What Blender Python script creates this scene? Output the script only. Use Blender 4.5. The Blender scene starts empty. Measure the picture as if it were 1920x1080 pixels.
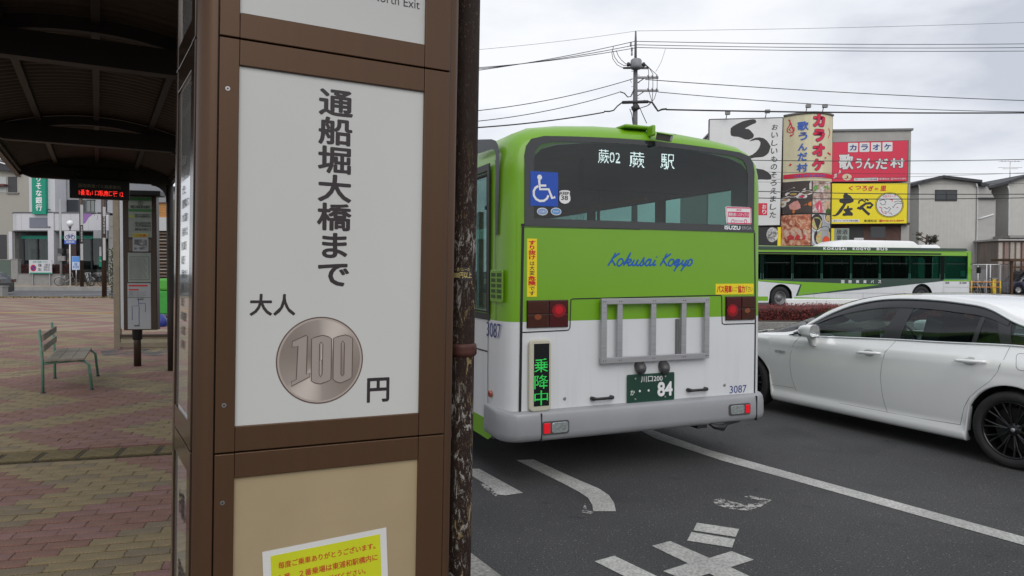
import bpy, math, random
import numpy as np
from mathutils import Matrix, Vector, noise
random.seed(7)
C = bpy.context.scene.collection
sc = bpy.context.scene
R = math.radians

# ------------------------------------------------------------------ camera, sky, sun
EYE = Vector((0, 0, 1.67)); FPX = 1333.33; PITCH = 1.375; ROLL = .17
cam = bpy.data.cameras.new('camera'); cam.lens = 25.0; cam.sensor_width = 36; cam.clip_end = 3000; cam.clip_start = .05
camo = bpy.data.objects.new('camera', cam); C.objects.link(camo)
camo.matrix_world = Matrix.Translation(EYE) @ Matrix.Rotation(R(90 - PITCH), 4, 'X') @ Matrix.Rotation(R(ROLL), 4, 'Z')
sc.camera = camo
SUN_EL, SUN_AZ = 38, 168          # azimuth measured clockwise from +Y
world = bpy.data.worlds.new("World"); sc.world = world; world.use_nodes = True
nt = world.node_tree; nt.nodes.clear()
out = nt.nodes.new('ShaderNodeOutputWorld'); bg = nt.nodes.new('ShaderNodeBackground')
sky = nt.nodes.new('ShaderNodeTexSky'); sky.sky_type = 'NISHITA'; sky.sun_disc = False
sky.sun_elevation = R(SUN_EL); sky.sun_rotation = R(SUN_AZ)
tc = nt.nodes.new('ShaderNodeTexCoord'); mp = nt.nodes.new('ShaderNodeMapping'); mp.inputs['Scale'].default_value = (1, 1, 2.6)
n1 = nt.nodes.new('ShaderNodeTexNoise'); n1.inputs['Scale'].default_value = 2.3; n1.inputs['Detail'].default_value = 7; n1.inputs['Roughness'].default_value = .52
cr = nt.nodes.new('ShaderNodeValToRGB')
cr.color_ramp.elements[0].position = .36; cr.color_ramp.elements[0].color = (.56, .59, .66, 1)
cr.color_ramp.elements[1].position = .60; cr.color_ramp.elements[1].color = (.93, .94, .965, 1)
e = cr.color_ramp.elements.new(.47); e.color = (.78, .805, .86, 1)
sc1 = nt.nodes.new('ShaderNodeVectorMath'); sc1.operation = 'SCALE'; sc1.inputs['Scale'].default_value = 7.6
mx = nt.nodes.new('ShaderNodeMix'); mx.data_type = 'RGBA'; mx.inputs[0].default_value = .95
nt.links.new(tc.outputs['Generated'], mp.inputs['Vector']); nt.links.new(mp.outputs['Vector'], n1.inputs['Vector'])
nt.links.new(n1.outputs['Fac'], cr.inputs['Fac']); nt.links.new(cr.outputs['Color'], sc1.inputs[0])
nt.links.new(sky.outputs['Color'], mx.inputs[6]); nt.links.new(sc1.outputs['Vector'], mx.inputs[7])
nt.links.new(mx.outputs[2], bg.inputs['Color']); bg.inputs['Strength'].default_value = .1
nt.links.new(bg.outputs['Background'], out.inputs['Surface'])
sun = bpy.data.lights.new('sun', 'SUN'); sun.energy = 1.0; sun.angle = R(50); sun.color = (1, .97, .93)
suno = bpy.data.objects.new('sun', sun); C.objects.link(suno)
sd = Vector((math.sin(R(SUN_AZ)) * math.cos(R(SUN_EL)), math.cos(R(SUN_AZ)) * math.cos(R(SUN_EL)), math.sin(R(SUN_EL))))
suno.rotation_euler = sd.to_track_quat('Z', 'Y').to_euler(); suno.location = (0, -5, 30)
sc.view_settings.view_transform = 'Standard'; sc.view_settings.look = 'None'; sc.view_settings.gamma = 1
sc.view_settings.use_curve_mapping = False; sc.view_settings.exposure = 0.5
sc.cycles.max_bounces = 8; sc.cycles.transparent_max_bounces = 24; sc.cycles.use_denoising = True
sc.cycles.sample_clamp_indirect = 4

# ------------------------------------------------------------------ measuring helpers
MC = camo.matrix_world.to_3x3()
def ray(px, py): return (MC @ Vector(((px - 960) / FPX, (540 - py) / FPX, -1))).normalized()
def at(px, py, z=0.0):
    d = ray(px, py); t = (z - EYE.z) / d.z; return EYE + d * t
def atY(px, py, Y):
    d = ray(px, py); return EYE + d * (Y / d.y)
def frame(x, y, z, a): return Matrix.Translation((x, y, z)) @ Matrix.Rotation(R(a), 4, 'Z')
class Face:
    "a plane in the local space of a thing: U picture-right, V up, N = U x V outwards"
    def __init__(s, M, O, U, V=(0, 0, 1)):
        s.M, s.O, s.U, s.V = M, Vector(O), Vector(U).normalized(), Vector(V).normalized(); s.N = s.U.cross(s.V)
        s.Mi = M.inverted(); s.Ri = s.Mi.to_3x3()
    def uv(s, px, py):
        d = s.Ri @ ray(px, py); c = s.Mi @ EYE; t = (s.O - c).dot(s.N) / d.dot(s.N); p = c + d * t - s.O
        return p.dot(s.U), p.dot(s.V)
    def P(s, u, v, n=0): return s.O + s.U * u + s.V * v + s.N * n
    def rect(s, x0, y0, x1, y1):
        ym, xm = (y0 + y1) / 2, (x0 + x1) / 2
        return s.uv(x0, ym)[0], s.uv(xm, y1)[1], s.uv(x1, ym)[0], s.uv(xm, y0)[1]
def lerp(pts, x):
    if x <= pts[0][0]: return pts[0][1]
    for (a, fa), (b, fb) in zip(pts, pts[1:]):
        if x <= b: return fa + (fb - fa) * (x - a) / (b - a)
    return pts[-1][1]
def slerp(pts, x):      # smooth (Catmull-Rom like) interpolation
    n = len(pts)
    if x <= pts[0][0]: return pts[0][1]
    if x >= pts[-1][0]: return pts[-1][1]
    for i in range(n - 1):
        if x <= pts[i + 1][0]:
            x0, y0 = pts[i]; x1, y1 = pts[i + 1]; h = x1 - x0; t = (x - x0) / h
            m0 = (y1 - pts[i - 1][1]) / (x1 - pts[i - 1][0]) if i > 0 else (y1 - y0) / h
            m1 = (pts[i + 2][1] - y0) / (pts[i + 2][0] - x0) if i + 2 < n else (y1 - y0) / h
            return (2*t**3-3*t*t+1)*y0 + (t**3-2*t*t+t)*h*m0 + (-2*t**3+3*t*t)*y1 + (t**3-t*t)*h*m1

# ------------------------------------------------------------------ materials
def nodes(name):
    m = bpy.data.materials.new(name); m.use_nodes = True; t = m.node_tree
    return m, t, t.nodes['Principled BSDF'], t.links
def mat(name, col, rough=.6, metal=0, var=0., scale=8., bump=0., bscale=None, spec=.5, coat=0., stretch=None, var2=None, emit=None, es=1., bdist=.02):
    m, t, b, L = nodes(name)
    b.inputs['Roughness'].default_value = rough; b.inputs['Metallic'].default_value = metal
    b.inputs['Specular IOR Level'].default_value = spec; b.inputs['Coat Weight'].default_value = coat; b.inputs['Coat Roughness'].default_value = .04
    b.inputs['Base Color'].default_value = (*col, 1)
    if emit: b.inputs['Emission Color'].default_value = (*emit, 1); b.inputs['Emission Strength'].default_value = es
    if var or bump or var2:
        tcn = t.nodes.new('ShaderNodeTexCoord'); mpn = t.nodes.new('ShaderNodeMapping')
        if stretch: mpn.inputs['Scale'].default_value = stretch
        L.new(tcn.outputs['Object'], mpn.inputs['Vector'])
    if var or var2:
        n = t.nodes.new('ShaderNodeTexNoise'); n.inputs['Scale'].default_value = scale; n.inputs['Detail'].default_value = 6; n.inputs['Roughness'].default_value = .6
        L.new(mpn.outputs['Vector'], n.inputs['Vector'])
        r = t.nodes.new('ShaderNodeValToRGB'); r.color_ramp.elements[0].position = .3; r.color_ramp.elements[1].position = .7
        c2 = var2 or col
        r.color_ramp.elements[0].color = (*[c * (1 - var) for c in c2], 1); r.color_ramp.elements[1].color = (*[min(1, c * (1 + var)) for c in col], 1)
        L.new(n.outputs['Fac'], r.inputs['Fac']); L.new(r.outputs['Color'], b.inputs['Base Color'])
    if bump:
        n = t.nodes.new('ShaderNodeTexNoise'); n.inputs['Scale'].default_value = bscale or scale * 4; n.inputs['Detail'].default_value = 5
        L.new(mpn.outputs['Vector'], n.inputs['Vector'])
        bn = t.nodes.new('ShaderNodeBump'); bn.inputs['Strength'].default_value = bump; bn.inputs['Distance'].default_value = bdist
        L.new(n.outputs['Fac'], bn.inputs['Height']); L.new(bn.outputs['Normal'], b.inputs['Normal'])
    return m
def glass(name, tint, rough=0.0, gloss=.06, refl=(1, 1, 1), k=1.):
    m, t, b, L = nodes(name); t.nodes.remove(b)
    o = t.nodes['Material Output']; tr = t.nodes.new('ShaderNodeBsdfTransparent'); tr.inputs['Color'].default_value = (*tint, 1)
    gl = t.nodes.new('ShaderNodeBsdfGlossy'); gl.inputs['Roughness'].default_value = rough; gl.inputs['Color'].default_value = (*refl, 1)
    fr = t.nodes.new('ShaderNodeLayerWeight'); fr.inputs['Blend'].default_value = .12
    ma = t.nodes.new('ShaderNodeMath'); ma.operation = 'MULTIPLY_ADD'; ma.inputs[1].default_value = k; ma.inputs[2].default_value = gloss; ma.use_clamp = True
    mxn = t.nodes.new('ShaderNodeMixShader')
    L.new(fr.outputs['Fresnel'], ma.inputs[0]); L.new(ma.outputs[0], mxn.inputs[0]); L.new(tr.outputs[0], mxn.inputs[1]); L.new(gl.outputs[0], mxn.inputs[2]); L.new(mxn.outputs[0], o.inputs['Surface'])
    return m
def emis(name, col, s):
    return mat(name, (.02, .02, .02), .5, emit=col, es=s)
def speckle(name, c0, c1, scale, lo=.45, hi=.62, big=None, rough=.85, bump=.25):
    "granular material: fine speckle between c0 and c1, modulated by larger patches"
    m, t, b, L = nodes(name); tcn = t.nodes.new('ShaderNodeTexCoord')
    n = t.nodes.new('ShaderNodeTexNoise'); n.inputs['Scale'].default_value = scale; n.inputs['Detail'].default_value = 3; L.new(tcn.outputs['Object'], n.inputs['Vector'])
    r = t.nodes.new('ShaderNodeValToRGB'); r.color_ramp.elements[0].position = lo; r.color_ramp.elements[1].position = hi
    r.color_ramp.elements[0].color = (*c0, 1); r.color_ramp.elements[1].color = (*c1, 1); L.new(n.outputs['Fac'], r.inputs['Fac'])
    n2 = t.nodes.new('ShaderNodeTexNoise'); n2.inputs['Scale'].default_value = big or .7; n2.inputs['Detail'].default_value = 7; n2.inputs['Roughness'].default_value = .65; L.new(tcn.outputs['Object'], n2.inputs['Vector'])
    mr = t.nodes.new('ShaderNodeMapRange'); mr.inputs['From Min'].default_value = .3; mr.inputs['From Max'].default_value = .7; mr.inputs['To Min'].default_value = .70; mr.inputs['To Max'].default_value = 1.25
    L.new(n2.outputs['Fac'], mr.inputs['Value'])
    vm = t.nodes.new('ShaderNodeVectorMath'); vm.operation = 'SCALE'; L.new(r.outputs['Color'], vm.inputs[0]); L.new(mr.outputs[0], vm.inputs['Scale'])
    L.new(vm.outputs['Vector'], b.inputs['Base Color']); b.inputs['Roughness'].default_value = rough
    bn = t.nodes.new('ShaderNodeBump'); bn.inputs['Strength'].default_value = bump; bn.inputs['Distance'].default_value = .01; L.new(n.outputs['Fac'], bn.inputs['Height']); L.new(bn.outputs['Normal'], b.inputs['Normal'])
    return m

M = {}
M['asphalt'] = speckle('asphalt', (.028, .028, .030), (.084, .084, .086), 95, .40, .70, .45)
# sparse pale stones in the asphalt
def add_chips(m, scale=75, thr=.30, col=(.17, .17, .165)):
    t = m.node_tree; b = t.nodes['Principled BSDF']; L = t.links; src = b.inputs['Base Color'].links[0].from_socket
    tcn = t.nodes.new('ShaderNodeTexCoord'); v = t.nodes.new('ShaderNodeTexVoronoi'); v.inputs['Scale'].default_value = scale; L.new(tcn.outputs['Object'], v.inputs['Vector'])
    v2 = t.nodes.new('ShaderNodeSeparateColor'); L.new(v.outputs['Color'], v2.inputs[0])
    a = t.nodes.new('ShaderNodeMath'); a.operation = 'LESS_THAN'; a.inputs[1].default_value = thr; L.new(v.outputs['Distance'], a.inputs[0])
    c = t.nodes.new('ShaderNodeMath'); c.operation = 'LESS_THAN'; c.inputs[1].default_value = .07; L.new(v2.outputs[0], c.inputs[0])
    d = t.nodes.new('ShaderNodeMath'); d.operation = 'MULTIPLY'; L.new(a.outputs[0], d.inputs[0]); L.new(c.outputs[0], d.inputs[1])
    x = t.nodes.new('ShaderNodeMix'); x.data_type = 'RGBA'; x.inputs[7].default_value = (*col, 1); L.new(d.outputs[0], x.inputs[0]); L.new(src, x.inputs[6]); L.new(x.outputs[2], b.inputs['Base Color'])
add_chips(M['asphalt'])
def add_stains(m):
    "oil drips and darker polished patches with shapes of their own"
    t = m.node_tree; b = t.nodes['Principled BSDF']; L = t.links; src = b.inputs['Base Color'].links[0].from_socket; tcn = t.nodes.new('ShaderNodeTexCoord')
    for scale, lo, hi, k in ((1.1, .56, .70, .72), (5.5, .66, .72, .62)):
        n = t.nodes.new('ShaderNodeTexNoise'); n.inputs['Scale'].default_value = scale; n.inputs['Detail'].default_value = 5; n.inputs['Distortion'].default_value = .6; L.new(tcn.outputs['Object'], n.inputs['Vector'])
        r = t.nodes.new('ShaderNodeMapRange'); r.inputs['From Min'].default_value = lo; r.inputs['From Max'].default_value = hi; r.inputs['To Min'].default_value = 1; r.inputs['To Max'].default_value = k; L.new(n.outputs['Fac'], r.inputs['Value'])
        v = t.nodes.new('ShaderNodeVectorMath'); v.operation = 'SCALE'; L.new(src, v.inputs[0]); L.new(r.outputs[0], v.inputs['Scale']); src = v.outputs['Vector']
    L.new(src, b.inputs['Base Color'])
add_stains(M['asphalt'])
M['paint_road'] = speckle('road_paint', (.30, .30, .285), (.46, .46, .44), 60, .38, .6, 1.5, .7, .15)
def worn(name, thr):
    m = speckle(name, (.30, .30, .285), (.48, .48, .46), 60, .38, .6, 1.5, .7, .15); t = m.node_tree; b = t.nodes['Principled BSDF']; L = t.links
    tcn = t.nodes.new('ShaderNodeTexCoord'); n = t.nodes.new('ShaderNodeTexNoise'); n.inputs['Scale'].default_value = 26; n.inputs['Detail'].default_value = 8; n.inputs['Roughness'].default_value = .8
    L.new(tcn.outputs['Object'], n.inputs['Vector']); g = t.nodes.new('ShaderNodeMath'); g.operation = 'GREATER_THAN'; g.inputs[1].default_value = thr; L.new(n.outputs['Fac'], g.inputs[0]); L.new(g.outputs[0], b.inputs['Alpha'])
    return m
M['paint_worn'] = worn('worn_paint', .5)
M['kerb'] = speckle('kerb_concrete', (.16, .155, .145), (.30, .295, .28), 45, .35, .7, 2.5)
M['mortar'] = speckle('mortar', (.014, .012, .010), (.040, .034, .028), 80); M['tactile_d'] = speckle('tactile_base', (.045, .035, .018), (.08, .062, .03), 120)
M['matte'] = mat('matte_black', (.008, .009, .009), .95, spec=.1)
M['brick_r2'] = speckle('brick_red_pale', (.125, .060, .052), (.25, .145, .125), 150, .35, .72, 2.2)
M['brick_b2'] = speckle('brick_buff_dull', (.105, .082, .05), (.20, .155, .10), 150, .35, .72, 2.2)
M['brick_r'] = speckle('brick_red', (.115, .053, .038), (.235, .130, .100), 150, .35, .72, 2.2)
M['brick_b'] = speckle('brick_buff', (.135, .100, .050), (.25, .192, .105), 150, .35, .72, 2.2)
M['brick_d'] = speckle('brick_dark', (.11, .055, .048), (.23, .13, .11), 150, .35, .72, 2.2)
M['tactile'] = speckle('tactile', (.10, .075, .035), (.17, .135, .06), 120, .35, .7, 3)
M['brown'] = mat('brown_aluminium', (.092, .048, .025), .42, .35, .05, 3, stretch=(14, 14, .35), spec=.4)
M['brown_d'] = mat('dark_brown_aluminium', (.05, .03, .02), .4, .3, .1, 3)
M['canopy'] = mat('canopy_steel', (.022, .015, .011), .55, .0, .25, 5)
M['sheet'] = mat('corrugated_sheet', (.05, .036, .026), .5, .2, .3, 3)
M['acrylic'] = mat('milky_acrylic', (.56, .565, .545), .24, 0, .03, 1.3, spec=.45)
M['acrylic_b'] = mat('beige_acrylic', (.36, .285, .172), .3, 0, .08, 2.2)
M['ink'] = mat('dark_ink', (.028, .02, .022), .45)
M['black'] = mat('black', (.012, .012, .013), .45)
M['rubber'] = mat('rubber', (.016, .016, .017), .8, var=.2, scale=20)
M['white'] = mat('white_paint', (.74, .745, .75), .4, var=.04, scale=2)
M['chrome'] = mat('chrome', (.85, .86, .88), .2, .85)
M['steel'] = mat('steel', (.45, .45, .45), .35, .9, var=.15, scale=30)
M['alu'] = mat('brushed_aluminium', (.42, .42, .43), .42, .7, var=.1, scale=4, stretch=(1, 1, 12))
M['grey_plastic'] = mat('grey_bumper', (.30, .305, .32), .42, .15, .05, 3)
M['red_dark'] = mat('lamp_red', (.060, .003, .004), .12, coat=1)
M['amber'] = mat('lamp_amber', (.050, .010, .003), .12, coat=1)
M['red_lit'] = emis('lamp_red_lit', (1, .02, .03), 3.2)
M['red_glow'] = emis('lamp_red_half', (.5, .004, .008), .8)
M['reflector'] = mat('reflector', (.75, .01, .02), .25, coat=.5, emit=(.6, .0, .01), es=.12)
M['blue'] = mat('sticker_blue', (.01, .07, .42), .35)
M['navy'] = mat('number_blue', (.02, .035, .21), .4)
M['yellow'] = mat('sticker_yellow', (.80, .62, .01), .4)
M['red'] = mat('sticker_red', (.55, .012, .012), .4)
M['magenta'] = mat('sticker_magenta', (.62, .02, .11), .4)
M['led_w'] = emis('led_white', (.95, .98, 1), 1.6)
M['led_g'] = emis('led_green', (.03, .85, .12), .62)
M['led_r'] = emis('led_red', (1, .03, .02), 3.0)
M['script'] = mat('script_blue', (.004, .09, .42), .35)
M['paper'] = mat('paper', (.62, .62, .60), .7, var=.04, scale=3)
M['notice_y'] = mat('notice_yellow', (.56, .60, .012), .6, var=.06, scale=5)
M['notice_r'] = mat('notice_red', (.50, .045, .015), .6)
M['plate'] = mat('plate_green', (.008, .045, .028), .4)
M['wood'] = mat('weathered_wood', (.22, .19, .15), .8, 0, .25, 6, bump=.4, stretch=(1, .1, 1), var2=(.15, .13, .10))
M['bench_green'] = mat('green_tube', (.10, .22, .16), .5, var=.2, scale=20)
M['glass_dark'] = glass('tinted_glass', (.16, .20, .19), gloss=.05)
M['glass_rear'] = glass('rear_glass', (.42, .52, .50), gloss=.04, k=.9); M['glass_side'] = glass('side_glass', (.55, .74, .70), gloss=.0, k=.7)
M['glass_car'] = glass('car_glass', (.58, .68, .64), gloss=.05, k=.8)
M['glass_car2'] = glass('car_glass_privacy', (.44, .56, .54), gloss=.05, k=.8)
M['glass_shop'] = glass('shop_glass', (.45, .52, .5), gloss=.05)
M['pane_dark'] = mat('window_dark', (.03, .035, .04), .12, spec=.6)
M['interior'] = mat('interior_grey', (.42, .44, .43), .7, var=.1, scale=3)
M['interior_d'] = mat('interior_dark', (.035, .037, .038), .8, var=.2, scale=5)
M['seat'] = mat('seat_fabric', (.03, .035, .04), .9, var=.2, scale=12)
M['wire'] = mat('wire', (.03, .03, .033), .6)
M['concrete'] = mat('concrete', (.24, .235, .225), .85, 0, .12, 3, bump=.2)
M['pole_c'] = mat('concrete_pole', (.13, .13, .135), .8, 0, .15, 4)

# ------------------------------------------------------------------ mesh builder
class MB:
    def __init__(s): s.v = []; s.f = []; s.m = []; s.s = []
    def poly(s, pts, m=0, sm=False):
        i = len(s.v); s.v += [tuple(p) for p in pts]; s.f.append(tuple(range(i, i + len(pts)))); s.m.append(m); s.s.append(sm); return s
    def box(s, x0, x1, y0, y1, z0, z1, m=0, T=None):
        P = [Vector((x, y, z)) for z in (z0, z1) for y in (y0, y1) for x in (x0, x1)]
        if T is not None: P = [T @ p for p in P]
        i = len(s.v); s.v += [tuple(p) for p in P]
        for q in ((0, 2, 3, 1), (4, 5, 7, 6), (0, 1, 5, 4), (2, 6, 7, 3), (0, 4, 6, 2), (1, 3, 7, 5)):
            s.f.append(tuple(i + k for k in q)); s.m.append(m); s.s.append(False)
        return s
    def fbox(s, F, u0, u1, v0, v1, d0, d1, m=0):
        P = [F.P(u, v, d) for d in (d0, d1) for v in (v0, v1) for u in (u0, u1)]
        i = len(s.v); s.v += [tuple(p) for p in P]
        for q in ((0, 2, 3, 1), (4, 5, 7, 6), (0, 1, 5, 4), (2, 6, 7, 3), (0, 4, 6, 2), (1, 3, 7, 5)):
            s.f.append(tuple(i + k for k in q)); s.m.append(m); s.s.append(False)
        return s
    def fplate(s, F, pts, d0, d1, m=0, sm=False):
        "closed plate: polygon of (u,v) points extruded along the normal from d0 to d1"
        n = len(pts); i = len(s.v); s.v += [tuple(F.P(u, v, d0)) for u, v in pts] + [tuple(F.P(u, v, d1)) for u, v in pts]
        s.f.append(tuple(i + n + k for k in range(n))); s.m.append(m); s.s.append(False)
        s.f.append(tuple(i + n - 1 - k for k in range(n))); s.m.append(m); s.s.append(False)
        for k in range(n):
            j = (k + 1) % n; s.f.append((i + k, i + j, i + n + j, i + n + k)); s.m.append(m); s.s.append(sm)
        return s
    def tube(s, pts, r, n=8, m=0, closed=False, cap=True):
        pts = [Vector(p) for p in pts]; N = len(pts); i0 = len(s.v); rr = r if isinstance(r, (list, tuple)) else [r] * N
        ref = None
        for k, p in enumerate(pts):
            a = pts[(k - 1) % N] if (k > 0 or closed) else p; b = pts[(k + 1) % N] if (k < N - 1 or closed) else p
            t = (b - a).normalized() if (b - a).length > 1e-9 else Vector((0, 0, 1))
            if ref is None: ref = t.orthogonal().normalized()
            ref = (ref - t * ref.dot(t)); ref = ref.normalized() if ref.length > 1e-6 else t.orthogonal().normalized()
            b2 = t.cross(ref)
            for j in range(n):
                a_ = 2 * math.pi * j / n; s.v.append(tuple(p + (ref * math.cos(a_) + b2 * math.sin(a_)) * rr[k]))
        for k in range(N if closed else N - 1):
            k2 = (k + 1) % N
            for j in range(n):
                j2 = (j + 1) % n; s.f.append((i0 + k * n + j, i0 + k * n + j2, i0 + k2 * n + j2, i0 + k2 * n + j)); s.m.append(m); s.s.append(True)
        if cap and not closed:
            s.f.append(tuple(i0 + j for j in reversed(range(n)))); s.f.append(tuple(i0 + (N - 1) * n + j for j in range(n))); s.m += [m, m]; s.s += [False, False]
        return s
    def lathe(s, prof, c, ax='Z', n=24, m=0, sm=True, T=None):
        "prof: (radius, height) list"
        c = Vector(c); i0 = len(s.v); K = len(prof)
        for r, h in prof:
            for j in range(n):
                a = 2 * math.pi * j / n; q = (r * math.cos(a), r * math.sin(a), h)
                q = q if ax == 'Z' else ((q[2], q[0], q[1]) if ax == 'X' else (q[0], q[2], q[1]))
                q = Vector(q); q = (T @ q) if T is not None else q; s.v.append(tuple(q + c))
        for k in range(K - 1):
            for j in range(n):
                j2 = (j + 1) % n; s.f.append((i0 + k * n + j, i0 + k * n + j2, i0 + (k + 1) * n + j2, i0 + (k + 1) * n + j)); s.m.append(m); s.s.append(sm)
        return s
    def grid(s, rows, m=0, sm=True, skip=None, mf=None):
        i0 = len(s.v); n = len(rows[0])
        for r in rows: s.v += [tuple(p) for p in r]
        for a in range(len(rows) - 1):
            for b in range(n - 1):
                if skip and skip(a, b): continue
                s.f.append((i0 + a * n + b, i0 + a * n + b + 1, i0 + (a + 1) * n + b + 1, i0 + (a + 1) * n + b)); s.m.append(mf(a, b) if mf else m); s.s.append(sm)
        return s
    def ribbon(s, F, pts, w, d=.002, m=0, closed=False):
        "flat stroke of width w following (u,v) points on a face"
        N = len(pts); L = []
        for k in range(N):
            a = pts[(k - 1) % N] if (k > 0 or closed) else pts[k]; b = pts[(k + 1) % N] if (k < N - 1 or closed) else pts[k]
            dx, dy = b[0] - a[0], b[1] - a[1]; l = math.hypot(dx, dy) or 1; nx, ny = -dy / l * w / 2, dx / l * w / 2
            L.append((F.P(pts[k][0] + nx, pts[k][1] + ny, d), F.P(pts[k][0] - nx, pts[k][1] - ny, d)))
        for k in range(N if closed else N - 1):
            a, b = L[k], L[(k + 1) % N]; s.poly([a[0], a[1], b[1], b[0]], m)
        return s
def mesh_of(mb, mats, name):
    me = bpy.data.meshes.new(name); me.from_pydata(mb.v, [], mb.f)
    for x in (mats if isinstance(mats, (list, tuple)) else [mats]): me.materials.append(M[x] if isinstance(x, str) else x)
    me.polygons.foreach_set('material_index', mb.m); me.polygons.foreach_set('use_smooth', mb.s); me.update(); return me
def part(name, mb, mats, parent=None, bevel=0, label=None, kind=None, solid=0):
    o = bpy.data.objects.new(name, mesh_of(mb, mats, name) if isinstance(mb, MB) else mb); C.objects.link(o)
    if parent is not None: o.parent = parent
    if bevel:
        b = o.modifiers.new('bevel', 'BEVEL'); b.width = bevel; b.segments = 2; b.limit_method = 'ANGLE'; b.angle_limit = R(40)
    if label: o['label'] = label
    if kind: o['kind'] = kind
    return o
def thing(name, label, cat, Mx, group=None):
    o = bpy.data.objects.new(name, None); C.objects.link(o); o.matrix_world = Mx; o.empty_display_size = .2
    o['label'] = label; o['category'] = cat
    if group: o['group'] = group
    return o
def tag(o, label, cat, group=None, Mx=None):
    o['label'] = label; o['category'] = cat
    if group: o['group'] = group
    if Mx is not None: o.matrix_world = Mx
    return o
def struct(o): o['kind'] = 'structure'; return o
def dup(o, Mx=None, label=None):
    r = o.copy(); C.objects.link(r)
    if Mx is not None: r.matrix_world = Mx
    if label: r['label'] = label
    for c in o.children:
        k = c.copy(); C.objects.link(k); k.parent = r
        for g in c.children:
            h = g.copy(); C.objects.link(h); h.parent = k
    return r

# ------------------------------------------------------------------ lettering
def glyphs(body, bold=0., line=1., shear=0., sp=1.):
    if bold < 0: pass
    cu = bpy.data.curves.new('t', 'FONT'); cu.body = body; cu.align_x = 'CENTER'; cu.offset = min(bold, 0); cu.space_line = line; cu.shear = shear; cu.space_character = sp
    cu.resolution_u = 3; o = bpy.data.objects.new('t', cu); me = bpy.data.meshes.new_from_object(o)
    me.calc_loop_triangles()
    v = np.array([x.co[:2] for x in me.vertices]) if len(me.vertices) else np.zeros((1, 2)); f = [tuple(p.vertices) for p in me.polygons]; t = [tuple(p.vertices) for p in me.loop_triangles]
    bpy.data.objects.remove(o); bpy.data.curves.remove(cu); bpy.data.meshes.remove(me); return v, f, t
def fit(v, r):
    lo, hi = v.min(0), v.max(0); return (v - lo) / np.maximum(hi - lo, 1e-6) * np.array([r[2] - r[0], r[3] - r[1]]) + np.array([r[0], r[1]])
def letters(F, body, r, m, parent, bold=0., line=1., shear=0., sp=1., d=.002, name='lettering', mapf=None):
    "flat lettering filling rectangle r = (u0, v0, u1, v1) on face F"
    v, f, t = glyphs(body, bold, line, shear, sp); mb = MB(); N = 1
    if bold > .004:     # heavier weight: the outline repeated on a small circle, each copy a hair prouder than the last
        N = 6 if bold < .02 else 8 if bold < .05 else 12
        n0 = len(v); V = np.concatenate([v + bold * np.array([math.cos(2 * math.pi * k / N), math.sin(2 * math.pi * k / N)]) for k in range(N)] + [v]); f = [tuple(i + k * n0 for i in q) for k in range(N + 1) for q in f]; v = V; N += 1
    else: n0 = len(v)
    v = fit(v, r); g = mapf or (lambda u, w, e=0: F.P(u, w, d + e)); st = max(d, .0006) * .02
    mb.v = [tuple(g(p[0], p[1], st * (i // n0)) if N > 1 else g(*p)) for i, p in enumerate(v)]; mb.f = f; mb.m = [0] * len(f); mb.s = [False] * len(f)
    return part(name, mb, m, parent)
def vert(sx): return '\n'.join(sx)
def dots(F, body, r, m, parent, n=16, d=.002, fill=.72, bold=.0, name='lettering'):
    "lettering as a matrix of lit dots, n rows high"
    v, f, t = glyphs(body, bold); v = fit(v, r); H = r[3] - r[1]; p = H / n; nx = int((r[2] - r[0]) / p + .5); px = (r[2] - r[0]) / nx; mb = MB(); V = v[np.array(t)]
    a, b, c = V[:, 0], V[:, 1], V[:, 2]
    for i in range(nx):
        for j in range(n):
            hit = 0
            for ox, oy in ((0, 0), (.25, .25), (-.25, .25), (.25, -.25), (-.25, -.25)):
                q = np.array([r[0] + (i + .5 + ox) * px, r[1] + (j + .5 + oy) * p])
                cr_ = lambda A, B: (B[:, 0] - A[:, 0]) * (q[1] - A[:, 1]) - (B[:, 1] - A[:, 1]) * (q[0] - A[:, 0])
                s1, s2, s3 = cr_(a, b), cr_(b, c), cr_(c, a)
                if (((s1 >= 0) & (s2 >= 0) & (s3 >= 0)) | ((s1 <= 0) & (s2 <= 0) & (s3 <= 0))).any(): hit += 1
            if hit >= 3:
                u, w = r[0] + (i + .5) * px, r[1] + (j + .5) * p; hx, hy = px * fill / 2, p * fill / 2
                mb.poly([F.P(u - hx, w - hy, d), F.P(u + hx, w - hy, d), F.P(u + hx, w + hy, d), F.P(u - hx, w + hy, d)])
    return part(name, mb, m, parent)
def sheet(F, pxs, m, parent, name, d=.0015, th=0, label=None, uvs=False):
    pts = pxs if uvs else [F.uv(*p) for p in pxs]
    mb = MB()
    if th: mb.fplate(F, pts, d, d + th)
    else: mb.poly([F.P(u, v, d) for u, v in pts])
    return part(name, mb, m, parent, label=label)
def ell(cx, cy, rx, ry, n=28, a0=0, a1=360): return [(cx + rx * math.cos(R(a0 + (a1 - a0) * k / n)), cy + ry * math.sin(R(a0 + (a1 - a0) * k / n))) for k in range(n + (a1 - a0 != 360))]
def rrect(u0, v0, u1, v1, r, n=5):
    P = []
    for cx, cy, a in ((u1 - r, v1 - r, 0), (u0 + r, v1 - r, 90), (u0 + r, v0 + r, 180), (u1 - r, v0 + r, 270)):
        P += [(cx + r * math.cos(R(a + 90 * k / n)), cy + r * math.sin(R(a + 90 * k / n))) for k in range(n + 1)]
    return P
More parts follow.
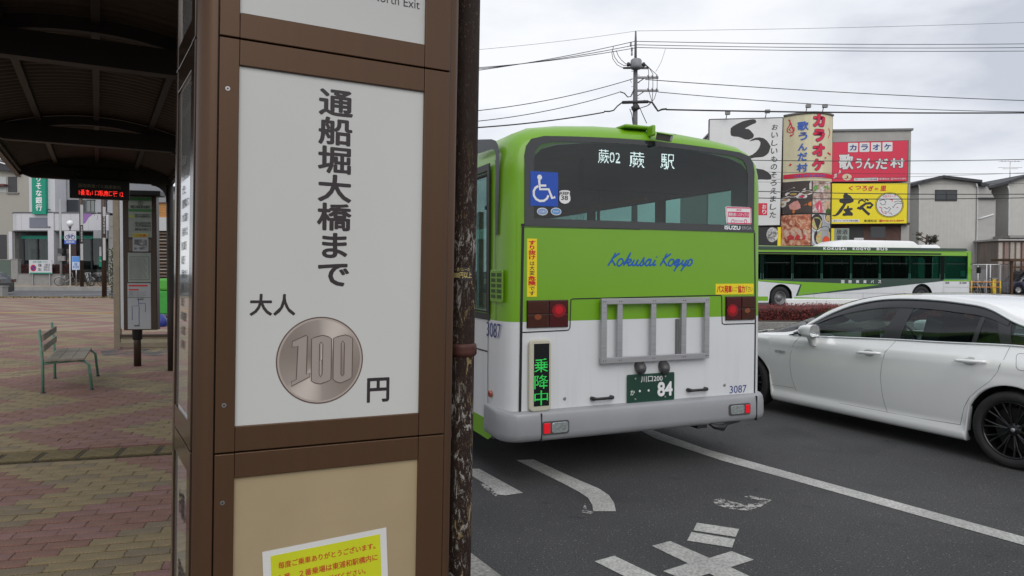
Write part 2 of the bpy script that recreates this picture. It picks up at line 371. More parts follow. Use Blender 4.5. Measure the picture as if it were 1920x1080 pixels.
# ================================================================== GROUND
def flat(name, pts, m, z=0.0, label=None, parent=None):
    mb = MB(); mb.poly([(p[0], p[1], p[2] if len(p) > 2 else z) for p in pts]); o = part(name, mb, m, parent)
    if parent is None: struct(o)
    return o
flat('ground', [(-900, -60), (900, -60), (900, 1600), (-900, 1600)], mat('far_ground', (.12, .12, .115), .9, var=.2, scale=.05), -.02)
flat('road', [(-120, -40), (150, -40), (150, 70), (-120, 70)], 'asphalt', 0.0)
SA = 30.2; SU = Vector((math.cos(R(SA)), math.sin(R(SA)), 0)); SF = Vector((-math.sin(R(SA)), math.cos(R(SA)), 0))
def ts(t, s, z=0): return SU * t + SF * s + Vector((0, 0, z))
PZ = .12
# --- kerb along the bus bay, stone by stone
ko = struct(part('kerb', MB().box(-.02, -.004, -8, 40, 0, .06), 'kerb')); ko.matrix_world = frame(0, 0, 0, SA) @ Matrix.Translation((1.62, 0, 0))
kst = mesh_of(MB().box(.0, .145, .004, .596, -.05, PZ), 'kerb', 'kerb_stone')
for k in range(38):
    q = bpy.data.objects.new('kerb_stone', kst); C.objects.link(q); q.parent = ko; q.location = (0, -3 + k * .6, 0)
    b = q.modifiers.new('b', 'BEVEL'); b.width = .012; b.segments = 2
# --- interlocking pavers
BA = 15.0; BU = Vector((math.cos(R(BA)), math.sin(R(BA)))); BV = Vector((-math.sin(R(BA)), math.cos(R(BA))))
BL, BW = .232, .1125
def zig(a, b):
    tri = abs((b / 1.9) % 2 - 1) * 1.9
    return ((a + 1.05 * tri) / 1.75) % 1 < .5
def wave_outline(L, W, ins):
    P = []
    l, w = L / 2 - ins * .45, W / 2 - ins * 1.9
    h = .0028; yo = {-1: h, -.5: -h, 0: h, .5: -h, 1: h}; xo = {-.5: .003, 0: -.003, .5: .003}
    P += [(l * k, -w + yo[k]) for k in (-1, -.5, 0, .5, 1)] + [(l + xo[k], w * k) for k in (-.5, 0, .5)]
    P += [(l * k, w + yo[k]) for k in (1, .5, 0, -.5, -1)] + [(-l + xo[k], w * k) for k in (.5, 0, -.5)]
    return P
def paver_mb(mb, c=(0, 0, 0), rot=None, h=.03, m=0, L=BL, W=BW, dz=0):
    o = wave_outline(L, W, .0035); i = wave_outline(L, W, .0075); n = len(o); i0 = len(mb.v)
    for P, z in ((o, -h), (o, -.004), (i, 0)):
        for x, y in P: mb.v.append((c[0] + x * BU.x + y * BV.x, c[1] + x * BU.y + y * BV.y, c[2] + z + dz) if rot else (x, y, z))
    for k in range(2):
        for j in range(n):
            j2 = (j + 1) % n; mb.f.append((i0 + k * n + j, i0 + k * n + j2, i0 + (k + 1) * n + j2, i0 + (k + 1) * n + j)); mb.m.append(m); mb.s.append(False)
    mb.f.append(tuple(i0 + 2 * n + j for j in range(n))); mb.m.append(m); mb.s.append(False)
pz = PZ
pav = flat('pavement', [ts(1.61, -3), ts(1.61, 23), (-40, 19), (-40, -2)], 'mortar', pz - .013)
brick_me = {}
for c_, mm in (('r', 'brick_r'), ('b', 'brick_b'), ('d', 'brick_d'), ('q', 'brick_r2'), ('c', 'brick_b2')):
    mb = MB(); paver_mb(mb); brick_me[c_] = mesh_of(mb, mm, 'brick')
p0, p1 = at(0, 861, PZ), at(325, 841, PZ)
TB = (p0.xy.dot(BV) + p1.xy.dot(BV)) / 2
def inside(p, Y=18):
    t = p[0] * SU.x + p[1] * SU.y
    return t < 1.5 and p[1] < Y and p[1] > .9 and p[0] > -.85 * p[1] - 1.4
cands = []
for j in range(-30, 210):
    b = j * BW
    if abs(b - TB) < .15 + BW * .48: continue
    for i in range(-150, 60):
        a = i * BL + (j % 2) * BL / 2; p = BU * a + BV * b
        if not inside(p): continue
        col = random.choice('bbbc') if zig(a, b) else ('d' if random.random() < .12 else random.choice('rrq'))
        x = p.x / p.y * FPX + 960; y = 506 + 1.55 / p.y * FPX
        vis = -20 < x < 340 and y < 1095
        cands.append((0 if vis else 1, p.y, p, col))
cands.sort(key=lambda q: q[:2])
for q in cands[:300]:
    o = bpy.data.objects.new('brick', brick_me[q[3]]); C.objects.link(o); o.parent = pav
    o.location = (q[2].x, q[2].y, pz + random.uniform(-.0025, .0015)); o.rotation_euler = (random.gauss(0, .006), random.gauss(0, .006), R(BA) + random.gauss(0, .004))
mb = MB(); md = {'r': 0, 'b': 1, 'd': 2, 'q': 3, 'c': 4}
for q in cands[300:]:
    paver_mb(mb, (q[2].x, q[2].y, pz), True, m=md[q[3]], dz=random.uniform(-.0025, .0015))
part('paving_bricks', mb, ['brick_r', 'brick_b', 'brick_d', 'brick_r2', 'brick_b2'], pav, kind='stuff')
# tactile tiles
mb = MB().box(-.147, .147, -.145, .145, -.03, -.003, 1)
for k in range(6): mb.box(-.125, .125, -.128 + k * .047, -.103 + k * .047, -.003, .007)
tme = mesh_of(mb, ['tactile', 'tactile_d'], 'tactile_tile')
for i in range(-26, 4):
    p = BU * (i * .3) + BV * TB
    if inside(p):
        o = bpy.data.objects.new('tactile_tile', tme); C.objects.link(o); o.parent = pav; o.location = (p.x, p.y, pz + .002); o.rotation_euler = (0, 0, R(BA))
# far paving: same pattern in the material
def paving_far():
    m, t, b, L = nodes('paving_far'); g = t.nodes.new('ShaderNodeNewGeometry'); mp_ = t.nodes.new('ShaderNodeMapping'); mp_.vector_type = 'POINT'; mp_.inputs['Rotation'].default_value = (0, 0, R(-BA))
    L.new(g.outputs['Position'], mp_.inputs['Vector']); s_ = t.nodes.new('ShaderNodeSeparateXYZ'); L.new(mp_.outputs['Vector'], s_.inputs[0])
    def mth(op, a, b_=None, c=None):
        n = t.nodes.new('ShaderNodeMath'); n.operation = op
        for i, x in enumerate((a, b_, c)):
            if x is None: continue
            if isinstance(x, (int, float)): n.inputs[i].default_value = x
            else: L.new(x, n.inputs[i])
        return n.outputs[0]
    tri = mth('PINGPONG', s_.outputs[1], 1.9); v = mth('DIVIDE', mth('ADD', s_.outputs[0], mth('MULTIPLY', tri, 1.05)), 1.75)
    f = mth('LESS_THAN', mth('FRACT', v), .5)
    nz = t.nodes.new('ShaderNodeTexNoise'); nz.inputs['Scale'].default_value = .5; nz.inputs['Detail'].default_value = 6; L.new(g.outputs['Position'], nz.inputs['Vector'])
    x = t.nodes.new('ShaderNodeMix'); x.data_type = 'RGBA'; x.inputs[6].default_value = (.20, .105, .09, 1); x.inputs[7].default_value = (.22, .175, .11, 1); L.new(f, x.inputs[0])
    vm = t.nodes.new('ShaderNodeVectorMath'); vm.operation = 'SCALE'; L.new(x.outputs[2], vm.inputs[0]); L.new(mth('MULTIPLY_ADD', nz.outputs['Fac'], .8, .6), vm.inputs['Scale'])
    L.new(vm.outputs['Vector'], b.inputs['Base Color']); b.inputs['Roughness'].default_value = .85; return m
M['paving_far'] = paving_far()
a_, b_ = at(-60, 556, .12), at(240, 556, .12)
flat('pavement_far', [(-60, 17.95), tuple(ts(1.61, 19.5).xy), tuple(ts(1.61, 30).xy), (-9, 40), (-60, 40)], 'paving_far', pz - .002)
fy = at(100, 587, PZ).y
flat('tactile_line', [(-40, fy - .15), (-11.5, fy - .15), (-11.5, fy + .15), (-40, fy + .15)], mat('tactile_yellow', (.42, .27, .03), .7, var=.15), pz + .004)
flat('asphalt_patch', [at(188, 655, PZ), at(330, 653, PZ), at(330, 667, PZ), at(192, 667, PZ)], 'asphalt', pz + .004)
gv = MB()
for k in range(900):
    x = random.uniform(-33, -11); y = 39.6 + random.uniform(-.5, .5) + .02 * x; h = random.uniform(.04, .12); w = .05
    gv.poly([(x - w, y, PZ), (x + w, y, PZ), (x + random.uniform(-.1, .1), y + random.uniform(-.1, .1), PZ + h)])
o = part('grass', gv, mat('dry_grass', (.16, .12, .05), .9, var=.3)); o['kind'] = 'stuff'; tag(o, 'strip of dry brown grass along the far edge of the brick plaza', 'grass')
# rising land beyond the plaza at left
far = MB(); far.poly([(-60, 40, .03), (-7, 40, .03), (-7, 52, .13), (-60, 52, .13)])
struct(part('far_road', far, mat('road_light', (.10, .10, .105), .8, var=.1, scale=2)))
struct(part('far_kerb', MB().box(-60, -7, 52, 52.25, 0, .42), mat('kerb_far', (.25, .25, .24), .8, var=.15, scale=2)))
fs = MB(); fs.poly([(-60, 52.25, .40), (-7, 52.25, .40), (-7, 58, .78), (-60, 58, .78)]); struct(part('far_sidewalk', fs, mat('sidewalk_far', (.34, .27, .21), .85, var=.15, scale=1)))
for (x0, x1, y) in ((118, 216, 553), (142, 216, 548.5)):
    A, B = at(x0, y, .07), at(x1, y, .09)
    flat('road_line', [(A.x, A.y - .12, A.z + .02), (B.x, B.y - .12, B.z + .02), (B.x, B.y + .12, B.z + .02), (A.x, A.y + .12, A.z + .02)], 'paint_road')

# --- painted markings in the bus bay (photo outline projected on to the road)
def c8(pts): return [at(860 + x / 3, 800 + y / 3, .004) for x, y in pts]
def mark(pts, m='paint_road', name='road_marking', z=.004):
    pts = c8(pts); mb = MB(); mb.poly([(p.x, p.y, z) for p in pts]); return struct(part(name, mb, m))
mark([(1000, 10), (1060, 8), (1400, 128), (1930, 275), (3600, 735), (3700, 830), (3300, 700), (1920, 312), (1480, 190), (1110, 68)], name='lane_line')
mark([(-300, 245), (115, 236), (362, 372), (262, 386), (215, 380), (180, 340), (50, 262), (-40, 262)])
mark([(325, 188), (420, 183), (540, 238), (650, 288), (720, 318), (790, 348), (845, 385), (874, 428), (885, 475), (757, 475), (752, 440), (728, 400), (680, 368), (600, 325), (500, 275)])
mark([(1340, 540), (1578, 575), (1558, 620), (1320, 583)]); mark([(1310, 592), (1555, 632), (1538, 680), (1285, 640)])
mark([(1087, 670), (1190, 643), (1410, 738), (1535, 700), (1660, 748), (1530, 790), (1760, 900), (1650, 935), (1410, 826), (1280, 864), (1150, 812), (1290, 768)])
mark([(765, 757), (875, 725), (1240, 900), (1130, 940)])
mark([(1425, 415), (1470, 402), (1540, 422), (1600, 435), (1680, 430), (1700, 415), (1600, 392), (1640, 388), (1760, 412), (1700, 450), (1620, 472), (1520, 462), (1450, 440)], 'paint_worn', 'worn_marking')
mark([(120, 320), (200, 330), (235, 372), (210, 392), (150, 350)], 'paint_worn', 'worn_marking', .0045)
mark([(690, 480), (712, 430), (722, 470), (760, 480), (740, 492)], 'paint_worn', 'worn_marking')

# ================================================================== SHELTER
def peel():
    m, t, b, L = nodes('peeling_column'); tcn = t.nodes.new('ShaderNodeTexCoord'); mp_ = t.nodes.new('ShaderNodeMapping'); mp_.inputs['Scale'].default_value = (1, 1, .34); L.new(tcn.outputs['Object'], mp_.inputs['Vector'])
    def nz(s, d, r, dist=0):
        n = t.nodes.new('ShaderNodeTexNoise'); n.inputs['Scale'].default_value = s; n.inputs['Detail'].default_value = d; n.inputs['Roughness'].default_value = r; n.inputs['Distortion'].default_value = dist; L.new(mp_.outputs['Vector'], n.inputs['Vector']); return n.outputs['Fac']
    def ramp(f, a, b2):
        r = t.nodes.new('ShaderNodeMapRange'); r.inputs['From Min'].default_value = a; r.inputs['From Max'].default_value = b2; L.new(f, r.inputs['Value']); return r.outputs[0]
    def mul(a, b2):
        n = t.nodes.new('ShaderNodeMath'); n.operation = 'MULTIPLY'; L.new(a, n.inputs[0]); L.new(b2, n.inputs[1]); return n.outputs[0]
    n = t.nodes.new('ShaderNodeTexCoord'); s_ = t.nodes.new('ShaderNodeSeparateXYZ'); L.new(n.outputs['Object'], s_.inputs[0])
    def hz(a0, a1):
        return ramp(s_.outputs[2], a0, a1)
    # band of heavy paper remnants between about 1.0 and 2.0 m, fading above
    top = ramp(s_.outputs[2], 2.25, 1.75)
    w = mul(ramp(nz(52, 9, .80, 1.2), .545, .56), ramp(nz(9, 3, .5), .47, .60))
    sp = ramp(nz(120, 4, .7, 2.), .60, .63)
    y = mul(ramp(nz(30, 8, .78, .8), .585, .60), ramp(nz(5, 2, .5), .45, .6))
    def mixc(f, a, c):
        x = t.nodes.new('ShaderNodeMix'); x.data_type = 'RGBA'; L.new(f, x.inputs[0])
        if isinstance(a, tuple): x.inputs[6].default_value = (*a, 1)
        else: L.new(a, x.inputs[6])
        x.inputs[7].default_value = (*c, 1); return x.outputs[2]
    c = mixc(mul(sp, ramp(nz(7, 2, .5), .35, .7)), (.022, .012, .009), (.24, .17, .10)); c = mixc(mul(w, top), c, (.34, .32, .29)); c = mixc(mul(y, ramp(s_.outputs[2], 2.1, 1.6)), c, (.42, .31, .14))
    L.new(c, b.inputs['Base Color']); b.inputs['Roughness'].default_value = .75; b.inputs['Specular IOR Level'].default_value = .25
    bn = t.nodes.new('ShaderNodeBump'); bn.inputs['Strength'].default_value = .5; bn.inputs['Distance'].default_value = .004; L.new(w, bn.inputs['Height']); L.new(bn.outputs['Normal'], b.inputs['Normal'])
    return m
M['peel'] = peel()
SM = frame(0, 0, 0, SA)
sh = thing('bus_shelter', 'dark brown arched bus shelter canopy on a row of single steel columns', 'shelter', SM)
SB = [1.93, 5.31, 8.70, 12.08]
for k, s0 in enumerate(SB):
    near = abs(s0 - 1.93) < .01
    def cx(z): return (.952 + .017 * (z - 1.67)) if near else .96
    mb = MB(); mb.tube([(cx(z), s0, z) for z in (PZ - .05, 1.0, 2.0, 3.12)], .0385 if near else .05, 28)
    o = part('column', mb, 'peel' if near else 'canopy', sh, label='steel column with flaking paint and paper remnants' if near else None)
    b = MB(); arc = [(.96 - .05, 2.98), (.96 - .05, 2.70)] + [(.91 - .20 + .20 * math.cos(R(a)), 2.70 + .20 * math.sin(R(a)) + .05) for a in range(10, 91, 16)] + [(.71, 2.98)]
    Fb = Face(SM, (0, s0, 0), (1, 0, 0)); b.fplate(Fb, arc, -.04, .04); part('bracket', b, 'canopy', sh)
    tb = MB(); n = 16
    top = [(-.94 + 1.95 * i / n, 3.14 + .0 * i) for i in range(n + 1)]
    tb.fplate(Fb, [(-.94, 3.02), (-.80, 2.965), (1.0, 2.965), (1.0, 3.13), (-.94, 3.13)], -.055, .055); part('tie_beam', tb, 'canopy', sh)
    def arc_z(t): return 3.295 - .20 * (t / .96) ** 2
    pts = [(-.94 + 1.9 * i / n) for i in range(n + 1)]
    rb = MB(); rb.fplate(Fb, [(t, arc_z(t) - .115) for t in pts] + [(t, arc_z(t) - .03) for t in reversed(pts)], -.03, .03); part('rib', rb, 'canopy', sh)
def arc_z(t): return 3.295 - .20 * (t / .96) ** 2
for t in (-.93, -.5, 0, .5, .95):
    mb = MB(); z = arc_z(t); mb.box(t - .025, t + .025, 1.25, 12.3, z - .075, z - .028); part('purlin', mb, 'canopy', sh)
for k in range(4):
    s0 = 1.2 + k * 2.79; rows = []; n = 140
    for i in range(n + 1):
        s = s0 + 2.79 * i / n; c = .016 * math.sin(s / .12 * 2 * math.pi); rows.append([(-.96 + 1.94 * j / 14, s, arc_z(-.96 + 1.94 * j / 14) + c) for j in range(15)])
    part('roof_sheet', MB().grid(rows), 'sheet', sh)
# gutter / fascia on the two long edges and the far end
for t in (-.965, .985):
    z = arc_z(t); part('gutter', MB().box(t - .03, t + .03, 1.15, 12.36, z - .10, z + .06), 'brown_d', sh)
Fe = Face(SM, (0, 12.33, 0), (1, 0, 0)); pts = [(-.96 + 1.94 * i / 16) for i in range(17)]
part('end_fascia', MB().fplate(Fe, [(t, 2.99 + .06 * abs(t)) for t in pts] + [(t, arc_z(t) + .05) for t in reversed(pts)], -.02, .02), 'brown_d', sh)
# strap and sticker on the near column
def cyl(z0):    # wrap (angle, height) round the near column; angle 0 faces the camera
    d = -(SM.inverted().to_3x3() @ Vector((-.14, 2.15, 0))).normalized(); a0 = math.atan2(d.y, d.x)
    return lambda a, z: (.952 + .017 * (z - 1.67) + .0393 * math.cos(a0 + a), 1.93 + .0393 * math.sin(a0 + a), z)
g = cyl(0); Fc = Face(SM, (.96, 1.93, 0), (1, 0, 0))
zz = lambda y: 1.67 - (y - 506) / FPX * 2.11
a = MB(); N = 14
a.grid([[g(-.9 + 1.7 * i / N, zz(498) - .003 * i / N) for i in range(N + 1)], [g(-.9 + 1.7 * i / N, zz(523) - .003 * i / N) for i in range(N + 1)]])
part('sticker', a, 'ink', sh)
g2 = lambda a, z, e=0: tuple(Vector(g(a, z)) + (Vector(g(a, z)) - Vector((.952 + .017 * (z - 1.67), 1.93, z))) * (.02 + e * 20))
M['stk'] = mat('sticker_text', (.55, .45, .16), .6)
letters(Fc, '300円以上', (-.75, zz(520), .7, zz(508)), 'stk', sh, bold=.02, mapf=g2); letters(Fc, '・替バレーの', (-.6, zz(507), .5, zz(500)), 'stk', sh, mapf=g2)
a = MB(); a.lathe([(.039, zz(668)), (.0425, zz(667)), (.044, zz(660)), (.0425, zz(652)), (.044, zz(646)), (.039, zz(644))], (.952 - .0035, 1.93, 0), n=28)
d = (SM.inverted().to_3x3() @ Vector((.06, -.02, 0))); a.tube([(.978, 1.902, zz(664)), (.978, 1.902, zz(648))], .006, 6)
part('strap', a, mat('rust_strap', (.07, .022, .016), .6, .2, .3, 30), sh)
# departure display hung below the last beam
DF = Face(SM, (0, 11.85, 0), (1, 0, 0))
db = thing('departure_display', 'dark hanging departure display with a line of glowing red characters', 'display', SM)
u0, v0, u1, v1 = DF.rect(130, 336, 243, 373)
part('housing', MB().fbox(DF, u0, u1, v0, v1 - 0.0, -.12, 0), 'black', db, .008)
for u in (u0 + .12, u1 - .12): part('hanger', MB().tube([DF.P(u, v1, -.06), DF.P(u, v1 + .12, -.06)], .015, 8), 'black', db)
letters(DF, '国際興業バス発車案内', DF.rect(147, 346, 226, 353), mat('faint_text', (.22, .19, .13), .6), db, bold=.012)
dots(DF, '1番東川口駅南口行 12', DF.rect(148, 357, 231, 367.5), 'led_r', db, n=15, fill=.6)

# ================================================================== PRICE SIGN (near pylon)
PA = 27.0
L0 = EYE + ray(405, 508) * (1.72 / ray(405, 508).y); L0.z = PZ
PM = Matrix.Translation((L0.x, L0.y, 1.67)) @ Matrix.Rotation(R(PA), 4, 'Z') @ Matrix.Rotation(.018, 4, 'Y') @ Matrix.Translation((0, 0, -1.67))
py = thing('fare_sign', 'tall brown framed bus stop fare sign with milky white panels and a coin picture', 'sign', PM)
PF = Face(PM, (0, 0, 0), (1, 0, 0)); U1 = PF.uv(838, 500)[0]; ui0 = PF.uv(444.5, 480)[0]; ui1 = PF.uv(791, 480)[0]
# side face direction (slightly splayed)
sdir = Vector((-math.sin(R(4.5)), math.cos(R(4.5)), 0)); DEP = .38
S0 = Vector((-.046, .045, 0)); SFc = Face(PM, S0 + sdir * DEP, (-sdir).to_tuple())
seams = [-.80, .213, 1.222, 2.235, 3.25]
def zpan(px, y): return PF.uv(px, y)[1]
core = MB(); core.poly([]) if False else None
cb = MB()
cp = [Vector((.0, .02, 0)), Vector((U1, .02, 0)), Vector((U1 + .03, .05, 0)), Vector((U1 + .0, DEP + .02, 0)) + sdir * .0, S0 + sdir * DEP + Vector((.012, 0, 0)), S0 + Vector((.012, 0, 0))]
n = len(cp); i0 = 0
cb.v = [(p.x, p.y, z) for z in (.12, 3.3) for p in cp]
for k in range(n): cb.f.append((k, (k + 1) % n, n + (k + 1) % n, n + k)); cb.m.append(0); cb.s.append(False)
cb.f += [tuple(range(n, 2 * n)), tuple(reversed(range(n)))]; cb.m += [0, 0]; cb.s += [False, False]
part('core', cb, 'brown_d', py)
for k in range(1, 4):
    z0, z1 = max(seams[k] + .002, PZ + .02), min(seams[k + 1] - .002, 3.25); pt = z1 - (.0 if k == 9 else .062); pb = z0 + .062
    f = MB()
    for (a, b, c, d) in ((0.002, ui0, z0, z1), (ui1, U1, z0, z1)): f.fbox(PF, a, b, c, d, -.02, 0)
    for (a, b, c, d) in ((ui0 + .0008, ui1 - .0008, z0, pb), (ui0 + .0008, ui1 - .0008, pt, z1)): f.fbox(PF, a, b, c, d, -.02, -.001)
    part('front_frame', f, 'brown', py, .0018)
    part('panel', MB().fbox(PF, ui0 - .002, ui1 + .002, pb - .002, pt + .002, -.019, -.009), 'acrylic_b' if k == 1 else 'acrylic', py, label='beige lower panel' if k == 1 else None)
    g = MB()
    for (a, b, c, d) in ((0, .035, z0, z1), (DEP - .062, DEP - .004, z0, z1)): g.fbox(SFc, a, b, c, d, -.01, .004)
    for (a, b, c, d) in ((.036, DEP - .063, z0, pb), (.036, DEP - .063, pt, z1)): g.fbox(SFc, a, b, c, d, -.01, .003)
    part('side_frame', g, mat('gloss_brown%d' % k, (.05, .03, .02), .12, .2), py, .0015)
    sp = part('side_panel', MB().fbox(SFc, .03, DEP - .055, pb, pt, -.009, -.002), mat('side_acrylic%d' % k, (.42, .42, .40), .06, coat=1), py)
# lettering on the side panel
txt = ['東浦和駅', '（見沼通船堀）', '大門上', '国際興業バス', 'のりば案内', '①番のりば', '東川口駅', '南口行', '②番のりば', '蕨駅', '東口行', '浦和美園駅', '大人運賃', '小児半額']
for i, tx in enumerate(txt):
    z = 1.95 - i * .038
    letters(SFc, tx, (.12, z, .12 + .022 * len(tx), z + .024), 'ink', py, bold=.01, d=-.0005)
for i, tx in enumerate(['お願い', '時刻表は', '裏面へ']):
    letters(SFc, tx, (.13, 1.0 - i * .19, .13 + .05 * len(tx), 1.07 - i * .19), 'ink', py, bold=.02, d=-.0005)
# rounded corner posts
def quarter(cx, cy, r, a0, a1):
    rows = []
    for z in (PZ, 3.28): rows.append([(cx + r * math.cos(R(a)), cy + r * math.sin(R(a)), z) for a in np.linspace(a0, a1, 9)])
    return MB().grid(rows)
part('corner_post', quarter(-.002, .045, .044, 180, 270), 'brown', py); part('corner_post', quarter(U1 + .002, .032, .030, 270, 360), 'brown', py)
for (x, y) in ((427, 166), (420, 760), (417, 943), (822, 166), (812, 760), (806, 943)):
    if x > 500: continue
    u, v = PF.uv(x, y); mb = MB()
    for r0, h in (((.0052, 0), (.005, .0012)), ) and []: pass
    mb.fplate(PF, ell(u, v, .0055, .0055, 16), 0, .0012); o = part('screw', mb, 'steel', py)
    part('screw_slot', MB().fplate(PF, ell(u, v, .0024, .0024, 10), .0012, .0015), 'black', o)
# lettering on the front
PD = Face(PM, (0, .0088, 0), (1, 0, 0))
letters(PD, vert('通船堀大橋まで'), PD.rect(595, 168, 660, 537), 'ink', py, bold=.026, line=1.0, d=.0004)
letters(PD, '大人', PD.rect(468, 551, 554, 592), 'ink', py, bold=.022, d=.0004)
letters(PD, '円', PD.rect(688, 708, 730, 754), 'ink', py, bold=.022, d=.0004)
letters(PD, 'North Exit', PD.rect(697, -8, 787, 9), 'ink', py, bold=.004, d=.0004)
def c5(pts): return [PD.uv(320 + x / 2.841, 420 + y / 2.841) for x, y in pts]
cu, cv = PD.uv(601, 675.5); cr_ = abs(PD.uv(683, 676)[0] - PD.uv(520, 676)[0]) / 2; cvr = abs(PD.uv(601, 594)[1] - PD.uv(601, 757)[1]) / 2
def coin_mat():
    m, t, b, L = nodes('coin_print'); tcn = t.nodes.new('ShaderNodeTexCoord'); mp_ = t.nodes.new('ShaderNodeMapping'); mp_.inputs['Location'].default_value = (-cu, 0, -cv); L.new(tcn.outputs['Object'], mp_.inputs['Vector'])
    s_ = t.nodes.new('ShaderNodeSeparateXYZ'); L.new(mp_.outputs['Vector'], s_.inputs[0]); at2 = t.nodes.new('ShaderNodeMath'); at2.operation = 'ARCTAN2'; L.new(s_.outputs[2], at2.inputs[0]); L.new(s_.outputs[0], at2.inputs[1])
    w = t.nodes.new('ShaderNodeMath'); w.operation = 'MULTIPLY_ADD'; w.inputs[1].default_value = 2; w.inputs[2].default_value = -2.25; L.new(at2.outputs[0], w.inputs[0]); cs = t.nodes.new('ShaderNodeMath'); cs.operation = 'COSINE'; L.new(w.outputs[0], cs.inputs[0])
    r = t.nodes.new('ShaderNodeValToRGB'); r.color_ramp.elements[0].position = .0; r.color_ramp.elements[0].color = (.24, .20, .175, 1); r.color_ramp.elements[1].position = 1; r.color_ramp.elements[1].color = (.56, .50, .45, 1)
    e_ = r.color_ramp.elements.new(.75); e_.color = (.32, .275, .245, 1)
    mr = t.nodes.new('ShaderNodeMapRange'); mr.inputs['From Min'].default_value = -1; L.new(cs.outputs[0], mr.inputs['Value']); L.new(mr.outputs[0], r.inputs['Fac']); L.new(r.outputs['Color'], b.inputs['Base Color']); b.inputs['Roughness'].default_value = .3; return m
M['coin'] = coin_mat(); M['coin_l'] = mat('coin_line', (.12, .075, .06), .4); M['coin_f'] = mat('coin_fill', (.34, .29, .265), .3)
sheet(PD, ell(cu, cv, cr_, cvr, 64), 'coin_l', py, 'coin_rim', .0004, uvs=True)
sheet(PD, ell(cu, cv, cr_ * .97, cvr * .97, 64), mat('coin_edge', (.42, .36, .32), .3), py, 'coin_edge', .0007, uvs=True)
sheet(PD, ell(cu, cv, cr_ * .93, cvr * .93, 64), 'coin', py, 'coin_face', .001, uvs=True)
one = [(648, 625), (722, 592), (728, 598), (722, 800), (742, 793), (740, 814), (641, 865), (643, 840), (668, 828), (678, 650), (646, 656)]
zr = [(750, 612), (770, 603), (810, 592), (840, 600), (857, 612), (853, 828), (835, 838), (795, 852), (765, 846), (748, 835)]; zh = [(793, 640), (800, 628), (810, 640), (806, 800), (798, 814), (790, 800)]
z2 = [(867, 608), (890, 599), (930, 590), (952, 597), (969, 610), (965, 815), (945, 830), (905, 846), (880, 840), (864, 826)]; zh2 = [(908, 635), (916, 623), (925, 635), (922, 800), (914, 810), (906, 800)]
for P_ in (one, zr, z2):
    q = c5(P_); sheet(PD, q, 'coin_f', py, 'coin_digit', .0013, uvs=True); part('coin_outline', MB().ribbon(PD, q, .0022, .0016, closed=True), 'coin_l', py)
for P_ in (zh, zh2):
    q = c5(P_); sheet(PD, q, 'coin', py, 'coin_hole', .0016, uvs=True); part('coin_outline', MB().ribbon(PD, q, .0022, .0018, closed=True), 'coin_l', py)
# paper notice taped to the beige panel
A, B = PD.uv(491.6, 1035), PD.uv(724, 988.7); W = math.hypot(B[0] - A[0], B[1] - A[1]); ca, sa = (B[0] - A[0]) / W, (B[1] - A[1]) / W
NO = PD.P(A[0], A[1], .0012); NF = Face(PM, NO, (ca, 0, sa), (-sa, 0, ca))
no = thing('paper_notice', 'yellow notice with red lettering taped on the beige panel', 'notice', PM)
part('sheet', MB().fbox(NF, 0, W, -W * .72, 0, -.0008, 0), 'paper', no); part('yellow_field', MB().fbox(NF, W * .06, W * .945, -W * .665, -W * .045, 0, .0004), 'notice_y', no)
for tx, x0, x1, y0, y1 in (('毎度ご乗車ありがとうございます。', .115, .90, -.105, -.16), ('１番、２番乗場は東浦和駅構内に', .11, .915, -.205, -.262), ('移動しました。お並びください。', .11, .81, -.30, -.352), ('ご注意くださいませ。ください。', .15, .80, -.385, -.437), ('国際興業株式会社', .3, .8, -.53, -.585)):
    letters(NF, tx, (W * x0, W * y1, W * x1, W * y0), 'notice_r', no, bold=.016, d=.0009)
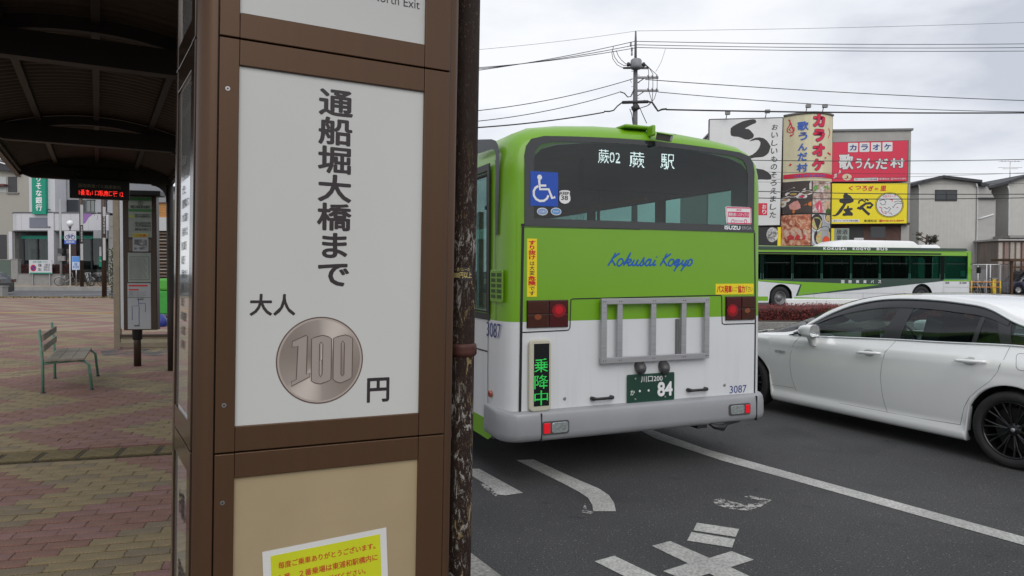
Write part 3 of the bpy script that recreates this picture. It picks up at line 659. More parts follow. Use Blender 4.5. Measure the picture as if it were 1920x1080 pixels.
# ================================================================== BUSES
def paint(name, f_green, coat=.35, extra=None):
    "bus paint: green where f_green(nodes) says so, white elsewhere, in the bus's own coordinates"
    m, t, b, L = nodes(name); tcn = t.nodes.new('ShaderNodeTexCoord'); s_ = t.nodes.new('ShaderNodeSeparateXYZ'); L.new(tcn.outputs['Object'], s_.inputs[0])
    def mth(op, a, b_=None, c=None):
        n = t.nodes.new('ShaderNodeMath'); n.operation = op
        for i, x in enumerate((a, b_, c)):
            if x is None: continue
            if isinstance(x, (int, float)): n.inputs[i].default_value = x
            else: L.new(x, n.inputs[i])
        return n.outputs[0]
    fac = f_green(mth, *s_.outputs[:3])
    x = t.nodes.new('ShaderNodeMix'); x.data_type = 'RGBA'; x.inputs[6].default_value = (.64, .655, .67, 1); x.inputs[7].default_value = (.155, .36, .006, 1); L.new(fac, x.inputs[0])
    n = t.nodes.new('ShaderNodeTexNoise'); n.inputs['Scale'].default_value = 1.7; n.inputs['Detail'].default_value = 6; L.new(tcn.outputs['Object'], n.inputs['Vector'])
    mr = t.nodes.new('ShaderNodeMapRange'); mr.inputs['To Min'].default_value = .92; mr.inputs['To Max'].default_value = 1.04; L.new(n.outputs['Fac'], mr.inputs['Value'])
    # road film: slightly darker and greyer low down where spray collects, with streaks
    # rain streaks and grime speckle of its own shape, stronger low down
    mp_ = t.nodes.new('ShaderNodeMapping'); mp_.inputs['Scale'].default_value = (14, 14, .8); L.new(tcn.outputs['Object'], mp_.inputs['Vector']); ns = t.nodes.new('ShaderNodeTexNoise'); ns.inputs['Scale'].default_value = 1.; ns.inputs['Detail'].default_value = 5; L.new(mp_.outputs['Vector'], ns.inputs['Vector'])
    sr = t.nodes.new('ShaderNodeMapRange'); sr.inputs['From Min'].default_value = .52; sr.inputs['From Max'].default_value = .75; L.new(ns.outputs['Fac'], sr.inputs['Value'])
    low = t.nodes.new('ShaderNodeMapRange'); low.inputs['From Min'].default_value = 1.5; low.inputs['From Max'].default_value = .5; low.inputs['To Min'].default_value = .02; low.inputs['To Max'].default_value = .13; L.new(s_.outputs[2], low.inputs['Value'])
    gm = mth('MULTIPLY', sr.outputs[0], low.outputs[0]); gx = t.nodes.new('ShaderNodeMix'); gx.data_type = 'RGBA'; gx.inputs[7].default_value = (.20, .19, .17, 1); L.new(gm, gx.inputs[0]); L.new(x.outputs[2], gx.inputs[6]); x = gx
    vm = t.nodes.new('ShaderNodeVectorMath'); vm.operation = 'SCALE'; L.new(x.outputs[2], vm.inputs[0]); L.new(mr.outputs[0], vm.inputs['Scale'])
    L.new(vm.outputs['Vector'], b.inputs['Base Color']); b.inputs['Roughness'].default_value = .42; b.inputs['Coat Weight'].default_value = coat; b.inputs['Coat Roughness'].default_value = .12
    return m
M['bus_main'] = paint('bus_paint_rear', lambda m, x, y, z: m('MAXIMUM', m('GREATER_THAN', z, 1.279), m('MULTIPLY', m('LESS_THAN', z, .462), m('GREATER_THAN', m('ABSOLUTE', x), 1.2))))
M['bus_far'] = paint('bus_paint_side', lambda m, x, y, z: m('GREATER_THAN', z, 2.40))
HALF = [(1.245, .30), (1.245, .62), (1.245, .95), (1.245, 1.279), (1.243, 1.36), (1.238, 1.9), (1.237, 2.02), (1.232, 2.46), (1.222, 2.56), (1.195, 2.66), (1.13, 2.745), (1.0, 2.80), (.75, 2.838), (.4, 2.865), (0, 2.875)]
ARCHR = .62
def bus_ring(y, e, zt, wheels):
    zb = .30 if y > .3 else .40
    for w in wheels:
        d = abs(y - w)
        if d < ARCHR: zb = max(zb, .50 + math.sqrt(ARCHR**2 - d * d))
    P = []
    for x, z in HALF:
        z2 = zb + (z - .30) * (1.279 - zb) / .979 if z < 1.279 else z
        P.append((max(0, x - e * (1 if x > .9 else x / .9)), z2 - zt * max(0, (z - 2.2) / .675)))
    return [(-x, y, z) for x, z in P] + [(x, y, z) for x, z in reversed(P[:-1])]
def bus_body(parent, L, wheels, openings, m, inner=0, skipcap=False):
    ys = [(0, .12, .125), (.012, .075, .10), (.04, .04, .07), (.1, .014, .03), (.2, 0, 0)]
    marks = sorted(set([.2] + [a for o in openings for a in o[:2]] + [w + d for w in wheels for d in np.linspace(-ARCHR, ARCHR, 21)] + list(np.arange(.2, L - .3, .5))))
    marks = [y for y in marks if .2 < y < L - .25]
    ys += [(y, 0, 0) for y in marks] + [(L - .25, 0, 0), (L - .1, .02, .03), (L - .03, .06, .08), (L, .14, .15)]
    rows = [bus_ring(y, e + inner, zt + inner, wheels) for y, e, zt in ys]
    K = len(HALF)
    def skip(a, b):
        y = (ys[a][0] + ys[a + 1][0]) / 2; lev = b if b < K - 1 else 2 * K - 3 - b
        side = 'L' if b < K - 1 else 'R'
        for o in openings:
            if o[0] - 1e-4 < y < o[1] + 1e-4 and side in o[2] and 4 <= lev <= 6: return True
        return False
    mb = MB().grid(rows, skip=skip)
    # rear cap with window opening, front cap with windscreen opening
    for (row, zo, flip) in (((rows[0], 2.02, 0), (rows[-1], 1.279, 1)) if not inner else ()):
        P = [Vector(p) for p in row]; n = len(P); c = Vector((0, P[0].y, 0))
        ins = []
        for p in P: ins.append(Vector((p.x * .955, p.y, min(zo + (p.z - zo) * .95, 2.715) if p.z > zo + .001 else zo)))
        for k in range(n - 1):
            if P[k].z > zo + .001 or P[k + 1].z > zo + .001: mb.poly([P[k], P[k + 1], ins[k + 1], ins[k]])
        low = [p for p in P if p.z <= zo + .001]; h = len(low) // 2
        mb.poly([P[k] for k in range(n - 1, n - 1 - h, -1)] + [P[k] for k in range(h - 1, -1, -1)])
    return part('body' if not inner else 'lining', mb, m, parent)
def wheel(parent, c, r, w, rimr, style, out=1):
    "tyre part with a rim below it; axis along local X, outer face towards out*X"
    x, y, z = c; s = out
    prof = [(rimr * .97, -w * .42), (rimr * 1.02, -w * .48), (r * .9, -w * .5), (r * .975, -w * .42), (r, -w * .3), (r, w * .3), (r * .975, w * .42), (r * .9, w * .5), (rimr * 1.06, w * .48), (rimr, w * .40)]
    mb = MB().lathe([(a, h * s) for a, h in prof], c, 'X', 44)
    for g in (-.12, .0, .12): mb.lathe([(r + .0005, (g - .012) * w), (r + .002, (g - .010) * w), (r + .002, (g + .01) * w), (r + .0005, (g + .012) * w)], c, 'X', 44)
    ty = part('tyre', mb, 'rubber', parent)
    rb = MB()
    if style == 'bus':
        rb.lathe([(rimr * 1.0, .42 * w * s), (rimr * .97, .44 * w * s), (rimr * .88, .33 * w * s), (rimr * .78, .02 * w * s), (rimr * .5, -.02 * w * s), (rimr * .42, .18 * w * s), (rimr * .36, .28 * w * s), (0.001, .30 * w * s)], c, 'X', 36)
        for k in range(10):
            a = 2 * math.pi * k / 10; rb.lathe([(.016, 0), (.016, .03), (0.001, .034)], (x + s * .0 * w, y + rimr * .62 * math.cos(a), z + rimr * .62 * math.sin(a)), 'X', 8, T=Matrix.Scale(s, 3, Vector((1, 0, 0))))
        part('rim', rb, mat('bus_rim', (.20, .20, .205), .5, .5, .2, 20), ty)
    elif style == 'car':
        rb.lathe([(rimr * 1.0, .40 * w * s), (rimr * .985, .43 * w * s), (rimr * .95, .41 * w * s), (rimr * .93, .30 * w * s), (rimr * .90, -.3 * w * s)], c, 'X', 60)
        rb.lathe([(rimr * .25, .24 * w * s), (rimr * .20, .30 * w * s), (0.001, .31 * w * s)], c, 'X', 24)
        for k in range(10):
            for dlt in (-.085, .085):
                a0 = 2 * math.pi * k / 10 + dlt * .2 + .1; a1 = 2 * math.pi * k / 10 + dlt * 1.55 + .1
                P = []
                for (rr, aa, xx, hw, dd) in ((rimr * .17, a0, .30, .0075, .03), (rimr * .6, (a0 + a1) / 2, .345, .0065, .02), (rimr * .95, a1, .385, .0085, .014)):
                    cy, cz = y + rr * math.cos(aa), z + rr * math.sin(aa); ty_, tz_ = -math.sin(aa), math.cos(aa)
                    P.append([(x + s * (xx * w - dd), cy + ty_ * hw, cz + tz_ * hw), (x + s * xx * w - s * .003, cy + ty_ * hw, cz + tz_ * hw), (x + s * xx * w, cy, cz), (x + s * xx * w - s * .003, cy - ty_ * hw, cz - tz_ * hw), (x + s * (xx * w - dd), cy - ty_ * hw, cz - tz_ * hw)])
                rb.grid(P, sm=False)
        for k in range(5):
            a = 2 * math.pi * k / 5; rb.lathe([(.009, 0), (.009, .012), (0.001, .013)], (x + s * w * .29, y + rimr * .15 * math.cos(a + .3), z + rimr * .15 * math.sin(a + .3)), 'X', 8)
        part('rim', rb, 'rim_black', ty)
        part('brake_disc', MB().lathe([(rimr * .72, .02 * w * s), (.001, .021 * w * s)], c, 'X', 32), 'black', ty)
        part('hub_cap', MB().lathe([(.018, .31 * w * s), (.017, .325 * w * s), (.001, .33 * w * s)], c, 'X', 20), 'alu', ty)
    else:
        rb.lathe([(rimr, .40 * w * s), (rimr * .95, .42 * w * s), (rimr * .9, .2 * w * s), (rimr * .3, .26 * w * s), (.001, .28 * w * s)], c, 'X', 20)
        for k in range(5):
            a = 2 * math.pi * k / 5; rb.box(-.006, .006, 0, rimr * .9, -.03, .03, T=Matrix.Translation((x + s * w * .3, y, z)) @ Matrix.Rotation(a, 4, 'X'))
        part('rim', rb, 'alu', ty)
    return ty
M['rim_black'] = mat('rim_black', (.012, .012, .014), .25, .5, coat=.5)

# ---------------- the near bus seen from behind
BM = frame(1.111, 5.864, 0, 22.7)
bus = thing('bus', 'green and white city bus seen from behind with a lit destination display', 'bus', BM)
LB = 10.9
wins = [(.40, 1.55, 'LR'), (1.65, 3.1, 'LR'), (3.2, 4.65, 'R'), (4.75, 6.2, 'LR'), (6.3, 7.7, 'LR'), (7.8, 9.2, 'R'), (9.35, 10.4, 'LR')]
bus_body(bus, LB, (3.1, 8.4), wins, 'bus_main')
bus_body(bus, LB, (3.1, 8.4), wins, 'interior', .045)
part('underbody', MB().box(-1.15, 1.15, .12, LB - .2, .42, .95).box(-.9, .9, .3, 2.2, .30, .42), 'interior_d', bus)
st = MB()
for y in np.arange(.9, 7.5, .85):
    for x in (-.95, -.5, .5, .95): st.box(x - .2, x + .2, y, y + .12, 1.2, 1.95).box(x - .2, x + .2, y, y + .45, 1.15, 1.3)
part('seats', st, 'seat', bus, kind='stuff')
rl = MB()
for y in (1.6, 4.1, 6.6, 9.1):
    for x in (-.45, .45): rl.tube([(x, y, .95), (x, y, 2.75)], .017, 8)
for x in (-.45, .45): rl.tube([(x, .7, 2.35), (x, 9.4, 2.35)], .016, 8)
part('grab_rail', rl, mat('rail_orange', (.5, .2, .05), .4), bus)
for y0, y1, sd_ in wins:
    for s in sd_:
        x = 1.246 * (1 if s == 'R' else -1); part('window', MB().box(min(x, x - .006 * (1 if x > 0 else -1)), max(x, x - .006 * (1 if x > 0 else -1)), y0 - .035, y1 + .035, 1.33, 2.47), 'glass_side', bus)
        w = part('window_frame', MB().tube([(x, y0, 1.345), (x, y1, 1.345), (x, y1, 2.45), (x, y0, 2.45)], .016, 6, closed=True), 'black', bus)
RF = Face(BM, (0, 0, 0), (1, 0, 0))
part('windscreen', MB().fbox(RF, -1.02, 1.02, 1.28, 2.6, -LB - .0, -LB + .006), 'glass_rear', bus)
# rear window: black printed border with a clear centre
def gl_out(i):
    P = []
    for k in range(15):
        u = -1.105 + .16 + (2.21 - .32) * k / 14; P.append((u, 2.742 - .045 * (u / 1.1) ** 2 - i))
    lft = [(-1.105 + i + .16 * (1 - math.cos(R(a))) * .7, 2.70 - .15 * (1 - math.sin(R(a))) - i) for a in (0, 30, 60)]
    rgt = [(-u, v) for u, v in reversed(lft)]
    return [(-1.105 + i, 2.015 + (.06 if i else 0))] + lft + P + rgt + [(1.105 - i, 2.015 + (.06 if i else 0))]
o_, i_ = gl_out(0), [(u * .93, 2.075 if k in (0, len(gl_out(0)) - 1) else 2.0 + (v - 2.0) * .945) for k, (u, v) in enumerate(gl_out(0))]
mb = MB(); n = len(o_)
for k in range(n):
    j = (k + 1) % n; mb.poly([RF.P(*o_[k], .006), RF.P(*o_[j], .006), RF.P(*i_[j], .007), RF.P(*i_[k], .007)]); mb.poly([RF.P(*o_[k], .006), RF.P(*o_[j], .006), RF.P(*o_[j], -.004), RF.P(*o_[k], -.004)])
rw = part('rear_window', mb, mat('glass_border', (.025, .028, .03), .08, spec=.6), bus)
part('pane', MB().poly([RF.P(*p, .004) for p in i_]), 'glass_rear', rw)
# destination display behind the glass
DFc = Face(BM, (0, .05, 0), (1, 0, 0))
dp = part('destination_display', MB().fbox(DFc, -.56, .50, 2.33, 2.58, -.10, -.004), mat('display_case', (.012, .013, .014), .95, spec=.1), bus)
for tx, r_ in (('蕨02', (1121.5, 281, 1162.5, 306.5)), ('蕨', (1180, 285, 1208, 314)), ('駅', (1238.5, 289, 1264.5, 317.5))):
    dots(DFc, tx, DFc.rect(*r_), 'led_w', dp, n=16, fill=.88, bold=0)
# stickers on the glass
G = Face(BM, (0, -.0085, 0), (1, 0, 0))
r_ = G.rect(994.5, 322, 1046.5, 386.5); stc = part('wheelchair_sticker', MB().fbox(G, r_[0], r_[2], r_[1], r_[3], 0, .0008), 'blue', bus)
def gp(x, y): return G.uv(860 + x / 4.91, 220 + y / 4.91)
wm = MB(); K = 4.91
cxh, cyh = gp(745, 552); sc_ = abs(gp(765, 552)[0] - cxh)
wm.fplate(G, ell(cxh, cyh, sc_ * 1.1, sc_ * 1.1, 20), .0009, .0014)
wm.ribbon(G, [gp(740, 575), gp(748, 662), gp(828, 662), gp(860, 745), gp(888, 733)], .0195, .0012); wm.ribbon(G, [gp(745, 628), gp(806, 628)], .0165, .0013)
wm.ribbon(G, [gp(*p) for p in [(732, 632), (705, 650), (690, 680), (692, 720), (712, 752), (745, 770), (785, 768), (812, 748), (826, 718)]], .018, .0014)
part('wheelchair_mark', wm, 'white', stc)
sh_ = [gp(*p) for p in [(925, 680), (945, 670), (977, 668), (1008, 670), (1028, 680), (1022, 705), (1030, 735), (1030, 765), (1012, 788), (977, 800), (942, 788), (925, 765), (925, 735), (931, 705)]]
s2 = sheet(G, sh_, 'white', bus, 'shield_sticker', 0, .0006, uvs=True); part('outline', MB().ribbon(G, sh_, .0035, .0012, closed=True), 'ink', s2)
letters(G, 'KEEP', (gp(938, 0)[0], gp(977, 712)[1], gp(1018, 0)[0], gp(977, 686)[1]), 'ink', s2, bold=.03, d=.0014)
letters(G, '38', (gp(945, 0)[0], gp(977, 762)[1], gp(1010, 0)[0], gp(977, 720)[1]), 'ink', s2, bold=.02, d=.0014)
for (x, m_) in ((770, (.22, .32, .55)), (897, (.10, .28, .55))):
    c_ = gp(x, 867); e_ = sheet(G, ell(c_[0], c_[1], .046, .029, 24), 'white', bus, 'oval_sticker', 0, .0005, uvs=True); sheet(G, ell(c_[0], c_[1], .041, .024, 24), mat('oval%d' % x, m_, .4), e_, 'oval_print', .0009, uvs=True)
    letters(G, 'エコ運行' if x == 770 else '安全走行', (c_[0] - .026, c_[1] - .007, c_[0] + .026, c_[1] + .007), 'white', e_, bold=.01, d=.0013)
def g2_(x, y): return G.uv(1100 + x / 5.647, 260 + y / 5.647)
P_ = [g2_(*p) for p in [(1470, 722), (1490, 718), (1725, 726), (1742, 740), (1745, 890), (1738, 908), (1500, 905), (1480, 895), (1472, 800)]]
s3 = sheet(G, P_, 'white', bus, 'nonstep_sticker', 0, .0005, uvs=True); Q = [g2_(*p) for p in [(1480, 730), (1735, 735), (1737, 900), (1490, 895)]]
part('outline', MB().ribbon(G, Q, .011, .001, closed=True), 'magenta', s3)
sheet(G, [g2_(*p) for p in [(1497, 772), (1722, 780), (1722, 835), (1497, 828)]], 'magenta', s3, 'band', .001, uvs=True)
letters(G, '標準仕様ノンステップバス', (g2_(1503, 800)[0], g2_(1600, 824)[1], g2_(1718, 800)[0], g2_(1600, 785)[1]), 'white', s3, bold=.02, d=.0016)
letters(G, '認定', (g2_(1585, 800)[0], g2_(1600, 766)[1], g2_(1640, 800)[0], g2_(1600, 745)[1]), 'magenta', s3, bold=.01, d=.0012)
letters(G, '国土交通省', (g2_(1572, 800)[0], g2_(1600, 880)[1], g2_(1655, 800)[0], g2_(1600, 862)[1]), 'magenta', s3, d=.0012)
for x in (1547, 1680):
    c_ = g2_(x, 878); part('outline', MB().ribbon(G, ell(c_[0], c_[1], .014, .018, 16), .006, .0016, closed=True), 'magenta', s3)
letters(G, 'ISUZU', G.rect(1358.5, 423.2, 1388, 430.5), 'chrome', bus, bold=.03, d=.001); letters(G, 'ERGA', G.rect(1391, 424.5, 1409, 430.5), 'alu', bus, bold=.012, d=.001)
# panel joints
def joint(pts, w=.009, name='panel_gap'): return part(name, MB().ribbon(RF, [RF.uv(*p) for p in pts], w, .0025), 'black', bus)
joint([(980.5, 424), (977.3, 600), (974.7, 775)], .022, 'corner_gap'); joint([(1414.5, 436), (1416.3, 600), (1414.6, 740)], .014, 'corner_gap')
joint([(977, 421.5), (1100, 424.5), (1250, 429), (1414.5, 433.5)], .018)
joint([(976, 623.5), (1060, 619.5), (1066, 618.5), (1068.5, 614), (1070, 568), (1070.3, 562), (1073.5, 560.4), (1200, 557.3), (1348, 553.6), (1351.8, 554), (1353, 558), (1353.6, 600), (1354, 606), (1356.5, 608), (1414.5, 606.3)])
joint([(981, 427), (985, 425.5), (1200, 430.3)], .004, 'panel_gap')
# tail lamps
for (x0, xm, x1, y0, y1, red_first) in ((987, 1027.5, 1064.5, 562.5, 614, 0), (1359.5, 1388, 1417.5, 555.5, 600, 1)):
    r_ = RF.rect(x0, y0, x1, y1); um = RF.uv(xm, 580)[0]
    if x0 > 1200: r_ = (r_[0], r_[1], 1.122, r_[3])
    lm = part('tail_lamp', MB().fbox(RF, r_[0], r_[2], r_[1], r_[3], 0, .012), mat('lamp_case', (.03, .008, .008), .2), bus, .003)
    a_, b_ = ((r_[0], um), (um, r_[2])); zm = (r_[1] + r_[3]) / 2
    for (q, isred) in ((a_, red_first), (b_, not red_first)):
        for (z0, z1) in ((r_[1], zm), (zm, r_[3])):
            part('lens', MB().fbox(RF, q[0] + .005, q[1] - .005, z0 + .004, z1 - .004, .012, .018), 'red_dark' if isred else 'amber', lm, .004)
        if isred:
            c_ = RF.uv(1046 if x0 < 1200 else 1371, 578.5)
            part('bulb', MB().fplate(RF, ell(c_[0], c_[1], .012, .010, 16), .0182, .0195), 'red_lit', lm)
            for rr_, ss in ((.035, .22), (.06, .05)):
                part('bulb_glow', MB().fplate(RF, ell(c_[0], c_[1] - rr_ * .25, rr_, rr_ * .9, 20), .0180 + .0001 / rr_, .0181 + .0001 / rr_), mat('glow%d%d' % (x0, int(rr_ * 100)), (.15, .004, .005), .15, coat=1, emit=(.8, .0, .02), es=ss), lm)
        else:
            c_ = RF.uv(1007 if x0 < 1200 else 1399, 594 if x0 < 1200 else 582); part('bulb', MB().fplate(RF, ell(c_[0], c_[1], .03, .022, 16), .0181, .0186), mat('amber_in%d' % x0, (.20, .045, .006), .3, coat=1), lm)
# lettering and stickers on the rear panel
r_ = RF.rect(988, 447.5, 1006.5, 556.5); ys_ = part('warning_sticker', MB().fbox(RF, r_[0], r_[2], r_[1], r_[3], 0, .0025), 'yellow', bus)
hh = r_[3] - r_[1]; um = (r_[0] + r_[2]) / 2; hw = (r_[2] - r_[0]) * .36
def vtx(tx, a, b, m_, w=1, bold=.03): letters(RF, vert(tx), (um - hw * w, r_[3] - hh * b, um + hw * w, r_[3] - hh * a), m_, ys_, bold=bold, line=1.02, d=.0035)
vtx('すり抜け', .03, .36, 'red', 1.05, .035); vtx('は大変', .39, .625, 'ink', .75, .01); vtx('危険', .64, .805, 'red', 1.1, .04); vtx('です', .825, .975, 'ink', .8, .01)
r_ = RF.rect(1341.5, 532, 1412.5, 552); r_ = (r_[0], r_[1], r_[2], r_[3]); y2 = part('courtesy_sticker', MB().fbox(RF, r_[0], r_[2], r_[1], r_[3], 0, .0025), 'yellow', bus)
def htx(tx, a, b, m_, v0=.18, v1=.82, bold=.03): w_ = r_[2] - r_[0]; h_ = r_[3] - r_[1]; letters(RF, tx, (r_[0] + w_ * a, r_[1] + h_ * v0, r_[0] + w_ * b, r_[1] + h_ * v1), m_, y2, bold=bold, d=.0035)
htx('バス発車', .03, .42, 'red', .15, .85, .04); htx('にご', .435, .56, 'ink', .28, .72, .0); htx('協力', .575, .765, 'red', .15, .85, .04); htx('下さい', .775, .97, 'ink', .22, .75, .0)
def kc(P): return [RF.uv(1120 + x / 9.6, 460 + y / 9.6) for x, y in P]
kg = MB()
strokes = [[(330, 138), (290, 205), (245, 285), (190, 362)], [(400, 140), (345, 180), (255, 250)], [(255, 250), (285, 300), (325, 365)],
 [(455, 250), (420, 240), (385, 265), (358, 320), (365, 360), (395, 368), (430, 345), (462, 295), (458, 252)], [(462, 290), (480, 320), (505, 290), (560, 210), (598, 130)], [(598, 130), (545, 225), (500, 305), (470, 365)],
 [(490, 340), (540, 275), (585, 250), (610, 265), (590, 295), (530, 315)], [(530, 315), (555, 330), (560, 362), (600, 350), (640, 300), (665, 260)], [(665, 260), (630, 330), (640, 362), (680, 345), (735, 255)], [(735, 255), (705, 330), (715, 362), (750, 350), (800, 290), (845, 215)],
 [(845, 215), (830, 270), (830, 320), (805, 360), (765, 362)], [(805, 360), (850, 330), (890, 285), (940, 255), (975, 262)], [(975, 262), (925, 250), (880, 290), (865, 340), (880, 365), (920, 345), (965, 270)], [(965, 270), (940, 335), (950, 362), (990, 340), (1045, 262)], [(1045, 262), (1010, 330), (1020, 362), (1055, 335)], [(1060, 205), (1072, 215)],
 [(1255, 148), (1210, 225), (1175, 290), (1130, 365)], [(1318, 150), (1265, 195), (1180, 255)], [(1180, 255), (1215, 310), (1255, 368)],
 [(1370, 258), (1335, 250), (1300, 275), (1280, 325), (1288, 362), (1320, 366), (1355, 335), (1375, 290), (1370, 258)], [(1375, 290), (1400, 320), (1440, 290), (1485, 262)], [(1485, 262), (1440, 255), (1400, 290), (1385, 335), (1405, 355), (1445, 330), (1485, 265)], [(1485, 265), (1450, 335), (1415, 400), (1378, 462)],
 [(1415, 400), (1470, 350), (1515, 310), (1550, 262)], [(1550, 262), (1520, 320), (1530, 350), (1565, 330), (1612, 262)], [(1612, 262), (1575, 335), (1540, 400), (1503, 462)], [(1545, 395), (1600, 350), (1650, 300)],
 [(1695, 255), (1665, 255), (1635, 290), (1622, 335), (1635, 365), (1670, 355), (1700, 310), (1705, 270), (1695, 255)], [(1695, 320), (1712, 328)]]
for k, S_ in enumerate(strokes):
    q = kc(S_); u = np.array(q); 
    # smooth the stroke
    out_ = []
    for i in range(len(q) - 1):
        p0 = q[max(i - 1, 0)]; p1_, p2_ = q[i], q[i + 1]; p3 = q[min(i + 2, len(q) - 1)]
        for t_ in np.linspace(0, 1, 5)[:-1]:
            out_.append(tuple(.5 * ((2 * p1_[a]) + (-p0[a] + p2_[a]) * t_ + (2 * p0[a] - 5 * p1_[a] + 4 * p2_[a] - p3[a]) * t_**2 + (-p0[a] + 3 * p1_[a] - 3 * p2_[a] + p3[a]) * t_**3) for a in (0, 1)))
    out_.append(q[-1]); kg.ribbon(RF, out_, .0125, .0025 + k * .00002)
part('lettering', kg, 'script', bus)
letters(RF, '3087', RF.rect(1368, 722.5, 1399.5, 736.5), 'navy', bus, bold=.004, d=.002)
# aluminium advertising frame with its struts
rk = part('poster_frame', MB().fbox(RF, -.457, .593, 1.405, 1.452, .035, .06).fbox(RF, -.457, .593, .932, .98, .035, .06).fbox(RF, -.457, -.408, .9795, 1.4055, .035, .06).fbox(RF, .546, .593, .9795, 1.4055, .035, .06), 'alu', bus, .003)
for u in (-.285, .035, .335): part('strut', MB().fbox(RF, u - .024, u + .024, .9795, 1.4055, .034, .056), 'alu', rk, .003)
part('strut', MB().fbox(RF, .285, .308, .95, 1.27, .0, .03), mat('zinc', (.2, .2, .2), .5, .6), rk)
for u in (-.43, .57):
    for v in (1.43, .955): part('standoff', MB().fbox(RF, u - .012, u + .012, v - .012, v + .012, 0, .035), 'steel', rk)
for u in (-.43, -.285, .035, .335, .57):
    for v in (1.428, .956):
        for d_ in (-.01, .01): part('rivet', MB().fplate(RF, ell(u + d_, v, .004, .004, 8), .06, .062), 'black', rk)
# corner sheet metal behind struts, number plate lamps, plate, handles
for x in (1199, 1243.5):
    c_ = RF.uv(x, 686); pl = MB()
    pl.lathe([(.001, .075), (.02, .072), (.040, .055), (.050, .03), (.052, .0)], (0, 0, 0), 'Z', 16, T=Matrix.Rotation(R(90), 3, 'X') @ Matrix.Rotation(R(0), 3, 'Z'))
    pl.v = [(a + c_[0] - (.012 if b < -.05 else 0), b * 1.0, (cc - (.018 if b < -.02 else 0)) + c_[1]) for a, b, cc in pl.v]
    part('plate_lamp', pl, mat('grey_knob', (.06, .06, .062), .4), bus)
r_ = RF.rect(1174.3, 699.8, 1262.3, 752); pw = RF.uv
PP = rrect(r_[0], r_[1], r_[2], r_[3], .012); pt_ = part('number_plate', MB().fplate(RF, PP, .008, .016), 'plate', bus)
pr = lambda x0, y0, x1, y1: (r_[0] + (r_[2] - r_[0]) * x0, r_[1] + (r_[3] - r_[1]) * y0, r_[0] + (r_[2] - r_[0]) * x1, r_[1] + (r_[3] - r_[1]) * y1)
part('outline', MB().ribbon(RF, rrect(r_[0] + .006, r_[1] + .006, r_[2] - .006, r_[3] - .006, .01), .003, .0163, closed=True), mat('plate_rim', (.02, .09, .06), .4), pt_)
letters(RF, '川口200', pr(.28, .70, .74, .92), 'white', pt_, bold=.008, d=.0165); letters(RF, '84', pr(.63, .15, .96, .68), 'white', pt_, bold=.035, d=.0165)
letters(RF, 'か', pr(.06, .27, .155, .46), 'white', pt_, bold=.01, d=.0165)
for f_ in (.26, .445): c_ = pr(f_, .40, 0, 0); part('lettering', MB().fplate(RF, ell(c_[0], c_[1], .0095, .0095, 14), .0162, .0168), 'white', pt_)
for f_, g_ in ((.165, .85), (.80, .87), (.165, .13), (.8, .13)): c_ = pr(f_, g_, 0, 0); part('bolt', MB().fplate(RF, ell(c_[0], c_[1], .008, .008, 10), .016, .02), 'alu', pt_)
for (x0, x1, y0, y1) in ((1107, 1147, 747, 744), (1287, 1323, 731.5, 728)):
    a_, b_ = RF.uv(x0, y0), RF.uv(x1, y1); hd = MB(); z = (a_[1] + b_[1]) / 2
    hd.tube([RF.P(a_[0] + .01, z, 0), RF.P(a_[0] + .012, z, .03), RF.P(a_[0] + .03, z, .045), RF.P(b_[0] - .03, z, .045), RF.P(b_[0] - .012, z, .03), RF.P(b_[0] - .01, z, 0)], [.016, .017, .0115, .0115, .017, .016], 10); part('grab_handle', hd, 'black', bus)
for (x, y) in ((1058.5, 747.5), (1358, 722)): c_ = RF.uv(x, y); part('lock', MB().fplate(RF, ell(c_[0], c_[1], .013, .013, 16), 0, .005).fplate(RF, ell(c_[0], c_[1], .006, .006, 10), .005, .008), 'steel', bus)
# side LED board
LF = Face(BM, (0, -.0372, 0), (1, 0, 0)); a_, b_ = LF.uv(993, 636), LF.uv(1034, 766); e_ = rrect(a_[0], .588, b_[0], 1.142, .04)
lb = part('boarding_display', MB().fplate(RF, e_, 0, .035), mat('cream_plastic', (.50, .48, .38), .5), bus, .01)
part('screen', MB().fbox(RF, a_[0] + .038, b_[0] - .020, .630, 1.112, .035, .037), mat('screen_black', (.006, .008, .008), .25), lb)
LF = Face(BM, (0, -.0372, 0), (1, 0, 0))
for tx, y0, y1 in (('乗', 672.5, 698), ('降', 703, 729), ('中', 732, 760)): r2 = LF.rect(1001.8, y0, 1027.6, y1); dots(LF, tx, r2, 'led_g', lb, n=20, d=.0006, fill=.78, bold=.002)
# bumper
bp = []
for e_off, z0, z1 in ((0, 0, 0),): pass
def bump_row(z, o, y_end=.47):
    pts = [(-1.245 - o * .3, y_end), (-1.25 - o * .6, .28)] + [(-1.25 - o + .14 * (1 - math.cos(R(a))), .16 - o * 0 - (.16 + o * 1.5) * math.sin(R(a))) for a in range(0, 91, 18)]
    mid = [(u, -o * 1.5 - .012 * (1 - (u / 1.1) ** 2)) for u in np.linspace(-.95, 0, 9)]
    lft = pts + mid; return [(x, y, z) for x, y in lft] + [(-x, y, z) for x, y in reversed(lft[:-1])]
prof = [(.60, -.02), (.585, .022), (.57, .030), (.56, .032), (.52, .036), (.42, .038), (.385, .034), (.36, .018), (.345, -.02)]
part('bumper', MB().grid([bump_row(z - (.02 if abs(o) else 0) * 0, o) for z, o in prof]), 'grey_plastic', bus)
for u in (-.978, 1.113): part('bumper_gap', MB().fbox(RF, u - .004, u + .004, .36, .575, .03, .061), 'black', bus)
BF = Face(BM, (0, -.066, 0), (1, 0, 0))
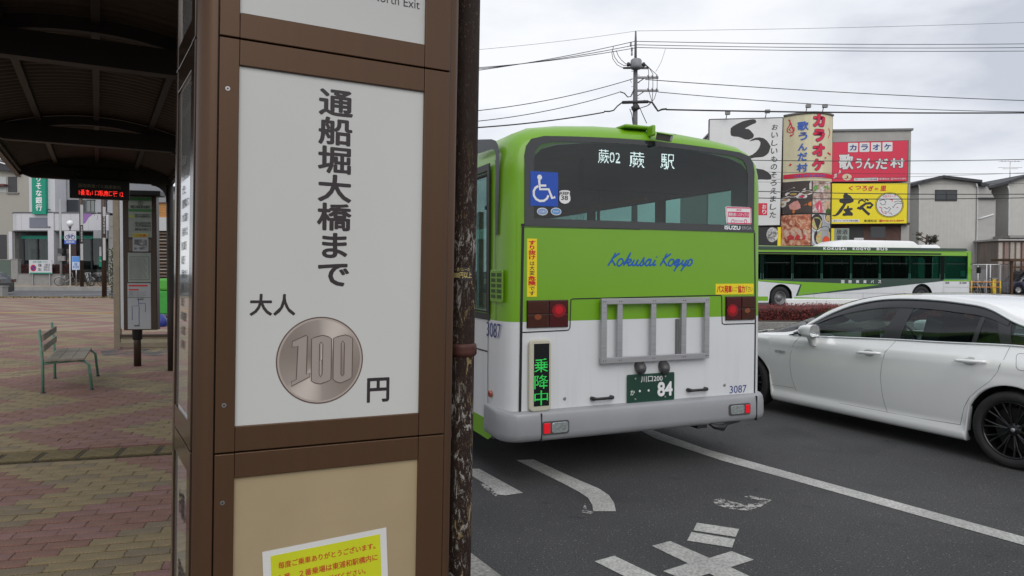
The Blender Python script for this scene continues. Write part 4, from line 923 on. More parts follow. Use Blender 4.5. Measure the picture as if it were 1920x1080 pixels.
for (x0, x1, y0, y1, mir) in ((1017, 1067, 789, 814, 0), (1367, 1407, 757, 778, 1)):
    a_ = BF.rect(x0, y0, x1, y1); rc = part('lamp_recess', MB().fplate(BF, rrect(*a_, .02), -.004, .003), mat('recess%d' % x0, (.07, .07, .075), .5), bus)
    w_ = a_[2] - a_[0]; h_ = a_[3] - a_[1]
    rr_ = (a_[0] + .01, a_[0] + w_ * .28) if not mir else (a_[2] - w_ * .26, a_[2] - .01); ll = (a_[0] + w_ * .33, a_[2] - .012) if not mir else (a_[0] + .012, a_[2] - w_ * .31)
    part('reflector', MB().fbox(BF, rr_[0], rr_[1], a_[1] + .012, a_[3] - .012, .003, .010), 'reflector', rc, .003)
    part('reverse_lamp', MB().fplate(BF, rrect(ll[0], a_[1] + .01, ll[1], a_[3] - .01, .022), .003, .012), mat('clear_lens%d' % x0, (.30, .33, .33), .1, .3, coat=1, var=.3, scale=60), rc, .005)
part('tow_hook', MB().tube([(.62, -.02, .37), (.66, -.05, .34), (.74, -.06, .325), (.80, -.04, .35), (.95, -.02, .36)], [.012, .02, .03, .014, .01], 8).box(.50, .60, -.03, .1, .33, .36), 'black', bus)
# roof camera on its bracket
cb_ = MB(); c0 = RF.uv(1205, 232)
cam_p = [RF.uv(1172, 222)[0], RF.uv(1230, 240)[0]]
part('camera_bracket', MB().box(cam_p[0] + .02, cam_p[1] - .02, .03, .2, 2.845, 2.872).box(cam_p[1] - .07, cam_p[1] - .04, -.06, .04, 2.775, 2.865), 'bus_main', bus, .012)
rv = MB().box(-.032, .032, -.06, .06, -.028, .028, T=Matrix.Translation((cam_p[1] + .012, -.10, 2.76)) @ Matrix.Rotation(R(18), 4, 'X') @ Matrix.Rotation(R(35), 4, 'Z'))
rc_ = part('rear_camera', rv, mat('camera_body', (.10, .09, .085), .35, .4), bus, .006)
part('visor', MB().box(-.045, .055, -.075, .06, .028, .034, T=Matrix.Translation((cam_p[1] + .012, -.10, 2.76)) @ Matrix.Rotation(R(18), 4, 'X') @ Matrix.Rotation(R(35), 4, 'Z')), 'bus_main', rc_)
part('camera_lens', MB().box(-.024, .024, -.064, -.0605, -.018, .018, T=Matrix.Translation((cam_p[1] + .012, -.10, 2.76)) @ Matrix.Rotation(R(18), 4, 'X') @ Matrix.Rotation(R(35), 4, 'Z')), 'alu', rc_)
for x in (): u = RF.uv(x, 240)[0]; part('roof_seam', MB().tube([(u, -.004, 2.755), (u + .004, .02, 2.795 if abs(u) < 1 else 2.77), (u + .01, .10, 2.835)], .006, 6), mat('green_seam%d' % x, (.08, .2, .01), .5), bus)
# left side details: black stripe, louvre, number, marker, joints
LS = Face(BM, (-1.2475, 0, 0), (0, -1, 0))       # picture-right is towards the rear (-y)
def ls(pts): return [LS.uv(*p) for p in pts]
def band(pts, w, m_='black', nm='stripe', d=.001): return part(nm, MB().ribbon(LS, ls(pts), w, d), m_, bus)
part('stripe', MB().poly([LS.P(*p, .001) for p in ls([(880, 262), (922, 261), (930, 264), (934, 272), (936.5, 285), (936, 330), (933.5, 440), (929.5, 440), (930, 330), (929.5, 290), (927, 281), (922, 280), (880, 294)])]), mat('dark_stripe', (.035, .042, .045), .4), bus)
band([(929, 300), (928.5, 505)], .01, nm='panel_gap'); band([(930, 562), (930, 600)], .006, nm='panel_gap')
band([(915.5, 600), (914.5, 700), (915, 778)], .008, nm='panel_gap'); band([(860, 644), (914, 659)], .012, nm='panel_gap')
part('window_surround', MB().poly([LS.P(*p, .0012) for p in ls([(850, 330), (915, 303), (923, 303), (920, 345), (916, 600), (850, 600)])]).poly([]) if False else MB().fbox(LS, -2.2, -.352, 1.272, 1.325, 0, .004).fbox(LS, -2.2, -.352, 2.475, 2.53, 0, .012).fbox(LS, -.395, -.352, 1.3255, 2.4745, 0, .012), 'black', bus)
u0_, v0_ = LS.uv(920, 565); u1_, v1_ = LS.uv(944, 506); 
lv = part('louvre', MB().fplate(LS, rrect(u0_, v0_, u1_ - .0, v1_, .02), 0, .006), 'bus_main', bus, .003)
for k in range(5):
    z = v0_ + .03 + k * (v1_ - v0_ - .04) / 5
    for q in (0, 1): part('slot', MB().fbox(LS, u0_ + .03 + q * (u1_ - u0_) * .45, u0_ + .03 + q * (u1_ - u0_) * .45 + (u1_ - u0_) * .33, z, z + .028, .006, .0085), mat('slot_green%d%d' % (k, q), (.03, .07, .006), .6), lv)
r3 = LS.rect(914, 604, 945, 633)
letters(LS, '3087', (LS.uv(912.5, 620)[0], LS.uv(930, 634)[1], -.12, LS.uv(930, 606)[1]), 'navy', bus, bold=.004, d=.002)
c_ = LS.uv(921, 738); part('side_marker', MB().fplate(LS, ell(c_[0], c_[1], .034, .03, 20), 0, .018), mat('marker', (.35, .05, .01), .2, coat=1), bus, .008)
wheel(bus, (-1.10, 3.1, .5), .5, .28, .29, 'bus', -1); wheel(bus, (1.10, 3.1, .5), .5, .28, .29, 'bus', 1)
wheel(bus, (-1.10, 8.4, .5), .5, .28, .29, 'bus', -1); wheel(bus, (1.10, 8.4, .5), .5, .28, .29, 'bus', 1)
part('axle', MB().tube([(-1.0, 3.1, .5), (1.0, 3.1, .5)], .09, 10).tube([(-1.0, 8.4, .5), (1.0, 8.4, .5)], .07, 10), 'interior_d', bus)

# ---------------- the far bus, side on
FM = frame(12.0, 31.8, 0, -75) @ Matrix.Translation((-1.245, 0, 0))
OFF = 2.1                                       # rear overhang hidden behind the near bus
FM = FM @ Matrix.Translation((0, -OFF - 1.2, 0))
fbus = thing('bus', 'second green and white city bus seen side on across the roundabout', 'bus', FM)
FS = Face(FM, (1.246, 0, 0), (0, 1, 0))
wr, wf = FS.uv(1464, 556)[0], FS.uv(1729, 550)[0]; LF_ = FS.uv(1821, 510)[0]
edges = [FS.uv(x, 500)[0] for x in (1430, 1486, 1541, 1596, 1650, 1706, 1764)]
fw = [(a + .05, b - .05, 'LR') for a, b in zip(edges, edges[1:])] + [(FS.uv(1772, 500)[0], FS.uv(1813, 500)[0], 'LR')]
fw = [(.5, edges[0] - .1, 'LR')] + fw
bus_body(fbus, LF_, (wr, wf), fw, 'bus_far'); bus_body(fbus, LF_, (wr, wf), fw, 'interior_d', .05)
part('underbody', MB().box(-1.15, .95, .3, LF_ - .3, .42, 1.0), 'interior_d', fbus)
st = MB()
for y in np.arange(.9, LF_ - 3, .85):
    for x in (-.95, -.5, .5, .95): st.box(x - .2, x + .2, y, y + .12, 1.1, 2.0)
part('seats', st, 'seat', fbus, kind='stuff')
rl = MB()
for y in np.arange(1.6, LF_ - 1, 1.4):
    rl.tube([(.5, y, .95), (.5, y, 2.75)], .02, 6)
part('grab_rail', rl, mat('rail_far', (.4, .35, .3), .4), fbus)
M['glass_far'] = glass('glass_far', (.30, .52, .46), gloss=.0, k=.25)
for y0, y1, sd_ in fw:
    for s in sd_:
        x = 1.247 * (1 if s == 'R' else -1); part('window', MB().box(min(x, x * .995), max(x, x * .995), y0 - .05, y1 + .05, 1.31, 2.46), 'glass_far', fbus)
    part('window_bar', MB().fbox(FS, y0 + .1, y1 - .1, 2.06, 2.09, .001, .006), 'black', fbus)
# dark surround between panes
for a_, b_ in zip(fw, fw[1:]): part('window_pillar', MB().fbox(FS, a_[1] + .03, b_[0] - .03, 1.31, 2.46, .0, .004), 'matte', fbus)
def dec(pxs, m_, nm, d): return sheet(FS, pxs, m_, fbus, nm, d)
M['b_green'] = mat('livery_green', (.165, .39, .012), .35, coat=.5); M['b_dark'] = mat('livery_dark', (.022, .05, .038), .35, coat=.4)
dec([(1380, 461), (1812, 465.8), (1815, 470.8), (1380, 467)], 'b_dark', 'roof_stripe', .004)
dec([(1380, 471.6), (1765, 475), (1765, 477.5), (1380, 474.6)], 'black', 'window_top', .0045)
dec([(1380, 522.3), (1768.5, 522.8), (1768.6, 527), (1720, 532.2), (1650, 539.8), (1492, 555), (1500, 534), (1380, 523.6)], 'b_dark', 'dark_wedge', .003)
dec([(1380, 522.6), (1426, 524.4), (1503, 528.5), (1650.5, 533.8), (1496, 554), (1503, 533.4), (1426, 526.9), (1380, 525)], 'b_green', 'green_wedge', .006)
dec([(1380, 555.4), (1440, 556), (1440, 564), (1380, 564)], 'b_green', 'skirt_stripe', .003)
dec([(1489, 557.2), (1640, 561), (1700, 561), (1700, 567), (1489, 566)], 'b_green', 'skirt_stripe', .003)
dec([(1768.8, 524.3), (1817, 525), (1817, 527.6), (1768.8, 527.2)], 'b_green', 'driver_stripe', .006)
dec([(1814.6, 470), (1820.5, 472), (1820.5, 526), (1814.6, 526)], 'b_green', 'front_pillar', .005)
for y in (546.8,): part('panel_gap', MB().ribbon(FS, [FS.uv(1495, 549), FS.uv(1700, 550)], .012, .008), mat('gap_grey', (.25, .25, .26), .6), fbus)
for x in (1526, 1618): part('panel_gap', MB().ribbon(FS, [FS.uv(x, 549), FS.uv(x, 562)], .012, .008), mat('gap_grey%d' % x, (.25, .25, .26), .6), fbus)
part('panel_gap', MB().ribbon(FS, [FS.uv(1769.5, 528), FS.uv(1769.5, 556)], .015, .008), 'interior', fbus); part('panel_gap', MB().ribbon(FS, [FS.uv(1769.5, 538), FS.uv(1817, 538.5)], .015, .008), 'interior', fbus)
for tx, x0, x1 in (('KOKUSAI', 1543.5, 1587), ('KOGYO', 1598.5, 1632), ('BUS', 1643.5, 1664)): letters(FS, tx, FS.rect(x0, 463.6 + (x0 - 1540) * .008, x1, 468.8 + (x0 - 1540) * .008), 'white', fbus, bold=.04, sp=1.3, d=.008)
for k, tx in enumerate('国際興業バス'): x0 = 1577 + k * 13.8; letters(FS, tx, FS.rect(x0, 525.2, x0 + 6, 531.2), 'white', fbus, bold=.02, d=.009)
letters(FS, '5104', FS.rect(1799, 528.3, 1812, 532.5), 'ink', fbus, bold=.02, d=.008); letters(FS, '乗務', FS.rect(1772, 528.3, 1780, 532.5), 'ink', fbus, d=.008)
# roof pod and hatch
def pod(x0, x1, zt, nm):
    a, b = FS.uv(x0, 455)[0], FS.uv(x1, 455)[0]; rows = []
    for f_, h in ((0, 0), (.04, .35), (.12, .8), (.22, 1), (.9, 1), (.95, .92), (.985, .6), (1, 0)):
        y = a + (b - a) * f_; rows.append([(x, y, 2.83 + (zt - 2.83) * h * g_) for x, g_ in ((-.85, 0), (-.8, .7), (-.7, 1), (0, 1.05), (.7, 1), (.8, .7), (.85, 0))])
    part(nm, MB().grid(rows), 'white', fbus)
pod(1573, 1738, 3.17, 'roof_pod'); pod(1742, 1777, 3.00, 'roof_hatch')
wheel(fbus, (1.09, wr, .5), .5, .28, .30, 'bus', 1); wheel(fbus, (1.09, wf, .5), .5, .28, .30, 'bus', 1); wheel(fbus, (-1.09, wr, .5), .5, .28, .30, 'bus', -1); wheel(fbus, (-1.09, wf, .5), .5, .28, .30, 'bus', -1)
part('mirror', MB().tube([(1.2, LF_ - .1, 2.05), (1.45, LF_ + .15, 2.1), (1.5, LF_ + .2, 1.9)], .015, 6).box(1.4, 1.58, LF_ + .14, LF_ + .24, 1.62, 1.92), 'black', fbus)
part('windscreen', MB().box(-1.02, 1.02, LF_ - .002, LF_ + .006, 1.28, 2.6), 'glass_far', fbus)
# the driver's newspaper-white card in the window
part('side_card', MB().fbox(FS, FS.uv(1803, 500)[0], FS.uv(1812, 500)[0], 1.45, 1.75, -.06, -.05), 'paper', fbus)

# ================================================================== WHITE SALOON
CM = frame(5.03, 6.42, 0, 26.1)
car = thing('car', 'pearl white saloon car with dark multi-spoke wheels waiting beside the bus', 'car', CM)
M['pearl'] = mat('pearl_white', (.84, .85, .845), .22, .05, .015, 4, coat=1, spec=.5)
M['tint_strip'] = mat('smoked_plastic', (.024, .024, .028), .25, coat=.2)
YF, YR, YFA = 3.86, -1.06, 3.02
beltp = [(-1.06, .98), (-.6, 1.03), (-.1, 1.037), (.1, 1.034), (.6, 1.01), (1.1, .993), (1.95, .952), (2.3, .94), (2.9, .90), (3.4, .83), (3.7, .72), (3.86, .58)]
railp = [(-1.06, 1.0), (-.9, 1.06), (-.5, 1.15), (-.1, 1.20), (.037, 1.222), (.32, 1.335), (.593, 1.372), (.852, 1.388), (1.09, 1.390), (1.323, 1.379), (1.531, 1.350), (1.744, 1.293), (1.969, 1.193), (2.158, 1.075), (2.36, .955), (2.9, .915), (3.4, .845), (3.7, .735), (3.86, .59)]
railp[3] = (-.1, 1.19)
centp = [(-1.06, 1.02), (-.95, 1.09), (-.7, 1.17), (-.3, 1.31), (.0, 1.385), (.467, 1.445), (.802, 1.458), (1.162, 1.455), (1.561, 1.433), (1.865, 1.392), (2.09, 1.335), (2.327, 1.243), (2.608, 1.122), (2.85, 1.0), (2.95, .97), (3.4, .905), (3.7, .80), (3.86, .64)]
def plan(y): return slerp([(-1.06, .70), (-.95, .87), (-.6, .965), (0, 1), (2.9, 1), (3.3, .97), (3.6, .88), (3.78, .72), (3.86, .5)], y)
def bottom(y):
    z = .155 if -.5 < y < 3.4 else lerp([(-1.06, .33), (-.5, .2)], y) if y < 0 else lerp([(3.4, .17), (3.86, .28)], y)
    for w, rr_ in ((-.02, .385), (YFA, .385)):
        d = abs(y - w)
        if d < rr_: z = max(z, .325 + math.sqrt(rr_**2 - d * d) * .99)
    return z
def hwid(y, z):
    b = slerp(beltp, y); f = plan(y)
    w = lerp([(.10, .84), (.155, .855), (.205, .892), (.225, .892), (.272, .852), (.35, .868), (.5, .884), (.68, .894), (.80, .892), (.86, .900), (.880, .896), (.90, .878), (.95, .850), (1.04, .800)], z)
    # haunches over the wheels
    w += .012 * math.exp(-((y + .02) / .5) ** 2) * max(0, 1 - abs(z - .72) / .3) + .012 * math.exp(-((y - YFA) / .5) ** 2) * max(0, 1 - abs(z - .72) / .3)
    return w * f
ys = sorted(set([round(v_, 4) for v_ in list(np.linspace(YR, YF, 72)) + list(np.linspace(-.02 - .385, -.02 + .385, 25)) + list(np.linspace(YFA - .385, YFA + .385, 25))]))
lev = [0, .03, .09, .14, .2, .3, .42, .55, .68, .78, .85, .90, .95, 1.0]
def sidepts(y):
    b = slerp(beltp, y); z0 = bottom(y); P = []
    for l in lev: z = z0 + (b - z0) * l; P.append((hwid(y, z), z))
    return P
for s, nm in ((-1, 'body_side'), (1, 'body_side')):
    rows = [[(s * x, y, z) for x, z in ([(hwid(y, bottom(y)) - .05, bottom(y) + .002)] + sidepts(y))] for y in ys]
    part(nm, MB().grid(rows), 'pearl', car)
def top(y, n=9):
    b = slerp(beltp, y); hb = hwid(y, b); rz = max(slerp(railp, y), b); cz = slerp(centp, y); k = min(1, max(0, (rz - b) / .38)); xr = hb * (1 - k) + .60 * k; bh = .048 * min(1, max(0, (2.42 - y) / .35)) * min(1, max(0, (y + 1.0) / .5)); P = [(xr, rz), (xr * .982, rz + bh)]; rz0 = rz; rz = rz + bh; cz = max(cz, rz + .004)
    for f_ in (.94, .85, .7, .5, .25, 0): P.append((xr * f_, rz + (cz - rz) * (1 - f_ ** 2.2)))
    return hb, b, xr, rz0, P
hood = [y for y in ys if y >= 2.34]; deck = [y for y in ys if y <= -.55]; roof = [y for y in ys if -.56 <= y <= 2.97]
def toprows(Y, a=0): 
    rows = []
    for y in Y:
        hb, b, xr, rz, P = top(y); L_ = [(hb, b)] + P; rows.append([(-x, y, z) for x, z in L_] + [(x, y, z) for x, z in reversed(L_[:-1])])
    return rows
def skip_hood(a, b): return False
part('bonnet', MB().grid(toprows([y for y in ys if y >= 2.94])), 'pearl', car)
rr = toprows(roof); nr = len(rr[0])
def roofskip(a, b): return b in (0, nr - 2) and roof[a] < 2.36
part('roof', MB().grid(rr, skip=lambda a, b: roofskip(a, b) or (roof[a] > 1.72 and 3 <= b <= nr - 5) or (roof[a] < -.02 and 3 <= b <= nr - 5)), 'pearl', car)
part('windscreen', MB().grid(rr, skip=lambda a, b: not (roof[a] > 1.72 and 3 <= b <= nr - 5)), 'glass_car', car)
part('rear_window', MB().grid(rr, skip=lambda a, b: not (roof[a] < -.02 and 3 <= b <= nr - 5)), 'glass_car2', car)
part('boot', MB().grid(toprows([y for y in ys if y <= -.50])), 'pearl', car)
for yy, nm in ((YF, 'front_fascia'), (YR, 'rear_fascia')):
    P = [(-x, yy, z) for x, z in sidepts(yy)] + [(p[0], yy, p[2]) for p in toprows([yy])[0][1:-1]] + [(x, yy, z) for x, z in reversed(sidepts(yy))]; part(nm, MB().poly(P), 'pearl', car)
# side glazing: surface between belt and rail
def SG(y, t, d=0, s=-1):
    hb, b, xr, rz, P = top(y); z = b + .004 + (rz - b) * t; x = hb - .012 + (xr + .004 - hb + .012) * t + math.sin(t * math.pi) * .018
    return (s * (x + d), y, z)
def gpane(y0, y1, m_, nm, s=-1, t0=.0, t1=.99, d=0, par=None, slope0=0, slope1=0, n=14, mt=5):
    rows = []
    for i in range(n + 1):
        rows.append([SG(y0 + (y1 - y0) * i / n + (slope0 * (1 - i / n) + slope1 * i / n) * (t0 + (t1 - t0) * j / mt), t0 + (t1 - t0) * j / mt, d, s) for j in range(mt + 1)])
    return part(nm, MB().grid(rows), m_, car)
for s in (-1, 1):
    gpane(1.20, 2.34, 'glass_car', 'door_window', s, slope0=-.10, slope1=-.0); gpane(.05, 1.10, 'glass_car2', 'door_window', s, slope0=.10, slope1=-.06); gpane(-.42, .06, 'glass_car2', 'quarter_window', s, slope0=.03, slope1=.08)
    gpane(1.06, 1.26, 'tint_strip', 'centre_pillar', s, t1=1.0, d=.004, slope0=-.05, slope1=-.12); gpane(.03, .12, 'tint_strip', 'rear_pillar', s, d=.004, slope0=.06, slope1=.10)
    gpane(.33, .375, 'tint_strip', 'window_divider', s, d=.003, slope0=-.02, slope1=-.03); gpane(2.14, 2.36, 'tint_strip', 'mirror_triangle', s, d=.003, n=6)
    # smoked rain visor under the drip rail, chrome rail and belt mouldings
    Y = np.linspace(.10, 2.30, 50); rows = []
    for y in Y:
        hb, b, xr, rz, P = top(y); h = max(rz - b, .01); w_ = .080 * min(1, (h / .36)) 
        rows.append([SG(y, 1 - w_ / h, .010, s), SG(y, 1 - w_ * .5 / h, .013, s), SG(y, 1.0, .006, s)])
    part('rain_visor', MB().grid(rows), 'tint_strip', car)
    part('rail_moulding', MB().tube([Vector(SG(y, 1.02, .016, s)) for y in np.linspace(-.45, 2.33, 70)], .012, 8), 'chrome', car)
    part('belt_moulding', MB().tube([Vector(SG(y, .005, .012, s)) for y in np.linspace(-.45, 2.33, 60)], .0105, 8), 'chrome', car)
    # door gaps, handles, creases
    def surf(y, z, d=.0015): return (s * (hwid(y, z) + d), y, z)
    def seam(pts, r=.0028, n=5):
        P = []
        for i in range(len(pts) - 1):
            for k in range(n): t_ = k / n; P.append(surf(pts[i][0] * (1 - t_) + pts[i + 1][0] * t_, pts[i][1] * (1 - t_) + pts[i + 1][1] * t_, -.0015))
        P.append(surf(*pts[-1], -.0015)); part('door_gap', MB().tube(P, r, 5), mat('gap', (.20, .20, .20), .7), car)
    seam([(2.235, .938), (2.30, .84), (2.345, .72), (2.352, .60), (2.335, .45), (2.27, .275)]); seam([(1.085, .99), (1.15, .88), (1.19, .75), (1.203, .60), (1.185, .42), (1.15, .272)])
    seam([(.045, 1.03), (.058, .92), (.085, .82), (.148, .725), (.25, .635), (.327, .555), (.38, .45), (.405, .35), (.425, .285)]); seam([(2.27, .275), (1.6, .268), (1.15, .270), (.8, .274), (.425, .287)], .003)
    seam([(2.66, .33), (2.5, .335), (2.32, .34)], .002)
    for (a_, b_, z_) in ((1.19, 1.455, .85), (.178, .448, .882)):
        m0 = (a_ + b_) / 2; hb_ = MB(); P = [Vector(surf(y, z_ + dz, dd)) for y, dz, dd in ((a_, .008, .012), (a_ + .03, .006, .034), (m0, 0, .040), (b_ - .04, -.006, .034), (b_, -.008, .012))]
        h_ = part('door_handle', MB().tube(P, [.012, .0155, .0165, .0155, .011], 12), 'pearl', car)
        rec = MB(); rows = []
        cxx = m0 + .01
        for q in range(5):
            r0 = q / 4; rows.append([surf(cxx + .062 * r0 * math.cos(a), z_ - .004 + .036 * r0 * math.sin(a), .0016 + .0004 * (1 - r0)) for a in np.linspace(0, 2 * math.pi, 22)])
        part('handle_cup', rec.grid(rows), mat('cup', (.42, .43, .43), .35), h_)
def mirror(s):
    fr = MB(); rows = []
    for k, (y, sc_) in enumerate(((1.935, .97), (1.945, 1.0), (2.0, .99), (2.05, .92), (2.10, .74), (2.13, .45), (2.14, .05))):
        q = rrect(-.082 * sc_, -.072 * sc_, .082 * sc_, .072 * sc_, .05 * sc_, 4); q.append(q[0]); rows.append([(s * (.985 + u), y - .02 * abs(u) * 2, 1.02 + v + .10 * u * -.15) for u, v in q])
    fr.grid(rows); m = part('door_mirror', fr, 'pearl', car)
    part('mirror_glass', MB().poly([(s * (.985 + u), 1.934, 1.025 + v) for u, v in rrect(-.072, -.062, .072, .062, .042, 4)]), 'chrome', m)
    part('mirror_stalk', MB().grid([[(s * (x + dx), 2.02 + dy, z) for dx, dy in ((-.03, -.045), (.03, -.035), (.03, .035), (-.03, .045), (-.03, -.045))] for x, z in ((.895, .855), (.915, .90), (.945, .965))], sm=True), 'pearl', m)
    part('mirror_lamp', MB().tube([(s * 1.09, 2.06, .985), (s * 1.03, 2.085, .972), (s * .94, 2.085, .965)], [.008, .012, .007], 8), 'tint_strip', m)
mirror(-1); mirror(1)
# fender badge
CF = Face(CM, (-.899, 0, 0), (0, -1, 0)); letters(CF, 'HYBRID', CF.rect(1454, 656.5, 1473, 661.5), 'alu', car, bold=.02, d=.008)
c_ = CF.rect(1906, 664, 1950, 696); part('fuel_flap', MB().ribbon(CF, rrect(*c_, .035), .004, .006, closed=True), mat('gapc', (.2, .2, .2), .7), car)
# wheels and wells
for s in (-1, 1):
    wheel(car, (s * .79, -.02, .328), .328, .225, .243, 'car', s); wheel(car, (s * .79, YFA, .328), .328, .225, .243, 'car', s)
    for wy in (-.02, YFA):
        rows = [[(s * x, wy + .384 * math.cos(a), .325 + .381 * math.sin(a)) for a in np.linspace(-.35, math.pi + .35, 26)] for x in (.858, .55)]
        part('wheel_arch', MB().grid(rows).poly([(s * .56, wy + .384 * math.cos(a), .325 + .381 * math.sin(a)) for a in np.linspace(-.35, math.pi + .35, 26)]), 'black', car)
part('underbody', MB().box(-.80, .80, .42, 2.6, .17, .28).box(-.55, .55, -.95, 3.7, .22, .45), 'interior_d', car)
# cabin
cb_ = MB().box(-.72, .72, -.5, 2.6, .28, .5)
part('floor', cb_, 'interior_d', car)
M['leather'] = mat('leather', (.03, .03, .032), .5, var=.1, scale=20)
for (x, y) in ((-.38, 1.0), (.38, 1.0)):
    s_ = MB().box(x - .26, x + .26, y, y + .5, .5, .68).box(x - .25, x + .25, -.09, .09, 0, .62, T=Matrix.Translation((0, y - .02, .62)) @ Matrix.Rotation(R(14), 4, 'X')).box(x - .12, x + .12, -.05, .05, 0, .19, T=Matrix.Translation((0, y - .17, 1.10)) @ Matrix.Rotation(R(8), 4, 'X'))
    s_.v = [(a if abs(a) < 9 else 0, b, c) for a, b, c in s_.v]; part('front_seat', s_, 'leather', car, .03)
s_ = MB().box(-.66, .66, .05, .5, .45, .62).box(-.66, .66, -.08, .08, 0, .58, T=Matrix.Translation((0, .0, .6)) @ Matrix.Rotation(R(18), 4, 'X'))
for x in (-.42, .42): s_.box(x - .13, x + .13, -.05, .05, 0, .16, T=Matrix.Translation((0, -.18, 1.10)))
part('rear_seat', s_, 'leather', car, .03)
part('dashboard', MB().box(-.74, .74, 2.05, 2.75, .62, .90).box(-.1, .16, 1.98, 2.06, .86, 1.02), 'leather', car, .03)
part('steering_wheel', MB().tube([Vector((.38 + .18 * math.cos(a), 1.82 + .06 * math.sin(a), .88 + .17 * math.sin(a))) for a in np.linspace(0, 2 * math.pi, 24)[:-1]], .014, 8, closed=True).tube([(.38, 1.82, .88), (.38, 2.1, .78)], .03, 8), 'leather', car)
part('inner_mirror', MB().box(-.12, .12, 2.0, 2.03, 1.26, 1.33), 'black', car)
# lamps front and rear (hidden ends still built)
for s in (-1, 1):
    part('headlight', MB().box(s * .55 - .16, s * .55 + .16, 3.66, 3.80, .60, .70), 'chrome', car, .02); part('tail_light', MB().box(s * .60 - .12, s * .60 + .12, YR - .012, YR + .02, .80, .90), 'red_dark', car, .01)
# ================================================================== UTILITY POLE AND LINES
def pxY(px, py_, Y): return atY(px, py_, Y)
UPY = 38.0
top_ = pxY(1192, 60, UPY); UX = top_.x; UM = Matrix.Translation((UX, UPY, 0))
up = thing('utility_pole', 'tall concrete utility pole with a transformer can and crossarms behind the near bus', 'utility pole', UM)
def uz(y): return pxY(1192, y, UPY).z
def ux(x, y=200): return pxY(x, y, UPY).x - UX
part('pole', MB().tube([(0, 0, 0), (0, 0, uz(215)), (0, 0, uz(110))], [.19, .13, .11], 16), 'pole_c', up)
part('spike', MB().tube([(0, 0, uz(112)), (0, 0, uz(77)), (0, 0, uz(58))], [.07, .06, .04], 8), 'pole_c', up)
part('transformer', MB().lathe([(.001, uz(112)), (.24, uz(113)), (.30, uz(116)), (.31, uz(127)), (.26, uz(131)), (.001, uz(131))], (0, -.18, 0), n=16), mat('transformer_grey', (.22, .23, .25), .5, var=.1), up)
for x in (-.40, .40): part('bushing', MB().lathe([(.001, uz(126)), (.09, uz(126)), (.10, uz(122)), (.06, uz(119)), (.001, uz(118.5))], (x, -.18, 0), n=10), 'wire', up)
for y, x1 in ((145.5, 1234), (170, 1234), (127.5, 1215)):
    z = uz(y); part('crossarm', MB().box(-.05, ux(x1), -.06, .06, z - .05, z + .05), mat('arm%d' % y, (.20, .20, .21), .5, .4), up)
    if y > 140:
        part('arm_brace', MB().tube([(0, 0, z - .35), (ux(1208), 0, z - .03)], .025, 6), 'pole_c', up)
        for x in (1214.5, 1222.5, 1231): part('insulator', MB().lathe([(.001, 0), (.045, 0), (.05, .05), (.03, .1), (.001, .12)], (ux(x), 0, z + .04), n=8), mat('ins%d%d' % (x, y), (.5, .5, .5), .3), up)
z = uz(127.5); part('crossarm', MB().box(ux(1168), .05, -.06, .06, z - .04, z + .04), 'pole_c', up)
for y, x0, x1 in ((83, 1182, 1192), (92, 1184, 1192), (100, 1184, 1192)): part('pin_insulator', MB().tube([(ux(x0), 0, uz(y + 4)), (ux(x0), 0, uz(y - 3))], .05, 8), mat('pin%d' % y, (.35, .36, .38), .4), up)
part('cable_joint', MB().tube([(ux(1166), -.1, uz(193)), (ux(1214.5), -.1, uz(191.5))], [.085, .085], 10), 'wire', up)
part('cable_joint', MB().tube([(-.16, -.1, uz(206)), (.16, -.1, uz(200))], [.16, .16], 8), 'wire', up)
for k in range(14): 
    y = 112 + k * 7.2
    part('step_bolt', MB().tube([(-.22 if k % 2 else .0, 0, uz(y)), (.0 if k % 2 else .22, 0, uz(y))], .014, 5), 'steel', up)
def jump(pts, r=.016, nm='jumper'): return part(nm, MB().tube([(ux(x), -.12, uz(y)) for x, y in pts], r, 6), 'wire', up)
jump([(1149, 89), (1146, 100), (1148, 112), (1156, 123), (1168, 129), (1178, 129)]); jump([(1148, 97), (1151, 108), (1158, 118), (1168, 124), (1178, 124)]); jump([(1154, 96), (1158, 106), (1164, 114), (1172, 121), (1180, 121)])
jump([(1205, 120), (1214, 126), (1215.5, 146), (1215, 170), (1219, 183), (1222, 192)]); jump([(1205, 121), (1217, 130), (1223, 140), (1223, 170), (1222, 190), (1212, 200), (1198, 204)]); jump([(1206, 119), (1222, 134), (1231, 142), (1231, 168), (1226, 186), (1216, 198), (1198, 204)])
jump([(1180, 150), (1183, 156)], .012); jump([(1195, 156), (1204, 149), (1210, 148)], .012); jump([(1206, 190), (1222, 193), (1228, 202), (1233, 209), (1240, 206), (1249, 205)], .05); jump([(1166, 193), (1157, 200), (1150, 208), (1142, 210), (1132, 210)], .035)
jump([(1161, 173), (1170, 176), (1176, 183), (1182, 182), (1188, 168)], .03); jump([(1180, 205), (1184, 215), (1186, 232)], .02); jump([(1199, 203), (1204, 215), (1212, 232)], .02); jump([(1246, 93), (1238, 118), (1228, 136)], .009)
GW = 'overhead lines strung from the utility pole'
def line(a, b, Ya, Yb, r=.02, sag=.25, label=None, parent_lbl=GW, bumps=0, m='wire'):
    A, B = pxY(*a, Ya), pxY(*b, Yb); n = 24; o = A.copy(); P = []
    d = (B - A); ext = 1.0
    for i in range(n + 1):
        t_ = i / n; p = A + d * t_; p.z -= sag * 4 * t_ * (1 - t_); P.append(p - o)
    l = part('power_line', MB().tube(P, r * .8, 6), m); tag(l, label, 'power line', parent_lbl, Matrix.Translation(o)); return l
R_ = 2050
